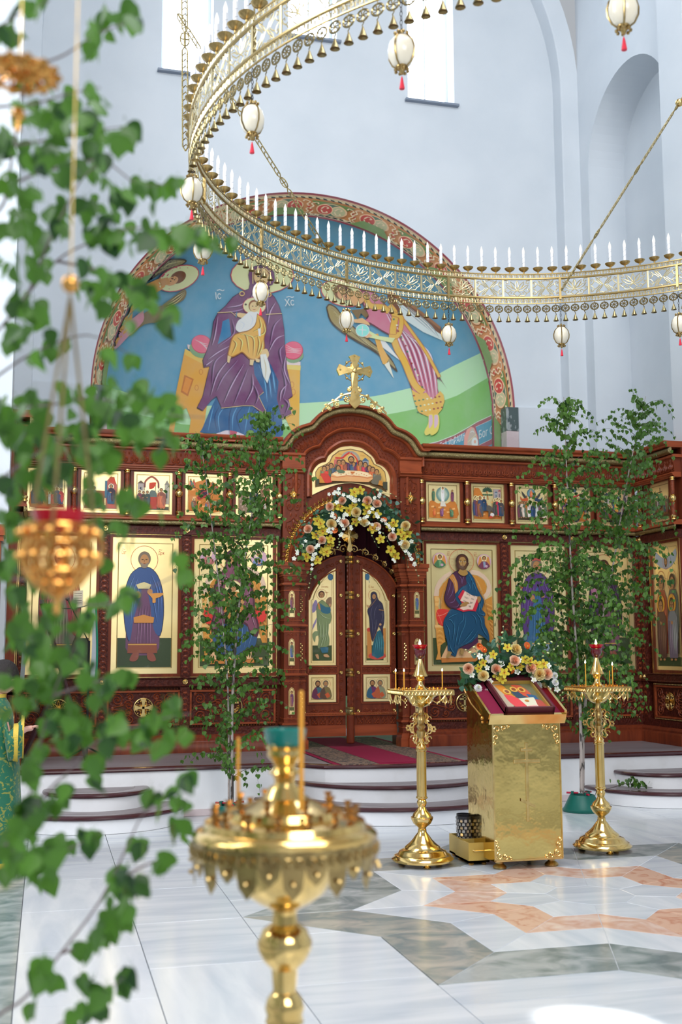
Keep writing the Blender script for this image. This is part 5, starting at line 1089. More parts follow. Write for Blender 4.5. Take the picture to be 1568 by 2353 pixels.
def mother(P):
    border(P, 200, 198, 1265, 2190, 8, '8c7434'); throne(P); P.poly([(270, 1300), (300, 1240), (400, 1230), (490, 1260), (480, 1400), (400, 1520), (320, 1490), (275, 1400)], 'd8352a', 4); P.poly([(960, 1300), (1100, 1240), (1230, 1290), (1220, 1420), (1100, 1500), (1000, 1450)], 'd8352a', 4)
    P.ring(717, 420, 214, 212, 8, 'c85a2c'); letters(P, 440, 300, 66, '\u041c\u0420'); letters(P, 940, 300, 66, '\u0398\u0423')
    for cx, cy, r1, c2 in ((330, 400, 'c0706c', '7aa070'), (1116, 402, '6a80a8', 'c0806c')):
        P.ell(cx, cy, 124, 132, 'cfa6b4'); P.ell(cx, cy-55, 62, 62, 'ecd9a0'); P.poly([(cx-40, cy-5), (cx+30, cy-5), (cx+98, cy+85), (cx+50, cy+120), (cx, cy+131), (cx-50, cy+122), (cx-98, cy+80)], r1, 2); P.poly([(cx-20, cy+5), (cx+20, cy+5), (cx+30, cy+90), (cx-10, cy+110)], c2); face_(P, cx, cy-55, 34, '4a2c18')
    P.poly([(400, 1400), (1050, 1400), (1090, 1750), (980, 1950), (700, 2020), (480, 1960), (400, 1700)], '2c5078', 3); rs(P, 0, '6c94bc', '163050', [((500+i*70, 1450), (480+i*75, 1650), (520+i*60, 1900)) for i in range(8)], 10)
    P.poly([(600, 380), (640, 300), (715, 270), (790, 300), (830, 380), (830, 520), (900, 640), (990, 800), (1050, 1050), (1060, 1300), (1120, 1500), (1100, 1700), (980, 1640), (900, 1500), (560, 1500), (420, 1700), (380, 1500), (420, 1300), (400, 1000), (450, 800), (540, 640), (600, 520)], '4c2030', 3); P.poly([(625, 400), (660, 320), (715, 295), (775, 320), (805, 400), (810, 530), (880, 660), (960, 810), (1020, 1050), (1030, 1300), (1090, 1500), (1080, 1650), (980, 1590), (900, 1460), (560, 1460), (430, 1640), (405, 1500), (450, 1300), (430, 1000), (480, 810), (560, 660), (620, 530)], '7c4458', 3)
    rs(P, 0, 'b88c9c', '4c2030', [((520, 760), (500, 950), (560, 1100)), ((620, 700), (600, 800), (640, 900)), ((880, 720), (900, 900), (860, 1080)), ((960, 900), (960, 1100), (900, 1300)), ((480, 1100), (500, 1300), (450, 1500)), ((1000, 1200), (1010, 1380), (1060, 1560)), ((560, 1300), (600, 1400), (700, 1450)), ((860, 1320), (820, 1420), (720, 1450))], 11)
    for x, y in ((717, 330), (520, 820), (930, 830)): P.ring(x, y, 18, 18, 6, 'e8c070')
    face_(P, 717, 430, 84, veil='5c2c3c', skin='b98a50'); P.ell(717, 900, 130, 120, 'c8a060'); P.ell(717, 900, 122, 112, 'f0dca0'); P.poly([(620, 980), (820, 980), (880, 1200), (840, 1450), (760, 1480), (640, 1470), (580, 1300), (570, 1120)], 'c07c34', 3); rs(P, 0, 'f0c878', '8a5420', [((640+i*36, 1020), (620+i*42, 1200), (650+i*34, 1420)) for i in range(6)], 9); face_(P, 717, 900, 62, '5a3018'); P.ell(590, 1120, 40, 30, 'b98a50'); P.ell(850, 1140, 40, 30, 'b98a50')
def saint(hx, robe, cloak, inner, text, extra=None, hat=None, beard='8c7c68'):
    def f(P):
        border(P, 90, 90, 910, 1910, 9, '8c7434'); P.poly([(95, 1480), (905, 1480), (905, 1905), (95, 1905)], '38462a')
        P.ring(hx, 330, 205, 205, 8, 'b8452a'); letters(P, 130, 250, 70, text[0]); letters(P, 690, 250, 70, text[1])
        b = [(hx-70, 440), (hx+70, 440), (hx+190, 560), (hx+270, 800), (hx+290, 1100), (hx+250, 1400), (hx+200, 1700), (hx-220, 1700), (hx-260, 1400), (hx-290, 1100), (hx-270, 800), (hx-200, 560)]
        P.poly(b, inner, 3); c = [(hx-80, 440), (hx-210, 550), (hx-290, 800), (hx-300, 1150), (hx-250, 1450), (hx-200, 1520), (hx-150, 1200), (hx-60, 900), (hx-20, 700), (hx+30, 700), (hx+100, 1000), (hx+160, 1350), (hx+260, 1450), (hx+310, 1150), (hx+290, 800), (hx+210, 560), (hx+80, 440)]
        P.poly(c, '1c1420', 3); P.poly([(hx+(x-hx)*.97, 950+(z-950)*.985) for x, z in c], cloak, 3)
        lt = tuple(min(1, a*2.4+.05) for a in col(cloak)[:3]); dk = tuple(a*.4 for a in col(cloak)[:3])
        rs(P, 0, lt, dk, [((hx-150, 560), (hx-230, 800), (hx-240, 1100)), ((hx-100, 600), (hx-170, 850), (hx-200, 1300)), ((hx-60, 640), (hx-110, 850), (hx-160, 1050)), ((hx+110, 560), (hx+200, 800), (hx+210, 1100)), ((hx+80, 640), (hx+140, 900), (hx+200, 1250)), ((hx+180, 620), (hx+250, 850), (hx+250, 1150))], 12)
        li = tuple(min(1, a*1.9+.05) for a in col(inner)[:3]); di = tuple(a*.5 for a in col(inner)[:3])
        rs(P, 0, li, di, [((hx-60+i*40, 1000), (hx-80+i*44, 1300), (hx-100+i*50, 1650)) for i in range(5)], 11)
        P.poly([(hx-225, 1560), (hx+205, 1560), (hx+215, 1700), (hx-235, 1700)], robe); P.line([(hx-225, 1575), (hx+205, 1575)], 14, 'd8a850')
        for s in (-1, 1): P.poly([(hx+s*60, 1700), (hx+s*150, 1700), (hx+s*200, 1800), (hx+s*130, 1820), (hx+s*70, 1780)], '8c4c3c', 3)
        face_(P, hx, 330, 92, '7a6a58' if beard != '4a2818' else '4a2818', beard=beard); P.ell(hx-90, 850, 42, 52, 'b98450'); P.ell(hx+90, 800, 42, 40, 'b98450')
        if hat: P.poly([(hx-80, 250), (hx-60, 190), (hx, 165), (hx+60, 190), (hx+80, 250), (hx, 235)], hat, 2)
        if extra: extra(P, hx)
    return f
def ex_dish(P, hx): P.poly([(hx+60, 830), (hx+300, 820), (hx+240, 880), (hx+180, 900), (hx+180, 960), (hx+130, 960), (hx+130, 900)], 'd89444', 2); P.poly([(hx-150, 1180), (hx, 1140), (hx+160, 1180), (hx+150, 1260), (hx-140, 1260)], 'c8843c'); P.poly([(hx-120, 700), (hx, 660), (hx+110, 700), (hx+80, 760), (hx-90, 760)], 'd8c890')
def ex_branch(P, hx):
    P.line([(180, 830), (150, 700), (140, 590)], 10, '4c6a3c', 3)
    for i in range(7): P.ell(150+(-1)**i*34, 610+i*34, 26, 14, ('6c8a5c', '8c7ab0', 'c84c3c')[i % 3], (-1)**i*.5)
def ex_censer(P, hx): P.line([(hx+120, 820), (hx+200, 1200)], 8, 'd8a850'); P.ell(hx+205, 1250, 40, 50, 'd8a850'); P.poly([(hx-260, 700), (hx-160, 640), (hx-120, 800), (hx-220, 900)], 'b0708c', 3)
def ex_scroll(P, hx): P.poly([(hx+190, 800), (hx+330, 790), (hx+330, 1040), (hx+200, 1060)], 'e0d4b8'); [P.line([(hx+205, 840+i*34), (hx+315, 835+i*34)], 7, '5c4c40') for i in range(5)]
def four(P):
    P.poly([(60, 1800), (940, 1800), (940, 1940), (60, 1940)], '3a4a28'); P.poly([(120, 110), (500, 260), (880, 110), (860, 300), (500, 420), (140, 300)], 'a8b0b4', 2); P.ring(500, 300, 110, 110, 8, 'c85a2c'); face_(P, 500, 300, 62, '4a2818', beard='5a3820')
    for x, c in ((300, '8c3a24'), (720, '5c5038')): P.ring(x, 600, 165, 165, 9, 'b8452a'); fig(P, x, 520, 1300, c, ('a85a34', '6a6a58')[x > 400], halo=None, w=.30, head=.11)
    for x, c in ((280, '5c3a30'), (700, '7a6a74')): P.ell(x, 960, 150, 150, 'c8702c'); P.ell(x, 960, 142, 142, 'e8a83c'); fig(P, x, 890, 980, c, ('6c4a34', '8a8a84')[x > 400], halo=None, w=.36, head=.125)
# feast scenes, each in the coordinates of a 100 x 108 panel; the picture fills 9..91 x 9..97
def base(P, g='5a5a30'): border(P, 8.5, 8.5, 91.5, 98, .8, '8c7434'); P.poly([(9, 88), (91, 88), (91, 97), (9, 97)], g)
def rocks(P, pts, c='c8782c', hi='eab06c'):
    P.poly(pts, c, 3); xs = [p[0] for p in pts]; ys = [p[1] for p in pts]; a, b, c0, d = min(xs), max(xs), min(ys), max(ys)
    for i in range(9): x = a+(b-a)*((i*37) % 90+8)/105; y = c0+(d-c0)*((i*53) % 60+35)/105; P.poly([(x, y), (x+(b-a)*.10, y-1.5), (x+(b-a)*.12, y+2.5), (x+(b-a)*.02, y+4)], hi)
def house(P, x, y, w, h, c='b8a898', roof='9c4a30', door='38404c'): P.poly([(x, y), (x+w, y), (x+w, y+h), (x, y+h)], c); P.poly([(x-w*.1, y), (x+w*.5, y-h*.25), (x+w*1.1, y)], roof); P.poly([(x+w*.35, y+h*.3), (x+w*.6, y+h*.3), (x+w*.6, y+h*.7), (x+w*.35, y+h*.7)], door)
def f_transfig(P):
    base(P, 'c07830'); P.ell(50, 33, 20, 21, '6c8a80'); P.ell(50, 33, 15, 16, '90a898'); P.poly([(50, 12), (64, 33), (50, 54), (36, 33)], 'b0bca8')
    rocks(P, [(9, 97), (9, 58), (20, 50), (30, 56), (40, 58), (50, 50), (60, 58), (72, 52), (82, 50), (91, 60), (91, 97)]); P.poly([(44, 54), (50, 46), (56, 54), (60, 66), (42, 66)], 'd8d0c0')
    fig(P, 50, 13, 42, 'e8e4dc', 'd0ccc8', halo='f4e8c0', w=.24); fig(P, 22, 19, 34, '3c5c44', '4c7050', halo=None, w=.26); fig(P, 78, 20, 34, '7a3450', '5c2c48', halo=None, w=.26)
    fig(P, 24, 68, 26, 'c85a2c', 'd87838', halo=None, w=.3, lean=.05); fig(P, 45, 67, 28, '6c3a5c', '8a5a80', halo=None, w=.36, lean=.15); fig(P, 74, 70, 26, '3c6044', '58805c', halo=None, w=.4, lean=-.15)
def f_entry(P):
    base(P, 'd87a30'); rocks(P, [(9, 97), (9, 20), (18, 12), (26, 14), (38, 34), (52, 60), (68, 80), (70, 97)]); P.line([(52, 44), (50, 30), (48, 20)], 2.5, 'b8682c', 2)
    for i in range(9): a = -pi+i*pi/8*1.0; P.ell(50+9*cos(a), 20+6*sin(a), 6, 2.2, '2c4c34', a)
    for i in range(5): P.ell(38+6*i, 30, 3.5, 2, '345c3c')
    P.poly([(68, 40), (68, 14), (90, 14), (90, 40)], 'a89894'); house(P, 72, 24, 8, 18, '9ca0a4', '3c5a70'); house(P, 82, 20, 8, 22, 'b89a94', 'a84438')
    crowd(P, [(14, 36), (20, 38), (26, 36)], 56, ['3c4c6c', '6a4058', '8a5030']); P.poly([(28, 64), (36, 60), (54, 60), (64, 68), (68, 78), (62, 78), (58, 74), (54, 90), (50, 90), (50, 76), (36, 76), (34, 90), (30, 90)], '5c544c', 2); fig(P, 38, 36, 42, '24405c', '1c3450', halo='f4e8c0', w=.34, feet=False)
    crowd(P, [(72, 42), (78, 40), (84, 42), (88, 44)], 48, ['4c4444', '3c4c3c', 'c03048', '2c4058']); P.ell(60, 86, 6, 5, 'e0d8d0'); P.ell(56, 92, 5, 3, 'c83c28')
def f_ascension(P):
    base(P, '4c3c24'); P.ell(50, 22, 13, 13, '4c7080'); P.ell(50, 22, 10, 10, '6c98a0'); fig(P, 50, 12, 22, 'd05a38', 'e07848', halo='f4e8c0', w=.4)
    for s, c in ((-1, 'c85a2c'), (1, '24405c')): P.poly([(50+s*12, 36), (50+s*22, 24), (50+s*30, 16), (50+s*27, 28), (50+s*18, 40)], '3c3c38'); P.poly([(50+s*12, 34), (50+s*28, 38), (50+s*34, 30), (50+s*32, 42), (50+s*18, 45), (50+s*10, 42)], c, 2); P.ell(50+s*15, 31, 2.6, 2.6, '8a5a34')
    crowd(P, [(14, 47), (20, 45), (27, 46), (34, 47), (62, 46), (68, 46), (74, 46), (80, 45), (86, 47)], 46, ['7a4050', '4c4c44', 'e0c8b4', '5c6a50', 'b8702c', '4c2c4c'], halo=None)
    fig(P, 40, 48, 44, 'e4dcd0', 'c8b8b0', w=.3); fig(P, 60, 47, 44, 'd8d4cc', 'b0b4b0', w=.3); fig(P, 50, 50, 44, '1c4068', '14304c', w=.34, halo='f4e8c0')
def f_pentecost(P):
    base(P, '38301c'); P.poly([(12, 97), (12, 40), (30, 30), (70, 30), (88, 40), (88, 97)], 'c07024'); P.ell(50, 10, 8, 5, '4c6878'); P.line([(24, 24), (40, 30), (60, 24), (78, 18)], 4, 'c8242c', 3); P.poly([(68, 18), (84, 18), (84, 40), (68, 40)], '6c7470')
    for i, (x, y) in enumerate([(16, 44), (18, 58), (18, 72), (84, 44), (86, 58), (84, 72), (60, 30), (68, 33), (76, 40), (40, 30), (32, 33), (24, 40)]): fig(P, x, y, 26, ['4c3a5c', 'c83040', '4c5044', '3c4c6c'][i % 4], ['6c4a70', '5c6a50', 'a85a34'][i % 3], halo='f0d890', w=.46, feet=False)
    P.ell(50, 84, 13, 16, '141418'); fig(P, 50, 72, 24, '8a5a4c', 'c83040', halo=None, w=.36)
def f_dormition(P):
    base(P, '2c2418'); house(P, 12, 20, 16, 30, 'b0a89c', '3c4c5c'); house(P, 72, 16, 16, 30, 'a89488', '7a3a2c'); P.ell(50, 44, 16, 26, '4c6070'); fig(P, 50, 26, 44, 'c88a3c', 'd8a050', halo='f4e8c0', w=.3); crowd(P, [(14, 50), (22, 48), (30, 50), (70, 50), (78, 48), (86, 50)], 42, ['6c3a48', '3c4c5c', '7a5a34', '5c3040'], halo='f0d890'); P.poly([(20, 74), (80, 68), (84, 84), (24, 90)], '8a3a30'); P.poly([(26, 72), (74, 66), (76, 72), (28, 78)], '2c2040', 1)
def f_annun(P):
    base(P, '6c6c64'); P.poly([(10, 97), (10, 52), (60, 52), (60, 97)], 'a8503c'); P.poly([(62, 96), (62, 30), (70, 20), (76, 14), (84, 20), (91, 36), (91, 96)], 'b85a4c'); P.poly([(60, 26), (66, 26), (66, 70), (60, 70)], '3c6a80'); P.poly([(72, 16), (84, 16), (88, 34), (70, 28)], 'c84028'); house(P, 14, 30, 10, 22, '9ca098', '3c4c3c'); fig(P, 30, 42, 52, 'a09480', '8a7c78', halo='f4e8c0', w=.36, lean=.05); fig(P, 76, 36, 52, '2a5070', '2c1c30', halo='f4e8c0', w=.42, veil='2c1c30', feet=False); P.poly([(20, 90), (50, 82), (58, 90), (40, 97)], '504c44')
def f_temple(P):
    base(P, '5c5c48'); house(P, 10, 30, 16, 32, 'a89c94', '5c4a3c'); house(P, 80, 32, 12, 50, 'b0a894', '8a8478'); P.line([(28, 40), (30, 24), (46, 12), (62, 24), (64, 40)], 5, 'a05040', 4); P.line([(28, 26), (28, 60)], 1.6, '38404c'); P.line([(64, 26), (64, 60)], 1.6, '38404c'); P.line([(56, 30), (56, 60)], 1.6, '38404c'); P.poly([(40, 28), (58, 26), (52, 40), (40, 44)], 'c83c20', 2); P.poly([(38, 54), (46, 46), (56, 48), (60, 56), (60, 64), (38, 64)], '606c64'); P.poly([(38, 64), (60, 64), (60, 94), (38, 94)], 'b03c2c')
    crowd(P, [(15, 48), (25, 50), (35, 49)], 44, ['3c4c48', '7a3048', '3c3430'], halo='f4e8c0'); fig(P, 66, 46, 48, 'b85a3c', '9c5038', halo='f4e8c0', w=.26); fig(P, 74, 42, 54, 'c86c48', '8a5040', halo='f4e8c0', w=.32, lean=-.06)
def f_nativity(P):
    base(P, '8a5a2c'); rocks(P, [(9, 97), (9, 40), (24, 24), (40, 18), (50, 12), (62, 20), (80, 24), (91, 40), (91, 97)]); P.ell(48, 52, 16, 11, '181418'); P.poly([(30, 62), (46, 46), (64, 42), (66, 50), (50, 62), (36, 68)], 'a82c28', 2); P.poly([(34, 60), (48, 48), (62, 44), (62, 49), (48, 58)], '3c1c38', 2); P.ell(64, 43, 5, 5, 'f0dca0'); P.ell(64, 43, 2.4, 2.8, 'a87848'); crowd(P, [(14, 14), (22, 16), (72, 20), (82, 26)], 22, ['c8503c', '4c6a5c'], halo='f0d890'); fig(P, 22, 66, 26, '5c6a50', '7a4a34', w=.5); fig(P, 58, 70, 24, '4c5c7c', 'a85a34', w=.5); P.ell(78, 76, 9, 6, 'a89c8c')
def f_baptism(P):
    base(P, '3c4030'); rocks(P, [(9, 97), (9, 60), (18, 50), (28, 44), (36, 60), (34, 97)], '8a7058', 'b8a088'); rocks(P, [(66, 97), (64, 60), (70, 40), (76, 24), (84, 22), (91, 30), (91, 97)], '7c4a30', 'b08860'); P.poly([(34, 97), (38, 44), (46, 40), (58, 42), (66, 60), (68, 97)], '1c3850'); P.poly([(42, 10), (56, 10), (50, 18)], '24608c'); fig(P, 50, 40, 50, 'b08858', 'a07c50', halo='f0dca0', w=.16); fig(P, 74, 30, 44, '6c5a34', '8a5a3c', halo='f0dca0', w=.3, lean=-.06); fig(P, 82, 52, 38, 'a8a894', 'c03c34', halo='f0dca0', w=.34)
def f_cross(P):
    base(P, '5a3c24'); P.poly([(12, 60), (88, 60), (88, 90), (12, 90)], '8a5a34'); P.line([(50, 14), (50, 70)], 2.5, '3a2414'); P.line([(40, 26), (60, 26)], 2.5, '3a2414'); P.line([(36, 20), (36, 20.5)], 1, '3a2414'); crowd(P, [(16, 42), (26, 40), (70, 42), (80, 40), (88, 42)], 46, ['3c4c5c', '7a4034', '5c5a3c']); house(P, 40, 44, 20, 26, 'a8988c', '3c4c5c')
def f_lazarus(P):
    base(P, 'a85a28'); rocks(P, [(9, 60), (30, 26), (44, 14), (56, 30), (70, 60), (70, 97), (9, 97)]); house(P, 66, 24, 22, 34, 'b0a090', '9c3c2c'); crowd(P, [(18, 46), (26, 44), (34, 46)], 46, ['24405c', '6a4058', '8a5030']); crowd(P, [(66, 50), (74, 48), (84, 50)], 42, ['c03c34', '4c5044', '3c4c6c']); fig(P, 56, 60, 32, 'd8d0c4', 'b8b0a4', w=.2)
# last supper, in the coordinates of the 4.61x detail
def supper(P):
    P.poly([(410, 1045), (410, 880), (440, 830), (520, 790), (555, 760), (580, 700), (650, 640), (770, 615), (900, 640), (980, 700), (1015, 770), (1080, 800), (1125, 850), (1138, 930), (1138, 1070), (960, 1000), (775, 975), (590, 1000)], '7a5a30', 0); P.poly([(418, 960), (418, 882), (448, 836), (525, 796), (562, 768), (590, 706), (655, 650), (770, 625), (895, 650), (970, 706), (1005, 776), (1075, 808), (1118, 856), (1130, 930), (1130, 970)], 'd9ad58', 0)
    P.ring(768, 740, 88, 88, 26, '9c9488', a0=pi, a1=2*pi); P.line([(690, 740), (690, 830)], 14, 'b06a3c'); P.line([(850, 740), (850, 830)], 14, 'b06a3c'); P.line([(612, 720), (680, 720), (715, 690), (760, 655)], 18, 'c8362c', 3); P.line([(770, 660), (830, 720), (840, 780)], 14, 'c8362c', 3); P.poly([(600, 740), (640, 730), (640, 820), (600, 820)], 'c86a5c'); P.poly([(890, 740), (920, 720), (955, 740), (955, 800), (890, 800)], '94989c'); P.poly([(885, 742), (920, 705), (960, 742)], '40607c')
    P.ell(775, 722, 34, 34, 'e8dcc0'); fig(P, 775, 700, 200, '4c2848', '24406c', halo=None, w=.6, head=.22, feet=False, beard='5a3820'); fig(P, 800, 760, 120, '3c5c70', '6c2c4c', halo=None, w=.6, head=.22, feet=False)
    for x, y, a, b in ((650, 745, '5c6a50', 'a8503c'), (690, 742, 'c85a34', '8a4a34'), (640, 805, '4c6a74', '5c7050'), (866, 745, 'b8602c', '5c6a50'), (915, 760, 'c83040', '4c3450'), (565, 785, '4c3450', '3c4c5c'), (528, 805, '3c6464', '5c5a34'), (495, 820, '6c7850', 'c83828'), (955, 795, '4c3450', '8a4a34'), (988, 810, 'c86030', 'a8502c'), (1028, 835, '6c6c5c', '7a5c40')): fig(P, x, y, 130, a, b, halo=None, w=.62, head=.26, feet=False)
    P.poly([(455, 900), (520, 900), (560, 950), (570, 985), (500, 1000), (470, 960)], 'c83828', 3); P.poly([(985, 940), (1020, 900), (1075, 905), (1060, 970), (1030, 1000), (970, 980)], '6c6450', 3); P.poly([(440, 920), (462, 930), (500, 1000), (445, 1000)], 'c8842c'); P.poly([(1055, 950), (1085, 960), (1090, 1010), (1040, 1000)], 'c8842c')
    P.poly([(565, 900), (620, 868), (720, 856), (850, 856), (940, 872), (985, 905), (985, 940), (940, 975), (560, 975), (558, 930)], 'e0a468', 0); P.poly([(570, 900), (625, 872), (720, 860), (850, 860), (935, 876), (978, 905), (930, 920), (850, 910), (720, 908), (620, 925)], 'edd2a4')
    P.line([(560, 925), (620, 935), (720, 915), (850, 918), (930, 932), (985, 920)], 7, 'c86c3c'); P.poly([(755, 868), (805, 868), (795, 885), (785, 890), (785, 900), (775, 900), (775, 890), (762, 885)], 'c8702c')
    for i in range(14): P.ell(610+i*26, 885+((i*7) % 5)*5, 6, 4, ('b85a2c', 'd88c4c')[i % 2])
    P.poly([(640, 850), (690, 860), (700, 880), (650, 890), (620, 870)], '5c7050', 2); letters(P, 630, 692, 20, '\u0422\u0430\u0439\u043d\u0430', 'b8702c', .7); letters(P, 860, 700, 20, '\u0412\u0435\u0447\u0435\u0440\u044f', 'b8702c', .6)
    P.poly([(410, 960), (440, 960), (440, 1000), (410, 1040)], '3c3c28'); P.poly([(1090, 965), (1136, 965), (1136, 1060), (1090, 1030)], '3c3c28')
# door icons, in the coordinates of the 4.36x detail
def angel(P):
    P.poly([(345, 1320), (540, 1320), (540, 1470), (345, 1470)], '3c4c24'); P.line([(345, 1470), (345, 900), (375, 800), (430, 700), (540, 610), (540, 1470), (345, 1470)], 3, 'a8843c'); P.ell(528, 640, 28, 34, '3c7090'); P.ring(440, 815, 52, 52, 2.5, 'c85a2c'); letters(P, 435, 745, 26, '\u0411\u043b\u0430\u0433\u043e\u0432\u0465\u0449', 'd0904c', .55); P.text(470, 800, 18, '\u0413\u0430\u0432\u0440\u0438\u0438\u043b', 'd0904c', 0, 0, .5)
    P.poly([(480, 880), (500, 850), (535, 840), (540, 900), (520, 960), (490, 940)], '8a6a4c', 2); P.poly([(358, 900), (375, 870), (395, 890), (390, 960), (345, 1000), (345, 930)], '9c8ab4', 2); P.poly([(390, 1040), (350, 1120), (346, 1170), (385, 1090)], '9c8ab4'); P.poly([(400, 1180), (370, 1180), (345, 1210), (350, 1250), (372, 1290), (380, 1230), (410, 1220)], '8c9c6c', 2)
    b = [(400, 900), (440, 870), (475, 890), (520, 940), (530, 990), (538, 1040), (525, 1100), (510, 1110), (505, 1200), (515, 1260), (500, 1330), (400, 1350), (410, 1260), (395, 1160), (390, 1040), (385, 950)]
    P.poly(b, '4c5c34', 3); P.poly([(455+(x-455)*.96, 1100+(z-1100)*.98) for x, z in b], '7c8c5c', 3); P.poly([(420, 900), (480, 940), (528, 945), (522, 1000), (470, 1005), (430, 980)], '2c6478', 2); P.poly([(395, 905), (412, 900), (430, 970), (410, 960)], 'd8843c')
    rs(P, 0, 'b8c498', '4c5c34', [((410, 1000), (460, 1040), (520, 1060)), ((400, 1060), (420, 1160), (410, 1280)), ((440, 1060), (450, 1200), (430, 1330)), ((480, 1080), (480, 1200), (450, 1330)), ((505, 1090), (500, 1180), (480, 1310)), ((420, 1340), (440, 1280), (470, 1200))], 6)
    P.poly([(405, 1345), (420, 1340), (440, 1395), (500, 1390), (505, 1340), (480, 1335)], '2c6478'); P.poly([(372, 1410), (400, 1405), (410, 1440), (405, 1455), (385, 1440)], 'c89868', 2); P.poly([(455, 1410), (490, 1405), (515, 1430), (500, 1437), (460, 1430)], 'c89868', 2); face_(P, 437, 818, 30, '5a3018'); P.ell(520, 920, 8, 16, 'c89868')
def virgin(P):
    P.poly([(880, 1320), (1050, 1320), (1050, 1470), (880, 1470)], '3c4c24'); P.line([(878, 1470), (878, 605), (980, 680), (1040, 770), (1075, 900), (1075, 1470), (878, 1470)], 3, 'a8843c'); P.ell(892, 635, 24, 34, '3c7090'); P.line([(905, 655), (915, 695)], 4, '3c7090'); P.ring(960, 820, 58, 58, 2.5, 'c85a2c'); letters(P, 900, 745, 26, '\u041f\u0440. \u0411\u0446\u0430', 'd0904c', .6)
    P.poly([(885, 1160), (930, 1140), (930, 1450), (885, 1450)], 'c8843c'); P.poly([(1040, 1150), (1072, 1150), (1072, 1440), (1045, 1440)], 'c8843c'); P.ell(905, 1165, 22, 20, 'c84030'); P.ell(985, 1425, 88, 38, 'c84838')
    P.poly([(975, 1190), (1040, 1180), (1050, 1425), (930, 1420)], '1c6070', 2); rs(P, 0, '5ca8ac', '123c48', [((985+i*14, 1200), (970+i*18, 1300), (955+i*22, 1400)) for i in range(5)], 5)
    b = [(930, 900), (925, 850), (928, 800), (955, 782), (985, 800), (1000, 860), (1040, 900), (1055, 960), (1062, 1020), (1058, 1100), (1045, 1150), (1048, 1230), (1020, 1160), (1000, 1140), (975, 1220), (940, 1285), (915, 1180), (908, 1060), (890, 980), (905, 940)]
    P.poly(b, '14101c', 3); P.poly([(980+(x-980)*.95, 1010+(z-1010)*.98) for x, z in b], '2c2844', 3); rs(P, 0, '6c6884', '14101c', [((940, 920), (920, 1000), (925, 1080)), ((990, 920), (960, 980), (950, 1080)), ((1030, 930), (1040, 1020), (1020, 1100)), ((930, 1050), (935, 1150), (945, 1240)), ((980, 1060), (965, 1150), (950, 1230))], 5)
    P.line([(985, 850), (940, 910), (905, 945)], 2.5, 'c8904c'); P.line([(1005, 1120), (985, 1180), (940, 1285)], 2.5, 'c8904c'); face_(P, 957, 830, 26, veil='2c2844'); P.line([(1005, 965), (1058, 972)], 5, 'c8904c'); P.ell(1018, 1112, 12, 12, 'c89868'); P.poly([(885, 915), (910, 925), (905, 945), (885, 930)], 'c89868')
def evang(c):
    def f(P):
        border(P, 120, 120, 880, 880, 8, '8c7434')
        for i, (x, a, b) in enumerate(((330, c[0], c[1]), (620, c[2], c[3]))):
            P.ring(x, 330, 170, 170, 7, 'c85a2c'); P.poly([(x-70, 440), (x+70, 440), (x+180, 560), (x+200, 860), (x-190, 860), (x-190, 600)], a, 3); P.poly([(x-60, 450), (x+90, 460), (x+190, 600), (x+200, 860), (x+20, 860), (x-10, 620)], b, 3); P.poly([(x-40, 720), (x+80, 640), (x+170, 780), (x+60, 860)], 'c8582c'); face_(P, x, 330, 95, ('4a2818', '6a5a48')[i], beard=('4a2818', '7c6c5c')[i])
    return f
door_i = []
arcx = lambda s: [(s*.160, 1.350), (s*.470, 1.350), (s*.470, 2.085), (s*.452, 2.085)]+[(s*x, z) for x, z in smooth([(.452, 2.085), (.42, 2.165), (.36, 2.26), (.28, 2.35), (.20, 2.41), (.160, 2.435)], 4)]
icon('tall arched icon of an angel in green on the left door leaf', arcx(-1), fm, YD+.012, bbox=(310, 550, 580, 1515), paintf=angel, inset=.028, name='door_icon', thick=.015)
icon('tall arched icon of the veiled woman in dark blue on the right door leaf', arcx(1), fm, YD+.012, bbox=(848, 552, 1113, 1515), paintf=virgin, inset=.028, name='door_icon', thick=.015)
icon('square icon of two bearded saints with books low on the left door leaf', ro(-.470, -.160, .945, 1.245), fm, YD+.012, bbox=(0, 0, 1000, 1000), paintf=evang(['6c2c4c', '3c6470', '5c4030', '7a6a3c']), inset=.03, name='door_icon', thick=.015)
icon('square icon of two bearded saints with books low on the right door leaf', ro(.160, .470, .945, 1.245), fm, YD+.012, bbox=(0, 0, 1000, 1000), paintf=evang(['2c5c74', '6c2c5c', 'b85a34', '8c9070']), inset=.03, name='door_icon', thick=.015)
lo_ = lobe(1.02); sup = [(.455, 3.245)]+[(x, z) for x, z in lo_]+[(-.455, 3.245)]+[(-.455+.91*i/12, 3.245+.15*sin(pi*i/12)) for i in range(1, 12)]
icon('lobed gold icon of the last supper above the double door', sup, fm, .035, bbox=(370, 580, 1180, 1125), paintf=supper, inset=0, name='icon')
fL, fR, fRR, fLL = section('L'), section('R'), section('RR'), section('LL')
ml = lambda r: [(-b, -a) for a, b in [r]][0]
def bigicon(sec, i, label, pf, bb): a0, a1 = BIG[i]; o = ro(a0, a1, 1.275, 2.73) if sec == 'R' else ro(-a1, -a0, 1.275, 2.73); return icon(label, o, fm, -.005, bbox=bb, paintf=pf, inset=.06, group=None)
bigicon('R', 0, 'large icon of the enthroned teacher in blue with open book, right of the doors', christ, (118, 100, 1340, 2290))
bigicon('L', 0, 'large icon of the enthroned Mother and Child behind the left birch', mother, (118, 100, 1340, 2290))
bigicon('R', 1, 'tall icon of a grey-bearded saint in purple cloak behind the bouquet and birch', saint(470, '8c9ca8', '5a3a78', '3c6a90', ('\u0421\u0442', '\u041f\u0440'), ex_branch, 'c85048'), (0, 0, 1000, 2000))
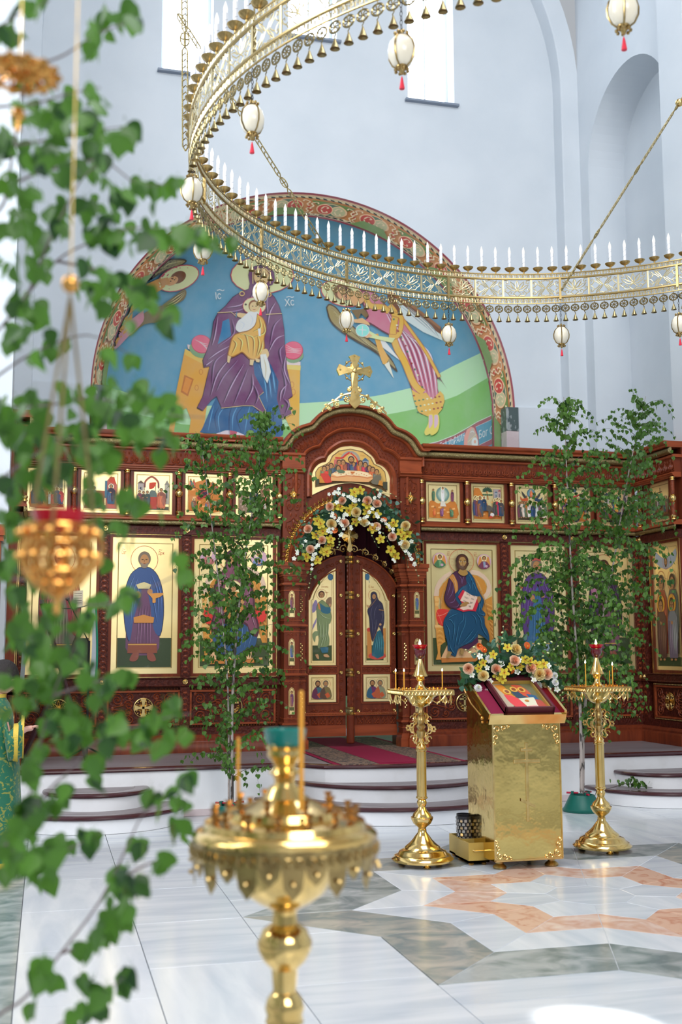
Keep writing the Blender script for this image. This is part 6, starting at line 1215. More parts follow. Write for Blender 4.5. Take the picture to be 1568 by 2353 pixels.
bigicon('R', 2, 'tall icon of a dark-robed saint with purple cloak, last before the right corner', saint(470, '6c4a5c', '3a2440', '7a5060', ('\u0410\u0440', '\u041b\u0410\u0412'), ex_censer, None, '4a2818'), (0, 0, 1000, 2000))
bigicon('L', 1, 'tall icon of a saint in blue cloak over plum tunic holding a dish', saint(480, '8a4a34', '3a5484', '6a4460', ('\u0421\u0432\u0442', '\u0414\u0440\u0436'), ex_dish, None), (0, 0, 1000, 2000))
bigicon('L', 2, 'tall icon of a saint in crimson cloak with scroll at the left end', saint(480, '6c3a34', '8a2c34', '7a6a5c', ('\u0421\u0442', '\u0415\u043b\u0438'), ex_scroll, None), (0, 0, 1000, 2000))
icon('tall amber icon of four standing saints on the right return of the screen', ro(.32, .90, 1.275, 2.73), fRR, -.005, bbox=(0, 0, 1000, 2000), paintf=four, inset=.05)
icon('tall gold icon on the left return of the screen', ro(.32, .90, 1.275, 2.73), fLL, -.005, bbox=(0, 0, 1000, 2000), paintf=four, inset=.05)
FR = [('mountain scene with a white figure in a blue-green circle', f_transfig), ('rider on a dark donkey under a palm', f_entry), ('crowd below a red figure in a blue circle', f_ascension), ('seated haloed figures around an orange hall', f_pentecost), ('figures gathered round a bier', f_dormition)]
FLl = [('figure standing in a dark river between rocks', f_baptism), ('reclining mother in a cave among orange rocks', f_nativity), ('haloed group under a temple canopy with a red cloth', f_temple), ('winged messenger and seated woman beside red towers', f_annun), ('crowd before rocks and a house', f_lazarus)]
for s, L in ((1, FR), (-1, FLl)):
    for k, (t, pf) in enumerate(L):
        a0, a1 = FEAST[k]; o = ro(a0, a1, 2.985, 3.445) if s > 0 else ro(-a1, -a0, 2.985, 3.445)
        icon('small upper-row icon: '+t, o, fm, -.002, bbox=(0, 0, 100, 108), paintf=pf, inset=.03, name='feast_icon', group='feast icons in the upper row')
icon('small feast icon with a raised cross on the right return of the screen', ro(.33, .77, 2.985, 3.445), fRR, -.002, bbox=(0, 0, 100, 108), paintf=f_cross, inset=.03, name='feast_icon', group='feast icons in the upper row')
icon('small feast icon on the left return of the screen', ro(.33, .77, 2.985, 3.445), fLL, -.002, bbox=(0, 0, 100, 108), paintf=f_cross, inset=.03, name='feast_icon', group='feast icons in the upper row')
# ================================================================ brass furniture
def leaf_me(name, m, L=.05, W_=.042, fold=.18, pts=None):
    """one heart-shaped leaf with a folded midrib and a petiole, hanging from the origin towards -z"""
    pts = pts or [(0, 0), (.26, .02), (.46, .18), (.50, .36), (.40, .58), (.22, .80), (0, 1.06)]
    v = []; f = []; mid = [(0, -L*y*1.0) for y in (0, .10, .30, .50, .72, .9, 1.06)]
    for (x, y), (mx, mz) in zip(pts, mid): v += [(-x*W_, fold*x*W_, -y*L), (0, 0, mz), (x*W_, fold*x*W_, -y*L)]
    for i in range(6): a = i*3; f += [(a, a+1, a+4, a+3), (a+1, a+2, a+5, a+4)]
    n = len(v); v += [(0, 0, 0), (.0009, 0, L*.35), (-.0009, 0, L*.35)]; f.append((n, n+1, n+2))
    me = bpy.data.meshes.new(name); me.from_pydata(v, [], f); me.polygons.foreach_set('use_smooth', [True]*len(f)); me.materials.append(m); return me
LO = dict(fol=leaf_me('florist_leaf', M['fol'], .075, .034, .1, [(0, 0), (.2, .15), (.42, .35), (.5, .5), (.42, .68), (.22, .88), (0, 1.06)]), euca=leaf_me('eucalyptus_leaf', M['euca'], .042, .044, .05))
def petals(mb, n, r, w, lift, c, z0=0., tw=0., cup=.0):
    for i in range(n):
        a = 2*pi*i/n+tw; u = Vector((cos(a), sin(a), 0)); t = Vector((-sin(a), cos(a), 0)); k = Vector((0, 0, 1))
        P_ = [k*z0, u*r*.45+t*w*.5+k*(z0+lift*.5), u*r*.85+t*w*.38+k*(z0+lift), u*r+k*(z0+lift+cup), u*r*.85-t*w*.38+k*(z0+lift), u*r*.45-t*w*.5+k*(z0+lift*.5), u*r*.5+k*(z0+lift*.35-.002)]
        mb.add(P_, [(0, 1, 6), (1, 2, 6), (2, 3, 6), (3, 4, 6), (4, 5, 6), (5, 0, 6)], None, col(c))
def flower_me(kind):
    mb = MB()
    if kind == 'rose':
        for k, (r, h) in enumerate(((.034, .010), (.029, .018), (.023, .026), (.016, .030), (.009, .032))): petals(mb, 5, r, r*1.5, h, ('f4dcc0', 'f2d0b0', 'f0c4a2', 'ecb48e', 'e8a680')[k], 0, k*.6, .006)
    elif kind == 'cream_rose':
        for k, (r, h) in enumerate(((.034, .010), (.029, .018), (.023, .026), (.016, .030), (.009, .032))): petals(mb, 5, r, r*1.5, h, ('efe6b4', 'f0e0a4', 'ecd898', 'e8cc88', 'e0bc70')[k], 0, k*.6, .006)
    elif kind == 'orchid': petals(mb, 5, .036, .024, .006, 'c8b838', 0, .3); petals(mb, 3, .016, .014, .014, 'e0b83c', .004, 0); mb.sphere((0, 0, .014), .005, 6, 4, c=col('8a3018'))
    elif kind == 'white': petals(mb, 5, .022, .016, .004, 'f2f2ea', 0, .2); petals(mb, 3, .009, .008, .010, 'dfe8c0', .003, 0)
    elif kind == 'mum': petals(mb, 14, .030, .009, .006, 'f4f4f0'); petals(mb, 12, .024, .008, .014, 'f4f4f4', .004, .2); petals(mb, 9, .016, .007, .020, 'eeeeee', .006, .5); petals(mb, 5, .008, .006, .022, 'e0e4c0', .008)
    else:
        n = 10; v = [(0, 0, -.03)]+[((.018+.006*cos(a))*cos(a), (.018+.006*cos(a))*sin(a), .02+.012*cos(a)) for a in [2*pi*i/n for i in range(n)]]; mb.add(v, [(0, i+1, (i+1) % n+1) for i in range(n)], None, col('e0783c')); mb.tube([(0, 0, -.02), (0, 0, .022)], .003, 5, c=col('e8b040'))
    return mb.mesh(kind, PET, True, False)
PET = mat('petals', 'ffffff', .6, attr=True, sub=.0); PET.node_tree.nodes['Principled BSDF'].inputs['Roughness'].default_value = .65
FME = {k: flower_me(k) for k in ('rose', 'cream_rose', 'orchid', 'white', 'mum', 'calla')}
FNAME = dict(rose='rose', cream_rose='rose', orchid='orchid', white='white_blossom', mum='chrysanthemum', calla='calla_lily')
def place(me, name, p, n, parent, s=1., roll=0):
    q = Vector(n).to_track_quat('Z', 'Y') @ Euler((0, 0, roll)).to_quaternion(); o = link(name, me, None, parent); o.location = Vector(p)+o.location; o.rotation_mode = 'QUATERNION'; o.rotation_quaternion = q; o.scale = (s, s, s); return o
def hang(me, name, p, parent, s=1., yaw=0, tilt=0, roll=0):
    o = link(name, me, None, parent); o.location = Vector(p)+o.location; o.rotation_euler = (tilt, roll, yaw); o.scale = (s, s, s); return o
def stem(pts, r, parent, m='fol', name='stem'): return MB().tube(pts, r, 4).obj(name, M[m], parent)
# ---- garland over the doors
ga = thing('flower_garland', 'flower garland of roses, yellow orchids and white sprays over the double door', 'garland', (XC, YS-.2, 2.9))
YG = YS-.22; c1 = lambda a, b: (640+a/4.612, 900+b/4.612)
def gp(a, b, y=0.): return onY(*c1(a, b), YG-y)
fo = MB(); pth = [gp(x, z, -.02) for x, z in ((270, 1700), (330, 1560), (430, 1440), (560, 1300), (700, 1200), (850, 1180), (1000, 1210), (1130, 1310), (1260, 1430), (1340, 1560), (1400, 1720))]
fo.tube(smooth(pth, 3), [.06+.055*sin(pi*i/30) for i in range(31)], 8, flat=.7); fo.obj('foam_core', M['canvasg'], ga)
kinds = [('rose', [(680, 1158), (550, 1222), (948, 1160), (1043, 1195), (320, 1463), (465, 1580), (340, 1675), (1205, 1540), (1040, 1440), (700, 1400)], 1.15), ('cream_rose', [(830, 1282), (1353, 1428), (1345, 1630), (905, 1395), (560, 1410)], 1.2),
 ('orchid', [(600, 1225), (750, 1262), (795, 1215), (935, 1200), (945, 1278), (1045, 1300), (820, 1378), (445, 1405), (395, 1525), (475, 1480), (1190, 1430), (1370, 1510), (1295, 1490), (1225, 1400), (1245, 1740), (1195, 1680), (295, 1750), (510, 1700), (415, 1790), (550, 1570), (1085, 1565), (540, 1620), (650, 1230), (870, 1050), (800, 1070), (480, 1690), (1330, 1540), (1000, 1450), (420, 1370)], 1.2),
 ('calla', [(595, 1345), (615, 1460), (1105, 1350), (1000, 1440)], 1.2)]
for k, L, s in kinds:
    for a, b in L: place(FME[k], FNAME[k], gp(a, b, .13+rnd.uniform(-.015, .02)), (rnd.uniform(-.45, .45)-.25, -1, rnd.uniform(-.2, .5)), ga, s*rnd.uniform(1.25, 1.5), rnd.uniform(0, 6))
sprays = [[(545, 1090), (600, 1075), (650, 1085), (735, 1095), (790, 1120), (830, 1160)], [(1000, 1115), (1060, 1108), (1110, 1100)], [(560, 1300), (610, 1320), (650, 1380), (690, 1420), (665, 1500), (640, 1560)], [(920, 1350), (960, 1400), (1050, 1450), (1110, 1500)], [(1020, 1290), (1060, 1340), (1130, 1370), (1170, 1410), (1210, 1450), (1250, 1500)], [(1280, 1590), (1330, 1620), (1370, 1680), (1400, 1750), (1440, 1800), (1450, 1840)], [(290, 1590), (240, 1660), (190, 1720), (160, 1780)], [(430, 1640), (400, 1700), (370, 1760), (360, 1830), (350, 1890)], [(690, 1290), (720, 1320), (680, 1340)], [(530, 1490), (560, 1440), (520, 1520)], [(1230, 1800), (1260, 1810)], [(1380, 1590), (1420, 1560)], [(930, 1310), (980, 1260), (760, 1440), (810, 1440)], [(820, 1120), (800, 1150), (850, 1155), (660, 1040), (590, 1280)]]
for L in sprays:
    stem([gp(a, b, .15) for a, b in L], .0025, ga)
    for (a, b), (c, d) in zip(L, L[1:]):
        for q in (0, .5): place(FME['white'], 'white_blossom', gp(a+(c-a)*q+rnd.uniform(-20, 20), b+(d-b)*q+rnd.uniform(-20, 20), .16+rnd.uniform(0, .02)), (rnd.uniform(-.6, .3), -1, rnd.uniform(-.3, .4)), ga, rnd.uniform(.85, 1.25), rnd.uniform(0, 6))
bud = MB().sphere((0, 0, 0), .008, 6, 4, (1, 1, 1.5), c=col('d6dc9c')).mesh('bud', PET)
for L in ([(160, 1780), (140, 1850), (120, 1900), (105, 1945)], [(350, 1890), (345, 1960), (335, 2030), (320, 2100)], [(640, 1560), (650, 1610), (630, 1650)], [(1110, 1500), (1150, 1560), (1190, 1640)], [(960, 1460), (1010, 1560), (1055, 1650)], [(1450, 1840), (1470, 1920), (1490, 2020)], [(540, 1290), (440, 1320), (340, 1340), (260, 1400)], [(1110, 1080), (1220, 1090), (1300, 1170)], [(1320, 1680), (1360, 1750), (1375, 1860)]):
    P_ = [gp(a, b, .15) for a, b in L]; stem(P_, .0022, ga)
    for q in smooth(P_, 3)[::2]: place(bud, 'bud', q+Vector((rnd.uniform(-.01, .01), -.008, 0)), (rnd.uniform(-1, 1), -.5, 0), ga, rnd.uniform(.6, 1.1))
G_ = smooth(pth, 6)
for i in range(420):
    p = G_[rnd.randrange(len(G_))]; k = rnd.choice(['fol', 'fol', 'euca']); hang(LO[k], 'leaf', p+Vector((rnd.uniform(-.13, .13), -rnd.uniform(.02, .14), rnd.uniform(-.14, .16))), ga, rnd.uniform(.7, 1.2), rnd.uniform(-1.2, 1.2), rnd.uniform(-1.3, .6), rnd.uniform(-2.5, 2.5))
# ---- lectern (analogion)
LX0, LX1, LY0, LY1 = 3.035, 3.545, 7.46, 7.95
le = thing('lectern', 'tall polished brass lectern with embossed cross and sloping crimson top', 'lectern', ((LX0+LX1)/2, (LY0+LY1)/2, 0))
ZF, ZB = 1.04, 1.30
b = MB(); b.add([(LX0, LY0, .055), (LX1, LY0, .055), (LX1, LY1, .055), (LX0, LY1, .055), (LX0, LY0, ZF-.03), (LX1, LY0, ZF-.03), (LX1, LY1, ZB-.03), (LX0, LY1, ZB-.03)], [(0, 1, 2, 3), (0, 4, 5, 1), (1, 5, 6, 2), (2, 6, 7, 3), (3, 7, 4, 0), (4, 7, 6, 5)]); b.obj('body', M['sheetbrass'], le, False)
for q in range(4): x = (LX0+.06, LX1-.06)[q % 2]; y = (LY0+.06, LY1-.06)[q//2]; MB().lathe([(.0, 0), (.045, 0), (.05, .012), (.04, .024), (.025, .035), (.03, .055), (0, .055)], 14, cx=x, cy=y).obj('foot', M['brassd'], le)
cm = MB()
for s, x in ((1, LX0), (-1, LX1)):
    cm.box(x-.004, x+.008 if s > 0 else x+.004, LY0-.006, LY0+.002, .06, ZF-.04); 
    for t, z in ((1, .06), (-1, ZF-.05)):
        for k, (dx, dz, r_) in enumerate(((.035, .035, .028), (.085, .025, .020), (.025, .09, .022), (.12, .016, .012), (.015, .13, .014))):
            cx, cz = x+s*dx, z+t*dz; cm.tube([(cx+r_*(1-.8*j/10)*cos(s*(2+.75*j)), LY0-.005, cz+t*r_*(1-.8*j/10)*sin(2+.75*j)) for j in range(11)], .0045, 4)
cm.box(LX0, LX1, LY0-.006, LY0+.002, .055, .068); cm.obj('embossed_corners', M['gold'], le)
cr_ = MB()
for x0, x1, z0, z1, e in ((3.278, 3.300, .32, .86, .007), (3.19, 3.388, .72, .745, .0085), (3.245, 3.333, .80, .822, .0085)): cr_.bbox(x0, x1, LY0-e, LY0-.0005, z0, z1, .003)
cr_.add([(3.235, LY0-.0095, .48), (3.343, LY0-.0095, .43), (3.343, LY0-.0095, .41), (3.235, LY0-.0095, .46)], [(0, 1, 2, 3)]); cr_.obj('embossed_cross', M['gold'], le)
sl = Vector((0, LY1+.06-LY0, ZB-ZF+.03)).normalized(); nr = Vector((0, -sl.z, sl.y))
def desk(x, t, h): return Vector((x, LY0-.02, ZF-.005))+sl*t+nr*h
T1 = .62
def dbox(mb, x0, x1, t0, t1, h0, h1): v = [desk(x, t, h) for x in (x0, x1) for t in (t0, t1) for h in (h0, h1)]; return mb.add(v, [(0, 1, 3, 2), (4, 6, 7, 5), (0, 4, 5, 1), (2, 3, 7, 6), (0, 2, 6, 4), (1, 5, 7, 3)])
dbox(MB(), LX0-.03, LX1+.04, 0, T1, -.03, .0).obj('desk', M['sheetbrass'], le, False)
f_ = MB(); dbox(f_, LX0-.03, LX1+.04, -.012, .012, -.045, .028); dbox(f_, LX0-.034, LX0-.018, 0, T1, -.01, .03); dbox(f_, LX1+.025, LX1+.044, 0, T1, -.01, .05); dbox(f_, LX0-.03, LX1+.04, T1-.012, T1, 0, .03); f_.obj('raised_rim', M['brass'], le, False)
dbox(MB(), LX0-.018, LX1+.026, .012, T1-.012, 0, .006).obj('velvet', M['velvet'], le, False)
g = MB(); g.tube([(LX0-.02, LY0+.50, 1.23), (LX0-.055, LY0+.25, 1.12), (LX0-.035, LY0+.12, 1.045)], .008, 6); g.sphere((LX0-.03, LY0+.11, 1.03), .014, 8, 5); g.sphere((LX0-.02, LY0+.13, 1.0), .011, 8, 5); g.obj('side_catch', M['copper'], le)
# icon lying on the lectern
IX0, IX1, IT0, IT1 = 3.135, 3.51, .03, .46
ic = thing('framed_icon', 'glazed festal icon of three winged figures in dark crimson case on the lectern', 'icon', desk((IX0+IX1)/2, IT0, .006))
dbox(MB(), IX0, IX1, IT0, IT1, .007, .02).obj('case', M['darkw'], ic, False); c_ = MB()
for a in ((IX0, IX1, IT0, IT0+.016), (IX0, IX1, IT1-.016, IT1), (IX0, IX0+.016, IT0, IT1), (IX1-.016, IX1, IT0, IT1)): dbox(c_, *a, .007, .062)
c_.obj('frame', mat('crimson_case', (.10, .016, .022), .4), ic, False); c_ = MB()
for a in ((IX0+.016, IX1-.016, IT0+.016, IT0+.026), (IX0+.016, IX1-.016, IT1-.026, IT1-.016), (IX0+.016, IX0+.026, IT0+.016, IT1-.016), (IX1-.026, IX1-.016, IT0+.016, IT1-.016)): dbox(c_, *a, .02, .045)
c_.obj('gilt_fillet', M['boxgold'], ic, False)
def pt(x, y, k): return desk(IX0+.026+(x/100)*(IX1-IX0-.052), IT1-.026-(y/100)*(IT1-IT0-.052), .021+k*.0003)
P = Paint(pt); P.poly([(0, 0), (100, 0), (100, 100), (0, 100)], '6c6a4c'); P.poly([(0, 0), (30, 0), (34, 60), (14, 100), (0, 100)], 'b8a890'); P.poly([(10, 5), (30, 4), (44, 40), (34, 60), (20, 40)], 'd08430', 2); P.poly([(18, 40), (34, 44), (54, 66), (62, 92), (36, 98), (20, 70)], 'd8484c', 2); P.poly([(32, 8), (52, 6), (58, 40), (40, 46)], '7c7438', 2); P.poly([(40, 30), (66, 28), (70, 50), (46, 54)], '384a5c', 2); P.poly([(50, 4), (72, 6), (84, 34), (80, 50), (64, 46)], 'c8563c', 2); P.poly([(72, 40), (92, 46), (90, 70), (76, 62)], '2c5c84', 2); P.poly([(46, 56), (84, 52), (86, 90), (56, 94)], 'd8d4b8', 1); P.poly([(84, 60), (98, 66), (98, 98), (80, 94)], 'b04c40', 2); P.poly([(56, 84), (78, 82), (80, 98), (54, 98)], 'e0a8a0', 2)
for x, y in ((30, 30), (50, 22), (68, 24)): P.ell(x, y, 9, 10, 'd8a850'); P.ell(x, y, 5, 6, '8a4c2c')
P.ell(62, 66, 5, 4, 'c07c3c'); link('painting', P.mb.mesh('p', M['paint'], False, False), None, ic)
# ---- bouquet behind the icon on the lectern
bq = thing('bouquet', 'wide bouquet of cream roses, yellow lilies and white daisies on the lectern', 'bouquet', desk(3.29, T1-.1, 0))
c7 = lambda a, b: (1060+a/6.03, 1430+b/6.03)
YB = LY1-.06
def bp(a, b, y=0.): return onY(*c7(a, b), YB-y)
fo = MB(); fo.tube([bp(120, 800), bp(300, 640), bp(560, 560), bp(850, 560), bp(1100, 680), bp(1230, 850)], [.035, .06, .075, .075, .06, .035], 8); fo.obj('foam_core', M['canvasg'], bq)
for k, L, s in (('rose', [(100, 640), (730, 540), (480, 660), (1180, 720), (960, 640)], 1.25), ('cream_rose', [(310, 750), (750, 390), (1090, 730)], 1.35), ('calla', [(250, 320), (330, 400), (920, 350), (700, 690)], 1.3), ('orchid', [(640, 350), (440, 450), (880, 520), (950, 540), (1050, 590), (1140, 580), (300, 560), (240, 640), (600, 700), (570, 790), (810, 610), (690, 620), (500, 730)], 1.05), ('mum', [(390, 510), (1290, 740), (1300, 840), (230, 920), (345, 980), (1080, 880)], 1.05),
 ('white', [(360, 630), (150, 730), (800, 520), (780, 690), (1010, 800), (990, 730), (1210, 600), (540, 570), (400, 820), (290, 940), (1330, 930), (1210, 930), (260, 470), (560, 580)], 1.1)):
    for a, b in L: place(FME[k], FNAME[k], bp(a, b, .10+rnd.uniform(-.02, .03)), (rnd.uniform(-.5, .2), -1, rnd.uniform(-.1, .6)), bq, s*rnd.uniform(.92, 1.12), rnd.uniform(0, 6))
for L in ([(60, 380), (150, 430), (240, 470)], [(590, 60), (575, 180), (585, 300)], [(1240, 270), (1120, 290), (1000, 320)], [(1340, 330), (1240, 400), (1120, 470)], [(1480, 1000), (1380, 960), (1330, 900)], [(490, 1110), (480, 1040), (440, 980)], [(1410, 1050), (1350, 990), (1320, 920)], [(170, 340), (250, 420), (330, 440)]):
    P_ = [bp(a, b, .08) for a, b in L]; stem(P_, .002, bq)
    for q in smooth(P_, 3)[::2]: place(bud, 'bud', q+Vector((rnd.uniform(-.008, .008), -.005, 0)), (rnd.uniform(-1, 1), -.5, .3), bq, rnd.uniform(.6, 1.1))
for i in range(290):
    t = rnd.random(); a = 20+t*1330; b = 790-rnd.uniform(0, 600)*sin(pi*t)**.5+300*abs(t-.5)**2*2; k = 'euca' if rnd.random() < .3 else 'fol'
    hang(LO[k], 'leaf', bp(a, b, rnd.uniform(-.04, .09)), bq, rnd.uniform(.7, 1.25), rnd.uniform(-1.2, 1.2), rnd.uniform(-1.3, .6), pi+rnd.uniform(-1.5, 1.5)+(t-.5)*1.8)
# ---- candle stands
candle_me = MB().lathe([(.0, 0), (.0042, 0), (.0040, .1), (.0038, .20), (.001, .203), (.0, .203)], 7).mesh('candle', M['wax'])
flame_me = MB().lathe([(0, .203), (.004, .208), (.0055, .216), (.003, .228), (0, .24)], 7).mesh('flame', M['flame'])
M['brassc'] = mat('browned_brass', (.42, .22, .08), .25, 1.)
def stand_top_socket(mb, x, y, z): mb.lathe([(0, z), (.006, z), (.004, z+.006), (.008, z+.012), (.006, z+.018), (.009, z+.026), (.0, .0+z+.026)], 7, cx=x, cy=y)
def square_stand(cx, cy, label):
    t = thing('candle_stand', label, 'candle stand', (cx, cy, 0), 0, None, False); n = 30
    b = MB(); b.lathe([(.0, .03), (.215, .032), (.222, .045), (.205, .058), (.20, .07), (.175, .082), (.165, .10), (.13, .115), (.125, .128), (.095, .15), (.07, .175), (.052, .20), (.032, .225), (.03, .245), (.0, .245)], n); b.obj('base', M['brass'], t)
    for q in range(3): a = q*2*pi/3+.4; MB().lathe([(0, 0), (.024, 0), (.03, .008), (.018, .018), (.026, .026), (.02, .036), (0, .036)], 12, cx=.155*cos(a), cy=.155*sin(a)).obj('foot', M['brass'], t)
    b = MB(); b.lathe([(.0, .24), (.026, .245), (.03, .26), (.062, .285), (.078, .315), (.080, .33), (.070, .335), (.062, .355), (.04, .375), (.026, .40), (.034, .42), (.036, .435), (.028, .45), (.042, .462), (.042, .468), (.036, .474), (.036, .79), (.042, .795), (.042, .805), (.034, .812), (.038, .825), (.024, .845), (.026, .86), (0, .86)], n); b.obj('stem', M['brass'], t)
    b = MB(); b.lathe([(.0, .855), (.026, .86), (.018, .88), (.03, .90), (.034, .93), (.022, .945), (.034, .965), (.022, .985), (.034, 1.01), (.028, 1.03), (.02, 1.045), (.026, 1.06), (.018, 1.08), (.02, 1.11), (0, 1.11)], 20); k_ = b.obj('knop', M['brassd'], t)
    for s in range(4):
        a = s*pi/2+pi/5; u = Vector((cos(a), sin(a), 0)); g = MB()
        for z0, d in ((.95, 1), (.95, -1)):
            g.tube([u*(.03+.012*0)+Vector((0, 0, z0+d*.10)), u*.055+Vector((0, 0, z0+d*.105)), u*.068+Vector((0, 0, z0+d*.085)), u*.05+Vector((0, 0, z0+d*.06)), u*.06+Vector((0, 0, z0+d*.035)), u*.085+Vector((0, 0, z0+d*.03)), u*.10+Vector((0, 0, z0))], .006, 5)
            g.tube([u*(.075+.018*cos(w))+Vector((0, 0, z0+d*.07+.018*sin(w))) for w in [j*.6 for j in range(9)]], .004, 4)
        for j in range(6): w = j*pi/3; g.sphere(tuple(u*(.112+.014*cos(w))+Vector((0, 0, .95+.016*sin(w)))), .0085, 6, 4)
        g.obj('scroll_bracket', M['gold'], t)
    b = MB(); b.lathe([(0, 1.095), (.03, 1.10), (.06, 1.115), (.085, 1.14), (.10, 1.17), (.15, 1.20), (.155, 1.205), (0, 1.205)], n); b.obj('bowl', M['sheetbrass'], t)
    h = .183; b = MB(); b.box(-h, h, -h, h, 1.203, 1.212); b.obj('tray', M['brass'], t, False); b = MB()
    for i in range(4):
        M4 = Matrix.Rotation(i*pi/2, 4, 'Z'); b.box(-h-.005, h+.005, -h-.008, -h, 1.190, 1.222, M4); b.tube([(-h, -h-.004, 1.224), (h, -h-.004, 1.224)], .004, 4, M=M4)
        for k in range(14): x = -h+.013+k*.0262; b.tube([(x-.01, -h-.009, 1.197), (x, -h-.011, 1.215), (x+.01, -h-.009, 1.197)], .003, 4, M=M4)
    b.obj('tray_gallery', M['gold'], t); g = MB()
    for i in range(4):
        M4 = Matrix.Rotation(i*pi/2, 4, 'Z')
        for x in (-.12, 0, .12):
            for s in (-1, 1): g.tube([(x, -h-.006, 1.19), (x+s*.014, -h-.008, 1.165), (x+s*.012, -h-.008, 1.145), (x, -h-.006, 1.13)], .003, 4, M=M4)
            g.tube([(x, -h-.006, 1.19), (x, -h-.006, 1.12)], .0035, 4, M=M4)
            if x < .1: g.tube([(x+.12*q, -h-.006, 1.19-.05*sin(pi*q)) for q in [j/8 for j in range(9)]], .0035, 4, M=M4); g.sphere(tuple(M4 @ Vector((x+.06, -h-.008, 1.135))), .008, 6, 4)
    g.obj('hanging_swags', M['gold'], t)
    g = MB()
    for i in range(8):
        for j in range(8):
            if (i+j) % 2 == 0 and sqrt((i-3.5)**2+(j-3.5)**2) > 1.6: stand_top_socket(g, -.155+i*.0443, -.155+j*.0443, 1.212)
    o = g.obj('candle_sockets', M['copper'], t); o['kind'] = 'stuff'
    b = MB(); b.lathe([(.0, 1.212), (.07, 1.212), (.06, 1.225), (.04, 1.24), (.022, 1.262), (.016, 1.285), (.03, 1.30), (.034, 1.315), (.058, 1.322), (.05, 1.335), (.04, 1.36), (.026, 1.40), (.018, 1.43), (.014, 1.445), (0, 1.445)], 22); b.obj('lamp_stem', M['brass'], t)
    b = MB(); b.lathe([(0, 1.44), (.014, 1.445), (.03, 1.46), (.042, 1.485), (.040, 1.51), (.048, 1.52), (0, 1.52)], 18); bo = b.obj('lamp_holder', M['ruby'], t)
    b = MB(); b.lathe([(0, 1.515), (.035, 1.515), (.056, 1.545), (.055, 1.547), (.03, 1.525), (0, 1.525)], 18); b.obj('lamp_glass', M['redglass'], t)
    MB().lathe([(0, 1.53), (.006, 1.54), (.010, 1.556), (.005, 1.572), (0, 1.588)], 8).obj('lamp_flame', M['flame'], t); return t
SL = (2.625, 7.80); SR = (4.105, 7.95)
square_stand(*SL, 'ornate brass candle stand left of the lectern, red oil lamp on top'); square_stand(*SR, 'ornate brass candle stand right of the lectern, red oil lamp on top')
def candle(p, s, lit, label, grp=None):
    o = link('candle', candle_me, None, None); o.location = p; o.scale = (1, 1, s); tag(o, label, 'candle', grp)
    if lit: link('flame', flame_me, None, o)
    return o
for (cx, cy), L in ((SL, ((910, 1.0, 'lit yellow candle at the left edge of the left stand', -.15), (929, 1.0, 'second lit yellow candle from the left on the left stand', -.15), (1017, 1.0, 'lit yellow candle standing alone at the right of the left stand', -.15))), (SR, ((1347, 1.35, 'tall lit yellow candle at the left of the right stand', -.1), (1402, .9, 'unlit short yellow candle beside the lit pair on the right stand', .08), (1409, 1.22, 'tall lit yellow candle at the right of the right stand', -.02), (1378, 1.3, 'thin unlit yellow candle in front of the lamp on the right stand', -.15)))):
    for px, s, lab, dy in L: p = onY(px, 1570, cy+dy); candle((p.x, cy+dy, 1.232), s*.62, 'unlit' not in lab, lab)
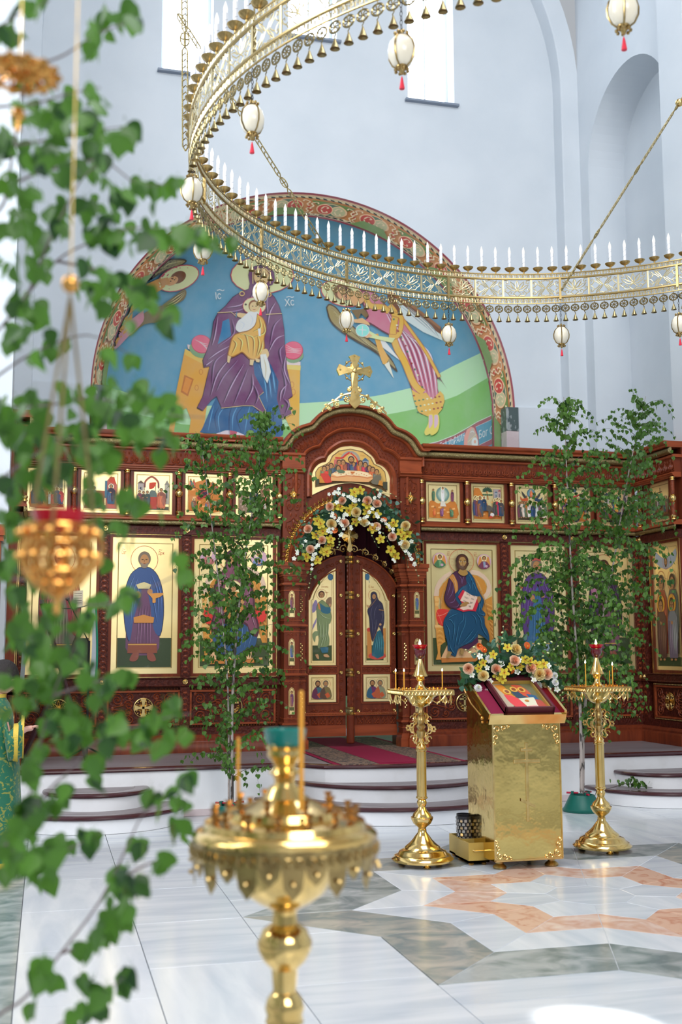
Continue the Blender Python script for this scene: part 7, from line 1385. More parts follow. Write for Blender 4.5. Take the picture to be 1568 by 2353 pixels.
# ---- big round candle stand in the near foreground
def round_stand(p):
    t = thing('candle_stand', 'large round brass candle stand close to the viewer, teal glass cup on top', 'candle stand', p, 0, None, False); n = 40
    MB().lathe([(.0, .0), (.19, 0), (.2, .02), (.18, .04), (.15, .05), (.10, .09), (.05, .13), (.04, .16), (0, .16)], n).obj('base', M['brass'], t)
    MB().lathe([(.0, .15), (.032, .16), (.033, .655), (.036, .66), (.044, .67), (.040, .685), (.045, .70), (.040, .72), (.028, .735), (0, .735)], n).obj('stem', M['brass'], t)
    MB().lathe([(.0, .73), (.026, .735), (.030, .785), (.050, .805), (.061, .828), (.063, .845), (.055, .86), (.050, .872), (.030, .885), (.027, .905), (0, .91)], n).obj('knop', M['brass'], t)
    MB().lathe([(.0, .9), (.027, .905), (.030, .915), (.06, .93), (.095, .955), (.115, .99), (.125, 1.03), (.14, 1.07), (0, 1.07)], n).obj('bowl', M['brass'], t)
    MB().lathe([(.0, 1.068), (.20, 1.07), (.212, 1.075), (.214, 1.085), (.205, 1.095), (.19, 1.10), (.185, 1.115), (.14, 1.125), (.135, 1.14), (.09, 1.15), (.05, 1.165), (.035, 1.19), (0, 1.19)], n).obj('tray', M['brass'], t)
    g = MB(); m = 26
    for i in range(m):
        a = 2*pi*i/m; u = Vector((cos(a), sin(a), 0)); w = Vector((-sin(a), cos(a), 0)); L = .10 if i % 2 else .07; R_ = .212
        q = [u*R_+w*.026+Vector((0, 0, 1.078)), u*R_-w*.026+Vector((0, 0, 1.078)), u*R_-w*.026+Vector((0, 0, 1.045)), u*(R_-.004)-w*.020+Vector((0, 0, 1.075-L*.75)), u*(R_-.004)+Vector((0, 0, 1.075-L)), u*(R_-.004)+w*.020+Vector((0, 0, 1.075-L*.75)), u*R_+w*.026+Vector((0, 0, 1.045))]
        g.add(q, [(0, 1, 2, 6), (2, 3, 5, 6), (3, 4, 5)])
        for k in (-1, 1): g.tube([tuple(u*(R_+.004)+w*(k*.012+.008*cos(j))+Vector((0, 0, 1.055+.009*sin(j)))) for j in range(6)], .003, 4)
        g.sphere(tuple(u*(R_+.004)+Vector((0, 0, 1.07-L*.6))), .006, 6, 4)
    g.obj('pierced_fringe', M['brassd'], t)
    g = MB()
    for R_, m, z in ((.165, 15, 1.118), (.112, 8, 1.142)):
        for i in range(m): a = 2*pi*i/m+R_*9; x, y = R_*cos(a), R_*sin(a); g.lathe([(0, z-.004), (.009, z-.002), (.005, z+.006), (.009, z+.014), (.005, z+.020), (.011, z+.030), (0, z+.030)], 8, cx=x, cy=y)
    g.obj('candle_sockets', M['brassc'], t)['kind'] = 'stuff'
    MB().lathe([(.0, 1.175), (.034, 1.18), (.024, 1.20), (.028, 1.215), (.038, 1.222), (.024, 1.235), (.032, 1.25), (.042, 1.262), (.040, 1.275), (.046, 1.282), (0, 1.282)], n).obj('cup_stem', M['brass'], t)
    MB().lathe([(0, 1.278), (.036, 1.28), (.046, 1.297), (.050, 1.322), (.048, 1.322), (.034, 1.292), (0, 1.288)], n).obj('glass_cup', M['teal'], t); return t
PB = at(655, 1900, 2.7); PB.z = 0
round_stand(PB)
p = Vector(PB)+Vector((.013, -.115, 1.15)); o = candle(p, 1.25, False, 'thin unlit beeswax candle in front of the near stand\'s teal cup'); o.scale = (1.35, 1.35, 1.3)
p = Vector(PB)+Vector((-.105, .03, 1.15)); o = candle(p, .75, False, 'thin unlit beeswax candle at the left of the near stand')
# ---- boxes and mosaic glasses on the floor
def cbox(x, y, rz, lab):
    t = thing('wooden_box', lab, 'box', (x, y, 0), rz, 'gold painted boxes on the floor', False); w, d, h = .078, .135, .155
    b = MB(); b.box(-w, w, -d, -d+.012, .02, h); b.box(-w, w, d-.012, d, .02, h); b.box(-w, -w+.012, -d+.012, d-.012, .02, h); b.box(w-.012, w, -d+.012, d-.012, .02, h); b.box(-w, w, -d, d, .02, .034); b.obj('body', M['boxgold'], t, False)
    MB().tube([(-.045, -d-.002, .105), (-.04, -d-.014, .102), (.04, -d-.014, .102), (.045, -d-.002, .105)], .006, 6).obj('handle', M['gold'], t)
    for q in range(4): MB().lathe([(0, 0), (.016, 0), (.02, .01), (.014, .02), (0, .02)], 8, cx=(-w+.03, w-.03)[q % 2], cy=(-d+.03, d-.03)[q//2]).obj('foot', M['copper'], t)
    return t
b1 = onZ(1085, 1978, 0); cbox(b1.x+.005, b1.y+.135, 0, 'gold painted wooden box holding mosaic glasses beside the lectern'); cbox(3.0, 7.80, 0, 'gold painted wooden box half behind the brass lectern')
def glass(x, y, lab):
    t = thing('mosaic_glass', lab, 'candle glass', (x, y, .034), 0, 'mosaic candle glasses in the floor box', False); MB().lathe([(0, 0), (.052, 0), (.056, .27), (.053, .27), (.05, .01), (0, .01)], 16).obj('glass', M['glassblk'], t); g = MB()
    for j in range(10):
        for i in range(12):
            a = 2*pi*(i+.5*(j % 2))/12; z = .02+j*.0245; R_ = .0545+.006*z/.21; u = Vector((cos(a), sin(a), 0)); w = Vector((-sin(a), cos(a), 0))*.0105; k = Vector((0, 0, .0095)); c = u*R_+Vector((0, 0, z)); g.add([c-w-k, c+w-k, c+w*.8+k, c-w*.9+k], [(0, 1, 2, 3)])
    g.obj('mirror_chips', M['mosaic'], t)['kind'] = 'stuff'
glass(b1.x-.015, b1.y+.09, 'left of the two dark mosaic candle glasses in the box'); glass(b1.x+.02, b1.y+.20, 'right of the two dark mosaic candle glasses in the box')
rb_ = MB(); c0 = Vector((b1.x+.10, b1.y+.03, .16)); rb_.tube([c0, c0+Vector((.03, .02, .05)), c0+Vector((.05, .04, .09))], .008, 5, flat=.3); tag(rb_.obj('ribbon', mat('purple_ribbon', (.12, .01, .20), .5)), 'scrap of purple ribbon sticking out of the floor box', 'ribbon')
# ---- rug from the doors to the top step
rg = thing('rug', 'long crimson runner with patterned borders lying before the double door', 'rug', (XC, 11.3, ZP))
def rugp(name, m, u0, u1, h, y0=10.27, y1=13.6):
    mb = MB(); L = []
    for i in range(13): u = u0+(u1-u0)*i/12; L.append((XC+u, max(y0, 10.285+.10*(u/.72)**2), u))
    mb.strip([(x, y, ZP+h) for x, y, u in L], [(x, y1, ZP+h) for x, y, u in L]); mb.strip([(x, y, ZP+h) for x, y, u in L], [(x, y, ZP) for x, y, u in L]); return mb.obj(name, m, rg, False)
rugp('backing', M['rugred'], -.66, .66, .006); rugp('field', M['rugred'], -.24, .24, .011, 10.4); rugp('patterned_border', M['rugpat'], -.60, -.24, .009, 10.33); rugp('patterned_border', M['rugpat'], .24, .60, .009, 10.33)
# ================================================================ ring chandelier
RC, RR_, RZ = Vector((3.334, 6.47, 0)), 2.558, 4.83
ch = thing('ring_chandelier', 'great openwork brass ring chandelier with white electric candles', 'chandelier', (RC.x, RC.y, RZ))
A0 = radians(67.3); NS = 16
def rp(a, r, z): return Vector((RC.x+r*cos(a), RC.y+r*sin(a), z))
M['railb'] = mat('rail_brass', (.46, .34, .15), .3, 1.); M['pend'] = mat('patinated_brass', (.34, .27, .13), .3, 1.)
def ringtube(name, r, z, t, flat=1.): MB().tube([rp(2*pi*i/216, r, z) for i in range(216)], t, 6, closed=True).obj(name, M['railb'], ch)
for nm, r, z, t in (('upper_rail', RR_, 4.778, .011), ('lower_rail', RR_, 4.606, .011), ('top_edge', RR_, 4.822, .006), ('bottom_edge', RR_, 4.552, .006)): ringtube(nm, r, z, t)
def arcplate(mb, w, z0, z1, x=0): mb.box(x-w, x+w, -.003, .003, z0, z1)
def openwork(style):
    mb = MB(); h = .155; w = .218; T_ = lambda P_, r=.0042: mb.tube([(x, 0, z) for x, z in P_], r, 4, flat=.6)
    arcplate(mb, .005, 0, h, -w/2); arcplate(mb, .005, 0, h, w/2)
    if style == 0:
        for s in (-1, 1):
            for t in (-1, 1):
                z = h/2+t*.038; T_([(s*.098, h/2+t*.004), (s*.085, h/2+t*.012), (s*.07, z), (s*.085, z+t*.022), (s*.098, z+t*.012), (s*.092, z), (s*.084, z+t*.006)]); T_([(s*.005, h/2), (s*.02, z-t*.01), (s*.045, z+t*.02), (s*.06, z+t*.034), (s*.052, z+t*.01), (s*.03, z-t*.018), (s*.005, h/2)]); T_([(s*.07, z), (s*.05, z-t*.012), (s*.03, h/2+t*.004)]); T_([(0, h/2+t*.074), (s*.015, z+t*.026), (s*.035, z+t*.03), (s*.03, z+t*.012)])
    else:
        for s in (-1, 1):
            T_([(0, .06), (s*.012, .09), (s*.010, .12), (0, .148), ]); T_([(0, .06), (s*.03, .08), (s*.05, .115), (s*.055, .14), (s*.03, .12), (0, .075)]); T_([(0, .055), (s*.04, .058), (s*.075, .085), (s*.09, .11), (s*.06, .10), (s*.03, .075)])
            T_([(s*.02, .01), (s*.06, .012), (s*.075, .035), (s*.055, .05), (s*.042, .038), (s*.052, .028)]); T_([(0, .0), (s*.03, .03), (s*.008, .052)]); T_([(s*.075, .035), (s*.095, .05), (s*.1, .07), (s*.085, .075), (s*.084, .062)]); T_([(s*.1, .15), (s*.075, .148), (s*.07, .125), (s*.085, .12), (s*.09, .132)])
    mb.v = [(x*1.125, y, z) for x, y, z in mb.v]; return mb.mesh('openwork', M['goldc'])
M['goldc'] = mat('pierced_brass', (.68, .58, .34), .34, .95)
def frill(h):
    mb = MB(); w = .25/5
    for k in range(5):
        x = -.125+(k+.5)*w
        for s in (-1, 1): mb.tube([(x+s*w*.5, 0, 0), (x+s*w*.45, 0, h*.6), (x+s*w*.2, 0, h), (x+s*w*.05, 0, h*.6), (x+s*w*.2, 0, h*.35), (x+s*w*.25, 0, h*.6)], .0035, 4, flat=.6)
        mb.tube([(x, 0, 0), (x, 0, h)], .0035, 4)
    return mb.mesh('frill', M['goldc'])
ow = [openwork(0), openwork(1)]; fr1, fr2 = frill(.034), frill(.045)
def ringput(name, me, a, z, r=RR_, parent=ch): o = link(name, me, None, parent); o.location = rp(a, r, z)-OFF[parent.name] if parent is ch else rp(a, r, z); o.rotation_euler = (0, 0, a-pi/2+pi); return o
for i in range(64):
    a = A0+2*pi*(i+.5)/64; ringput('pierced_panel', ow[i % 2], a, 4.614); ringput('upper_frill', fr1, a, 4.788); ringput('lower_frill', fr2, a, 4.554)
post = MB().box(-.010, .010, -.010, .010, -.02, .17).mesh('post', M['railb'], False)
cup = MB().lathe([(0, -.012), (.006, -.012), (.008, 0), (.005, .004), (.02, .010), (.038, .022), (.046, .036), (.042, .036), (.02, .018), (0, .016)], 16).mesh('cup', M['brassd'])
can = MB().lathe([(0, .016), (.0135, .016), (.0135, .165), (0, .165)], 10).mesh('candle', M['candle']); cm_ = MB().tube([(.0138*cos(t*17), .0138*sin(t*17), .03+.125*t) for t in [j/26 for j in range(27)]], .0011, 3); 
b_ = bmesh.new(); b_.from_mesh(can); n0 = len(b_.faces); b_.from_mesh(cm_.mesh('g')); b_.faces.ensure_lookup_table()
for f in b_.faces[n0:]: f.material_index = 1
b_.to_mesh(can); b_.free(); can.materials.append(M['cline'])
bul = MB().lathe([(0, .163), (.010, .166), (.0135, .182), (.0125, .20), (.006, .222), (.0015, .236), (0, .236)], 10).mesh('bulb', M['bulb'])
for i in range(NS): ringput('post', post, A0+2*pi*i/NS, 4.60, RR_-.006)
for i in range(128):
    a = A0+2*pi*(i+.5)/128; o = ringput('cup', cup, a, RZ+.008, RR_); o = ringput('electric_candle', can, a, RZ+.008, RR_); q = link('bulb', bul, None, o)
pe = MB(); pe.tube([(.026*cos(2*pi*i/14), 0, -.045+.026*sin(2*pi*i/14)) for i in range(14)], .005, 4, closed=True); pe.tube([(0, 0, 0), (0, 0, -.02)], .0022, 4)
for i in range(7): a = 2*pi*i/7; pe.tube([(0, 0, -.045), (.012*cos(a+.3), 0, -.045+.012*sin(a+.3)), (.024*cos(a), 0, -.045+.024*sin(a))], .0028, 4)
pe.tube([(0, 0, -.07), (.004, 0, -.08), (-.003, 0, -.09), (0, 0, -.10)], .0028, 4); pe.lathe([(0, -.098), (.004, -.10), (.008, -.115), (.018, -.142), (.020, -.146), (0, -.142)], 10); pe.v = [(x*1.25, y*1.25, z*1.12) for x, y, z in pe.v]; pem = pe.mesh('pendant', M['pend'])
for i in range(192): ringput('disc_pendant', pem, A0+2*pi*(i+.5)/192, 4.552)
# suspension chains: pierced bars joined by rosettes
def chain(p, q, par):
    p, q = Vector(p), Vector(q); L = (q-p).length; d = (q-p)/L; n = max(2, int(L/.62)); s = Vector((0, 0, 1)).cross(d).normalized() if abs(d.z) < .98 else Vector((1, 0, 0)); mb = MB()
    for i in range(n):
        a = p+d*(L*i/n-.004); b = p+d*(L*(i+1)/n-.10); l = (b-a).length
        for k in (-1, 1): mb.tube([a, a+d*.03+s*k*.018, b-d*.03+s*k*.018, b], .005, 4)
        m = int(l/.045)
        for j in range(1, m): c = a+d*(l*j/m); mb.tube([c-s*.016-d*.02, c+s*.004, c+s*.016-d*.015], .004, 4)
        c = b+d*.05; mb.tube([c+(d*cos(t)*.048+s*sin(t)*.03) for t in [j*pi/5 for j in range(10)]], .005, 4, closed=True); mb.tube([c-d*.045, c+d*.045], .007, 4); mb.tube([c-s*.028, c+s*.028], .005, 4)
    return mb.obj('suspension_chain', M['bronze'], par)
k1 = rp(A0, RR_, 4.65); e1 = onY(1562, 236, 8.2); chain(k1, e1+(e1-k1)*.35, ch); MB().sphere(tuple(e1), .035, 12, 8).obj('chain_ball', M['gold'], ch)
k2 = rp(A0+2*pi*2.2/NS, RR_, 4.8); e2 = onY(530, 225, 8.3); chain(k2, e2+(e2-k2)*.5, ch)
k3 = onZ(577, 78, RZ); chain(k3, k3+Vector((0, 0, 1.6)), ch); k4 = onZ(437, 330, RZ); chain(k4+Vector((-.03, 0, -.05)), k4+Vector((-.06, 0, 1.6)), ch)
# egg lamps
EL = ['egg lamp under the far right of the chandelier ring, cut by the frame edge', 'cream egg lamp hanging before the white wall right of the fresco border', 'cream egg lamp hanging before the right edge of the fresco', 'cream egg lamp hanging in front of the right angel', 'cream egg lamp hanging in front of the Mother and Child', 'cream egg lamp between the left angel and leafy twig', 'cream egg lamp at the leftmost post of the chandelier, above the fresco border', 'large cream egg lamp in front of the plain wall, crossed by a chain', 'large cream egg lamp beside the bright right window', 'nearest cream egg lamp, alone before the tall niche']
egm = MB().lathe([(0, -.082), (.02, -.078), (.045, -.058), (.062, -.022), (.064, .01), (.055, .045), (.035, .07), (.012, .082), (0, .083)], 24).mesh('egg', M['egg'])
bnd = MB()
for i in range(4): a = i*pi/2; bnd.tube([(cos(a)*r_*1.03, sin(a)*r_*1.03, z) for r_, z in ((.02, -.079), (.046, -.058), (.063, -.022), (.065, .01), (.056, .045), (.036, .071), (.014, .082))], .0045, 4)
bnd = bnd.mesh('band', M['brassd'])
def crown(z, s):
    mb = MB()
    for i in range(8): a = i*pi/4; u = Vector((cos(a), sin(a), 0)); mb.sphere(tuple(u*.030+Vector((0, 0, z+s*.012))), .0085, 6, 4)
    mb.lathe([(.0, z-s*.012), (.028, z-s*.012) if s < 0 else (.02, z), (.03, z), (.014, z+s*.012), (.008, z+s*.03), (0, z+s*.034)][::1], 12); return mb.mesh('crown', M['brassd'])
cr1, cr2 = crown(.076, 1), crown(-.080, -1)
chn = MB()
for i in range(9): z = .10+i*.022; chn.tube([((.006*cos(t) if i % 2 else 0), (0 if i % 2 else .006*cos(t)), z+.013*sin(t)) for t in [j*pi/4 for j in range(8)]], .0022, 3, closed=True)
chn = chn.mesh('chain', M['blackm']); tsl = MB().lathe([(0, -.118), (.002, -.12), (.006, -.135), (.013, -.178), (.012, -.182), (0, -.182)], 10).mesh('tassel', M['rtassel'])
e0 = None
for i in range(NS):
    a = A0+2*pi*(i-1)/NS; P_ = rp(a, RR_, 4.252); lab = EL[i] if i < len(EL) else None
    x_, y_ = proj(P_)
    if not (-60 < x_ < 1640 and -45 < y_ < 2400) or (P_-OE).dot(CF) < 0: continue
    e = thing('egg_lamp', lab or 'cream egg lamp under the near part of the chandelier'+('' if P_.x < RC.x else ', right of the axis'), 'hanging lamp', P_, a, 'egg lamps under the chandelier ring', False)
    for nm, me in (('egg', egm), ('brass_bands', bnd), ('crown', cr1), ('bottom_cap', cr2), ('chain', chn), ('tassel', tsl)): link(nm, me, None, e)
# ================================================================ birches
LM = [leaf_me('birch_leaf_%d' % k, M['leaf'], l, w, f) for k, (l, w, f) in enumerate(((.046, .046, .15), (.040, .036, .3), (.050, .042, -.15)))]
LN = [leaf_me('near_leaf_%d' % k, M['leafn'], l, w, f) for k, (l, w, f) in enumerate(((.048, .050, .2), (.042, .038, .4), (.05, .046, -.2)))]
def leaves(pos, meshes, parent, m, nobj=300, seed=1):
    """the nearest leaves are parts, the rest one stuff mesh"""
    r = random.Random(seed); pos = sorted(pos, key=lambda p: ((p[0]-OE).length)/p[1]); mb = MB(); off = OFF[parent.name]
    for i, (p, s) in enumerate(pos):
        E_ = Euler((r.uniform(-.7, .5), r.uniform(-.6, .6), r.uniform(-pi, pi))); me = meshes[r.randrange(3)]
        if i < nobj: o = link('leaf', me, None, parent); o.location = p-off; o.rotation_euler = E_; o.scale = (s, s, s)
        else:
            Mx = Matrix.Translation(p) @ E_.to_matrix().to_4x4() @ Matrix.Scale(s, 4); mb.add([v.co for v in me.vertices], [tuple(f.vertices) for f in me.polygons], Mx)
    if mb.v: mb.obj('foliage', m, parent)['kind'] = 'stuff'
def birch(label, trunk, r0, nb, reach, z0, dens_, seed, fork=None, bias=(0, 0, 0), lower=None):
    r = random.Random(seed); T_ = smooth(trunk, 8); t = thing('birch_tree', label, 'tree', trunk[0]); n = len(T_)
    MB().tube(T_, [r0*(1-.93*i/(n-1))+.0012 for i in range(n)], 8).obj('trunk', M['bark'], t); tw = MB(); pos = []
    for b in range(nb):
        f = (b+.5)/nb; i = int(f*(n-1)); p = T_[i].copy()
        if p.z < z0: continue
        a = b*2.4+r.uniform(-.5, .5); L = reach(p.z)*r.uniform(.6, 1.1)
        if L < .06: L = .08
        d = Vector((cos(a), sin(a)*.7, r.uniform(.5, 1.1)))+Vector(bias); d.normalize(); m = max(4, int(L/.07)); q = [p]
        for k in range(m): q.append(q[-1]+d*(L/m)); d = (d+Vector((r.uniform(-.12, .12), r.uniform(-.12, .12), -.13-.10*k/m))).normalized()
        tw.tube(q, [max(.0008, .0036*(1-k/m)) for k in range(m+1)], 4)
        for k in range(1, m+1):
            for _ in range(dens_): pos.append((q[k].lerp(q[k-1], r.random())+Vector((r.uniform(-.028, .028), r.uniform(-.028, .028), r.uniform(-.02, .01))), r.uniform(.7, 1.12)))
            if k > 1 and r.random() < .55:
                s_ = q[k]; d2 = (d+Vector((r.uniform(-1, 1), r.uniform(-1, 1), r.uniform(-.7, .4)))).normalized(); q2 = [s_, s_+d2*.07, s_+d2*.13+Vector((0, 0, -.03)), s_+d2*.17+Vector((0, 0, -.07))]; tw.tube(q2, .0011, 3)
                for z_ in q2[1:]: pos += [(z_+Vector((r.uniform(-.02, .02), r.uniform(-.02, .02), 0)), r.uniform(.6, 1.0)) for _ in range(2)]
    tw.obj('branches', M['twig'], t)['kind'] = 'stuff'
    leaves(pos, LM, t, M['leaf'], 300, seed); return t, len(pos)
def tri(z, pts):
    for (a, va), (b, vb) in zip(pts, pts[1:]):
        if z <= b: return va+(vb-va)*(z-a)/(b-a) if z > a else va
    return pts[-1][1]
TB = [(1.64, 10.15, .12), (1.64, 10.15, 1.2), (1.72, 10.15, 2.2), (1.84, 10.15, 3.0), (1.93, 10.15, 3.75)]
birch('young birch tree with dense leaves standing left of the double door', TB, .014, 96, lambda z: tri(z, [(.3, .42), (1.0, .45), (2.0, .62), (2.6, .55), (3.2, .40), (3.8, .12)]), .30, 5, 5)
birch('second stem of the left birch, thinner, leaning left', [(1.62, 10.2, .12), (1.60, 10.2, 1.2), (1.50, 10.2, 2.2), (1.38, 10.2, 3.1), (1.32, 10.2, 3.5)], .009, 44, lambda z: tri(z, [(.3, .1), (1.3, .35), (2.4, .45), (3.5, .14)]), 1.1, 4, 15)
birch('tall slender birch in the green stand, reaching straight up', [(4.93, 9.93, .17), (4.94, 9.93, 1.05), (4.88, 9.9, 2.1), (4.86, 9.9, 3.15), (4.85, 9.9, 3.97)], .017, 92, lambda z: tri(z, [(.6, .2), (1.0, .8), (2.0, .9), (2.7, .7), (3.3, .36), (4.0, .10)]), .95, 5, 8)
birch('second birch in the green stand, leaning right', [(4.95, 9.95, .17), (5.03, 9.98, 1.05), (5.36, 10.05, 2.15), (5.62, 10.1, 3.2), (5.92, 10.2, 4.1)], .017, 96, lambda z: tri(z, [(.8, .3), (1.2, .66), (2.0, .80), (2.8, .66), (3.4, .42), (4.1, .12)]), .7, 5, 11, bias=(.15, 0, 0))
def tree_stand(x, y, lab):
    t = thing('tree_stand', lab, 'tree stand', (x, y, 0), 0, 'green tree stands', False); MB().lathe([(.185, 0), (.19, .02), (.175, .03), (.115, .15), (.10, .152), (.085, .10), (0, .09)], 28).obj('basin', M['plastic'], t)
    for i in range(3):
        a = i*2*pi/3+.5; u = Vector((cos(a), sin(a), 0)); q = MB(); q.box(-.022, .022, -.012, .012, .13, .18, Matrix.Translation(u*.09) @ Matrix.Rotation(a+pi/2, 4, 'Z')); q.obj('clamp', M['plastic'], t, False); MB().tube([u*.035+Vector((0, 0, .165)), u*.145+Vector((0, 0, .165))], .009, 8).obj('screw', M['redpl'], t)
tree_stand(4.94, 9.94, 'green plastic tree stand with red screws at the foot of the right birches'); tree_stand(1.63, 10.17, 'green plastic tree stand at the foot of the left birch')
tw_ = thing('fallen_branch', 'small leafy birch branch lying on the lower right step', 'branch', (5.45, 10.2, .145)); q = [onY(x, y, 10.2) for x, y in ((1372, 1822), (1400, 1812), (1440, 1800), (1470, 1806), (1500, 1816))]; q = [Vector((p.x, p.y, max(.155, p.z))) for p in q]
MB().tube([(5.16, 10.12, .10)]+q, .003, 5).obj('twig', M['twig'], tw_); leaves([(q[2].lerp(q[3], rnd.random())+Vector((rnd.gauss(0, .06), rnd.gauss(0, .03), abs(rnd.gauss(.02, .03)))), rnd.uniform(.7, 1.1)) for _ in range(42)], LM, tw_, M['leaf'])
# near branches reaching in from the left
nb_ = thing('near_birch', 'out-of-focus birch branches filling the left foreground', 'tree', (-.75, 2.35, 0))
BL = "10,75,3,20;40,95,5,24;65,20,3,14;90,30,4,16;240,35,3,20;280,45,6,22;305,48,4,16;225,88,5,22;215,115,4,16;60,190,3,20;112,192,2,16;40,262,4,22;75,268,4,18;98,275,3,14;145,240,8,28;130,290,5,26;170,232,4,18;215,205,2,9;220,242,3,14;190,272,4,16;215,312,5,16;275,328,5,18;290,300,2,8;20,312,4,22;15,352,4,20;58,360,3,14;100,350,7,28;120,372,7,28;165,385,9,35;230,355,10,32;205,402,6,26;30,430,9,30;75,440,5,20;55,470,5,20;130,412,5,24;200,480,7,26;250,502,5,18;262,442,5,18;290,462,4,18;320,430,5,16;362,450,6,20;400,420,3,10;15,512,5,22;60,522,8,30;100,562,5,22;130,500,6,26;160,512,5,24;205,545,4,16;240,540,5,20;272,542,4,18;320,542,6,22;345,560,5,16;380,540,5,18;420,545,5,16;460,545,5,16;490,565,6,18;545,560,3,10;8,612,6,28;75,610,4,18;100,622,4,18;60,700,10,34;85,732,5,20;200,620,3,12;245,632,7,26;275,652,8,28;210,672,5,20;240,712,5,20;320,672,7,26;350,702,9,28;370,742,4,14;388,722,3,12;28,780,6,24;50,760,5,20;82,825,2,6;115,802,5,18;152,790,2,8;236,815,3,10;305,830,3,10;75,915,5,18;150,900,3,12;10,932,7,28;40,960,8,30;90,962,4,20;30,1002,7,28;200,920,9,34;250,902,7,26;290,930,10,34;330,952,8,28;370,930,6,24;405,952,3,14;230,972,10,34;160,1002,8,30;110,1012,9,30;60,1042,8,30;300,1002,8,32;350,1012,6,24;380,1022,4,16;200,1042,8,30;140,1062,8,30;250,1052,5,22;20,1112,7,28;60,1102,7,28;100,1102,7,28;150,1092,5,24;210,1102,4,18;240,1062,4,18;285,1150,6,18;320,1162,5,16;222,1202,5,18;20,1212,6,22;60,1212,3,14;100,1232,3,16;220,1152,3,14;290,1242,4,14;270,1222,4,14;370,1192,1,4;15,1290,6,20;10,1332,3,14;90,1342,4,16;112,1352,3,12;290,1372,6,20;230,1385,4,14;270,1392,5,16;250,1302,1,4;420,1332,4,12;410,1292,3,8;25,1372,3,10;60,1402,4,18;130,1405,7,22;165,1430,7,22;195,1415,4,14;110,1432,5,20;55,1470,10,32;90,1492,6,22;100,1522,7,24;150,1492,5,22;125,1562,7,26;170,1542,7,26;215,1572,8,26;250,1582,5,18;285,1552,4,14;80,1562,4,18;110,1592,7,26;60,1622,4,18;12,1570,3,12;10,1632,3,14;130,1652,7,26;170,1672,10,32;210,1682,8,30;260,1662,8,28;250,1702,8,32;300,1682,8,26;350,1652,8,26;380,1642,7,22;340,1702,5,20;390,1702,5,20;420,1682,3,12;160,1702,5,20;90,1742,7,26;75,1772,5,18;210,1752,7,22;215,1792,3,9;150,1822,3,10;50,1852,7,28;90,1862,7,24;120,1852,5,16;60,1902,9,28;100,1952,7,24;30,1932,6,24;60,1992,7,24;100,2002,8,26;20,2002,6,24;20,1962,6,24;190,1935,5,13;215,1925,3,9;160,1950,2,6;430,1800,5,14;400,1842,7,18;360,1852,4,14;415,1902,5,16;390,1922,1,5;315,1945,4,10;370,1992,4,11;387,1975,2,6;275,2002,5,14;270,2042,9,22;300,2052,5,16;325,2030,4,11;255,2075,2,5;250,2122,8,20;280,2112,6,16;215,2152,3,9;190,2182,5,11;300,2092,2,6;110,2242,7,18;100,2215,3,11;128,2262,4,11;190,2255,3,7;212,2262,3,8;75,2315,2,4;265,2272,5,13;285,2252,3,8;300,2240,2,5;240,2292,5,13;215,2322,4,11;190,2342,4,12;170,2350,3,10"
pos = []; r_ = random.Random(3)
for e in BL.split(';'):
    x, y, n, s = map(float, e.split(','))
    for _ in range(int(n*1.05+.5)): pos.append((at(x+r_.gauss(0, s*.62), y-16+r_.gauss(0, s*.62), r_.uniform(2.15, 2.75)), r_.uniform(.62, 1.0)))
TWG = [[(-90, 560), (0, 480), (15, 430), (38, 300), (48, 225), (50, 150), (25, 30)], [(-90, 100), (0, 60), (40, 35), (115, 0)], [(48, 225), (90, 155), (150, 125), (230, 75), (300, 50)], [(-90, 260), (0, 245), (70, 240), (160, 215), (230, 200)], [(-90, 380), (0, 345), (60, 330), (150, 315), (220, 300), (290, 290)], [(-90, 480), (0, 440), (80, 400), (170, 378), (240, 370), (320, 425), (400, 420)], [(-90, 860), (0, 755), (60, 680), (130, 600), (200, 560), (300, 525), (420, 530), (560, 545)], [(60, 690), (110, 560), (150, 480), (190, 410), (270, 340)], [(130, 600), (220, 620), (300, 660), (390, 720)], [(-90, 930), (0, 860), (80, 810), (200, 770), (310, 820)], [(-90, 960), (0, 940), (120, 930), (220, 915), (360, 950), (480, 960)], [(-90, 1150), (0, 1100), (60, 1060), (140, 1010), (240, 990), (380, 1010)], [(0, 1100), (120, 1110), (220, 1140), (320, 1150)], [(-90, 1340), (0, 1330), (90, 1340), (200, 1390), (300, 1370), (430, 1310)], [(-90, 2060), (0, 1960), (100, 1830), (160, 1770), (230, 1700), (380, 1650), (440, 1640)], [(-90, 2100), (0, 2010), (60, 1860), (120, 1600), (200, 1440)], [(120, 1600), (210, 1570), (290, 1550)], [(-90, 2400), (0, 2330), (60, 2290), (140, 2190), (230, 2070), (290, 1950), (330, 1870), (400, 1810), (440, 1780)], [(60, 2420), (140, 2353), (200, 2310), (300, 2235)], [(280, 2020), (330, 1990), (385, 1968)], [(-90, 2020), (20, 2000), (100, 1970), (160, 1950), (235, 1912)], [(140, 2190), (200, 2170), (250, 2115), (295, 2090)]]
tw = MB()
for L in TWG: q = smooth([at(x, y, 2.45) for x, y in L], 4); n = len(q); tw.tube(q, [.0036*(1-.75*i/n) for i in range(n)], 5)
tw.obj('branches', M['twigl'], nb_)['kind'] = 'stuff'
MB().tube([at(-95, y, 2.45) for y in (-300, 300, 900, 1500, 2100, 2700)], [.008, .010, .013, .015, .018, .02], 8).obj('trunk', M['bark'], nb_)
tb_ = at(-95, 2700, 2.45); MB().tube([tb_, Vector((tb_.x, tb_.y+.02, 0))], .02, 8).obj('trunk_foot', M['bark'], nb_)
leaves(pos, LN, nb_, M['leafn'], 300, 4)
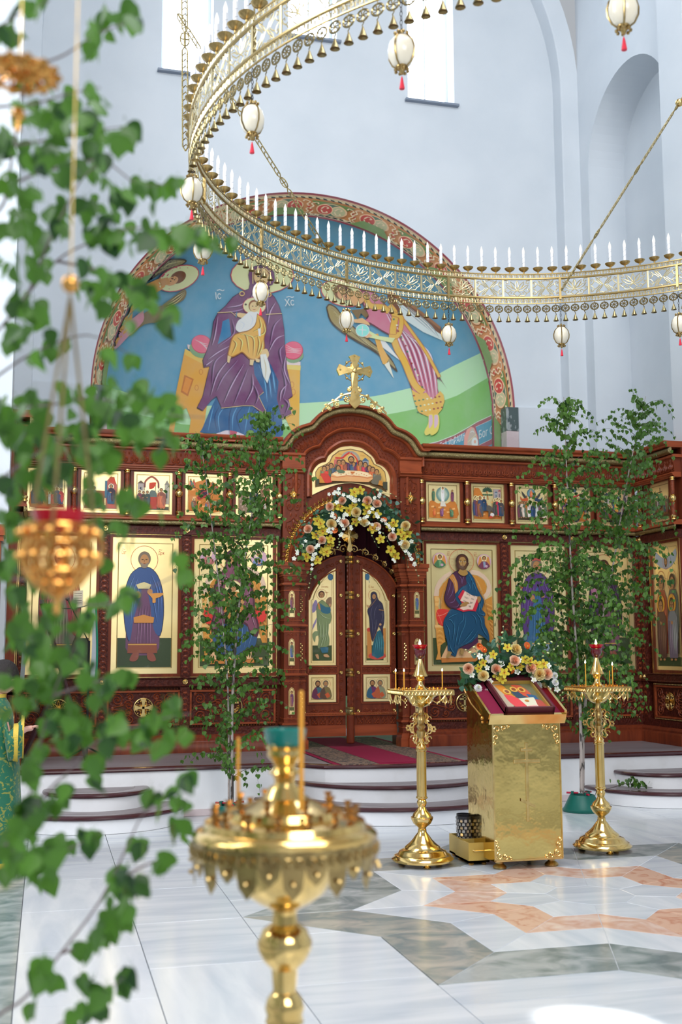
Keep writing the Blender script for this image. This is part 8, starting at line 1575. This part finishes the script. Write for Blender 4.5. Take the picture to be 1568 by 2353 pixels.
# ================================================================ hanging lamps at the left
def hanging_lamp(px, py, D, lab, full=True):
    c = at(px, py, D); t = thing('hanging_lamp', lab, 'hanging lamp', c); z = c.z; R_ = .058
    kz = at(150, 640, D).z if full else z+.5; kx = Vector((c.x+.008, c.y, kz))
    g = MB()
    if full:
        for i in range(3): a = 2*pi*i/3+.35; g.tube([kx, Vector((c.x+R_*1.05*cos(a), c.y+R_*1.05*sin(a), z+.03))], .0028, 5)
        g.tube([kx, kx+Vector((0, 0, 1.5))], .0013, 5); g.obj('chains', M['brassd'], t); MB().sphere(tuple(kx+Vector((0, 0, .02))), .015, 12, 8).obj('knob', M['copper'], t)
        MB().lathe([(0, z+.03), (.034, z+.03), (.042, z+.062), (.040, z+.062), (.03, z+.035), (0, z+.034)], 20, cx=c.x, cy=c.y).obj('red_glass', M['redglass'], t)
    b = MB(); n = 14; rows = [(.056, .035), (.050, .01), (.058, -.012), (.052, -.035), (.036, -.055), (.016, -.07)] if full else [(.02, .02), (.04, .010), (.06, 0), (.045, -.006)]
    for r_, h in rows: b.tube([(c.x+r_*cos(2*pi*i/20), c.y+r_*sin(2*pi*i/20), z+h) for i in range(20)], .0035, 5, closed=True)
    for i in range(n):
        a = 2*pi*i/n
        for s in (-1, 1): b.tube([(c.x+r_*cos(a+s*.16*(k % 2)), c.y+r_*sin(a+s*.16*(k % 2)), z+h) for k, (r_, h) in enumerate(rows)], .0038, 4)
        r_, h = rows[2]; b.sphere((c.x+r_*1.06*cos(a), c.y+r_*1.06*sin(a), z+h), .007, 6, 4); r_, h = rows[0]; b.sphere((c.x+r_*1.1*cos(a), c.y+r_*1.1*sin(a), z+h-.01), .0065, 6, 4)
    b.obj('pierced_basket', M['copper'], t)
    MB().lathe([(0, z-.105), (.006, z-.10), (.004, z-.085), (.012, z-.075), (.008, z-.062), (0, z-.06)], 12, cx=c.x, cy=c.y).obj('finial', M['copper'], t)
    if full:
        g = MB()
        for i in range(3): a = 2*pi*i/3+.35; u = Vector((cos(a), sin(a), 0)); g = MB(); g.tube([c+u*.058+Vector((0, 0, .03)), c+u*.075+Vector((0, 0, .01)), c+u*.07+Vector((0, 0, -.02)), c+u*.056+Vector((0, 0, -.03))], .005, 5); g.obj('scroll_arm', M['copper'], t)
    else: MB().tube([c, c+Vector((0, 0, 1.6))], .0013, 5).obj('chains', M['brassd'], t)
hanging_lamp(134, 1262, 1.85, 'blurred copper-gold hanging lamp with red glass in the left foreground')
hanging_lamp(45, 170, 2.1, 'blurred pierced gold lamp crown among leaves at the upper left corner', False)
# ================================================================ stands at the left of the platform
ms_ = thing('microphone_stand', 'thin black microphone stand with boom before the left icons', 'microphone stand', (.45, 11.75, ZP))
b = onY(202, 1600, 11.75); x = b.x; MB().tube([(x, 11.75, ZP+.02), (x, 11.75, 1.62)], .012, 8).obj('pole', M['blackm'], ms_); MB().tube([(x, 11.75, 1.25), (x, 11.75, 1.36)], .02, 8).obj('clutch', M['blackm'], ms_)
e = onY(155, 1376, 11.5); MB().tube([(x, 11.75, 1.60), tuple(e)], .006, 6).obj('boom', M['blackm'], ms_); MB().sphere(tuple(e), .02, 8, 6).obj('microphone', M['blackm'], ms_)
for i in range(3): a = i*2*pi/3+.5; MB().tube([(x, 11.75, ZP+.12), (x+.22*cos(a), 11.75+.22*sin(a), ZP+.01)], .009, 6).obj('leg', M['blackm'], ms_)
fs = thing('folding_stand', 'folding reading stand with crossed dark wooden legs and fringed cloth', 'reading stand', (.1, 11.6, ZP))
for y, ((x0, z0), (x1, z1)) in ((11.5, ((-.05, 2.0), (.42, ZP+.01))), (11.47, ((.46, 2.02), (-.2, ZP+.01))), (11.8, ((-.05, 2.0), (.42, ZP+.01))), (11.77, ((.46, 2.02), (-.2, ZP+.01)))): MB().tube([(x0, y, z0), (x1, y, z1)], .022, 4).obj('leg', M['darkw'], fs)
q = MB(); q.box(-.07, -.03, 11.48, 11.82, 1.98, 2.02); q.box(.44, .48, 11.45, 11.8, 1.98, 2.02); q.obj('rail', M['darkw'], fs)
for a, b_x, m in ((-.235, -.20, 'silverf'), (.43, .47, 'silverf'), (.465, .49, 'greenr')):
    q = MB(); q.strip([(a+.012*sin(z*5), 11.46, z) for z in [1.98-.1*k for k in range(9)]], [(b_x+.012*sin(z*5+.5), 11.45, z) for z in [1.98-.1*k for k in range(9)]]); q.obj('hanging_ribbon', M[m], fs)
q = MB(); q.strip([(-.05+.52*k/8, 11.5, 2.0-.06*sin(pi*k/8)) for k in range(9)], [(-.05+.52*k/8, 11.8, 2.0-.06*sin(pi*k/8)) for k in range(9)]); q.obj('cloth', M['robe'], fs)
cs = thing('icon_case', 'corner of a carved wooden icon case on the left pier', 'icon case', (-.75, 10.7, 0)); q = MB(); q.box(-1.2, -.42, 10.62, 10.88, .0, 2.58); q.obj('case', M['wood'], cs, False); q = MB(); q.box(-1.24, -.385, 10.57, 10.89, 2.56, 2.66); q.box(-1.22, -.40, 10.59, 10.89, 2.51, 2.56); q.obj('cornice', M['woodl'], cs, False); q = MB(); q.add([(-.81+.30*cos(a), 10.615, 2.15+.30*sin(a)) for a in [pi*k/12 for k in range(13)]]+[(-1.11, 10.615, 1.2), (-.51, 10.615, 1.2)], [tuple(range(15))]); q.obj('arched_icon', mat('olive_paint', (.12, .16, .12), .5), cs)
# ================================================================ the boy in the green robe
bx, by = -.33, 8.35
pe_ = thing('person', 'person in green and gold brocade robe, dark short hair, one hand held out', 'person', (bx, by, 0))
def loft(rows, n=24, name='robe', m='robe', par=pe_, wob=.0):
    """rows: (centre, rx, ry)"""
    v = []; f = []; k = len(rows)
    for c, rx, ry in rows:
        for i in range(n): a = 2*pi*i/n; w = 1+wob*sin(a*5)*(1 if c[2] < .9 else .25); v.append((c[0]+rx*w*cos(a), c[1]+ry*w*sin(a), c[2]))
    for j in range(k-1):
        for i in range(n): i2 = (i+1) % n; f.append((j*n+i, j*n+i2, (j+1)*n+i2, (j+1)*n+i))
    f.append(tuple(range(n))[::-1]); f.append(tuple((k-1)*n+i for i in range(n))); return MB().add(v, f).obj(name, M[m], par)
# body under the robe: one skinned surface from feet to head and hands
def skin_body(name, V, E, R, m, par, sub=2):
    me = bpy.data.meshes.new(name); me.from_pydata(V, E, []); o = link(name, me, m, None); s = o.modifiers.new('s', 'SKIN'); s.use_smooth_shade = True
    for i, r in enumerate(R): me.skin_vertices[0].data[i].radius = (r, r)
    me.skin_vertices[0].data[0].use_root = True; d = o.modifiers.new('d', 'SUBSURF'); d.levels = d.render_levels = sub
    bpy.context.view_layer.update(); m2 = bpy.data.meshes.new_from_object(o.evaluated_get(bpy.context.evaluated_depsgraph_get())); bpy.data.objects.remove(o); m2.polygons.foreach_set('use_smooth', [True]*len(m2.polygons)); m2.materials.clear(); m2.materials.append(m); return link(name, m2, None, par)
hd = Vector((bx+.045, by-.01, 1.325)); hand = at(78, 1672, (Vector((-.04, 8.25, 1))-OE).length)
sh = Vector((bx+.05, by-.08, 1.10)); el = Vector((bx+.10, by-.16, .90)); wr = hand+Vector((-.055, 0, -.008))
V = [(bx, by, .72), (bx, by, .95), (bx, by, 1.10), (bx+.01, by, 1.19), (bx+.02, by-.0, 1.25), tuple(sh), tuple(el), tuple(wr), tuple(hand), (bx, by+.12, 1.10), (bx-.02, by+.17, .9), (bx+.02, by+.15, .72), (bx, by-.07, .66), (bx, by-.07, .38), (bx, by-.07, .07), (bx+.10, by-.07, .035), (bx, by+.07, .66), (bx, by+.07, .38), (bx, by+.07, .07), (bx+.10, by+.07, .035)]
E_ = [(0, 1), (1, 2), (2, 3), (3, 4), (2, 5), (5, 6), (6, 7), (7, 8), (2, 9), (9, 10), (10, 11), (0, 12), (12, 13), (13, 14), (14, 15), (0, 16), (16, 17), (17, 18), (18, 19)]
skin_body('body', V, E_, [.10, .09, .075, .045, .04, .028, .026, .021, .020, .028, .026, .022, .075, .055, .035, .03, .075, .055, .035, .03], M['skin'], pe_)
for k, (dy, L, b_) in enumerate(((-.018, .058, .35), (-.006, .066, .25), (.006, .062, .3), (.017, .048, .4))):
    a = hand+Vector((.010, dy, .003)); d = Vector((cos(b_*.4), dy*2, -sin(b_*.4)*.5)).normalized(); q = [a, a+d*L*.5, a+d*L*.8+Vector((0, 0, -.006)), a+d*L+Vector((0, 0, -.014))]; skin_body('finger', [tuple(p) for p in q], [(0, 1), (1, 2), (2, 3)], [.0085, .0078, .007, .0055], M['skin'], pe_, 1)
a = hand+Vector((-.012, -.016, .004)); skin_body('thumb', [tuple(a), tuple(a+Vector((.022, -.014, .008))), tuple(a+Vector((.048, -.012, .006)))], [(0, 1), (1, 2)], [.010, .009, .0065], M['skin'], pe_, 1)
# head turned to the right, looking down
hm = MB(); n, m = 28, 20; v = []; R_ = Matrix.Rotation(.22, 3, 'Y')
for j in range(m+1):
    t = pi*j/m
    for i in range(n):
        a = 2*pi*i/n; x, y, z = .098*sin(t)*cos(a), .074*sin(t)*sin(a), .112*cos(t)
        if z < 0: x *= 1-.22*(z/.112)**2*(1 if x < 0 else .25); y *= 1+.30*(z/.112)
        f_ = max(0, cos(a))**14*sin(t); x += f_*(.020*math.exp(-((z+.018)/.014)**2)+.008*math.exp(-((z+.052)/.010)**2)-.007*math.exp(-((z-.005)/.010)**2)+.004*math.exp(-((z+.095)/.02)**2)); v.append(tuple(hd+R_ @ Vector((x, y, z))))
hm.add(v, [(j*n+i, (j+1)*n+i, (j+1)*n+(i+1) % n, j*n+(i+1) % n) for j in range(m) for i in range(n)]); ho = hm.obj('head', M['skin'], pe_)
hr = MB(); v = []
for j in range(m+1):
    t = pi*.60*j/m
    for i in range(n):
        a = 2*pi*i/n; k = 1.11+.035*sin(a*9+j)*.5; cut = 1 if cos(a) < .35 else (.80 if cos(a) > .6 else .9); tt = t*cut*(1.12 if cos(a) < 0 else 1); v.append(tuple(hd+R_ @ Vector((.100*k*sin(tt)*cos(a)-.004, .080*k*sin(tt)*sin(a), .116*k*cos(tt)+.002))))
hr.add(v, [(j*n+i, (j+1)*n+i, (j+1)*n+(i+1) % n, j*n+(i+1) % n) for j in range(m) for i in range(n)]); hr.obj('hair', M['hair'], ho)
for s in (-1, 1):
    MB().sphere(tuple(hd+R_ @ Vector((.080, s*.030, -.002))), .011, 10, 6, (.7, 1, .6)).obj('eye', M['eye'], ho); MB().sphere(tuple(hd+R_ @ Vector((-.008, s*.074, -.012))), .024, 10, 8, (.7, .35, 1.1)).obj('ear', M['skin'], ho)
MB().sphere(tuple(hd+R_ @ Vector((.093, 0, -.055))), .014, 10, 6, (.6, 1.3, .5)).obj('lips', M['lips'], ho)
loft([((bx+.02, by, .06), .20, .19), ((bx+.015, by, .35), .185, .18), ((bx+.01, by, .75), .16, .155), ((bx, by, .95), .135, .165), ((bx, by, 1.08), .12, .185), ((bx+.005, by, 1.15), .09, .15), ((bx+.01, by, 1.19), .058, .066), ((bx+.01, by, 1.205), .056, .06)], wob=.045)
loft([((bx+.02, by, .045), .203, .193), ((bx+.02, by, .085), .203, .193)], name='hem_braid', m='trimg', wob=.045); loft([((bx+.01, by, 1.19), .060, .068), ((bx+.01, by, 1.215), .058, .064)], name='collar_braid', m='trimg')
def sleeve(P_, R0, name, m):
    mb = MB(); n = 18; v = []
    for (p, rx, rz) in P_:
        for i in range(n): a = 2*pi*i/n; v.append((p[0], p[1]+rx*cos(a), p[2]+rz*sin(a)-rz*.35))
    mb.add(v, [(j*n+i, j*n+(i+1) % n, (j+1)*n+(i+1) % n, (j+1)*n+i) for j in range(len(P_)-1) for i in range(n)]); return mb.obj(name, M[m], pe_)
S_ = [(tuple(sh+Vector((-.05, .03, .0))), .05, .07), (tuple(sh), .06, .085), (tuple(el), .06, .10), (tuple(el.lerp(wr, .5)), .07, .125), (tuple(wr+Vector((-.012, 0, 0))), .08, .145)]
sleeve(S_, 0, 'sleeve', 'robe'); w1 = wr+Vector((-.012, 0, 0)); sleeve([(tuple(w1+Vector((-.018, 0, 0))), .081, .147), (tuple(w1+Vector((.002, 0, 0))), .083, .150)], 0, 'cuff_braid', 'trimg'); w2 = el.lerp(wr, .45); sleeve([(tuple(w2+Vector((-.02, 0, 0))), .073, .128), (tuple(w2+Vector((.014, 0, 0))), .076, .134)], 0, 'sleeve_braid', 'trimg')
bl = thing('blue_pen', 'small blue pen held in the outstretched hand', 'pen', hand); MB().tube([hand+Vector((.02, -.012, .012)), hand+Vector((.085, -.02, .018))], .004, 6).obj('barrel', mat('blue_plastic', (.01, .02, .45), .3), bl)
# fine relief and filigree too small to count is stuff
for o in bpy.data.objects:
    if o.parent and 'kind' not in o and any(w in o.name for w in ('carving', 'beading', 'crest', 'tracery', 'thread', 'filigree', 'embossed', 'swags', 'fringe', 'gallery', 'branches', 'capital_and_base')): o['kind'] = 'stuff'
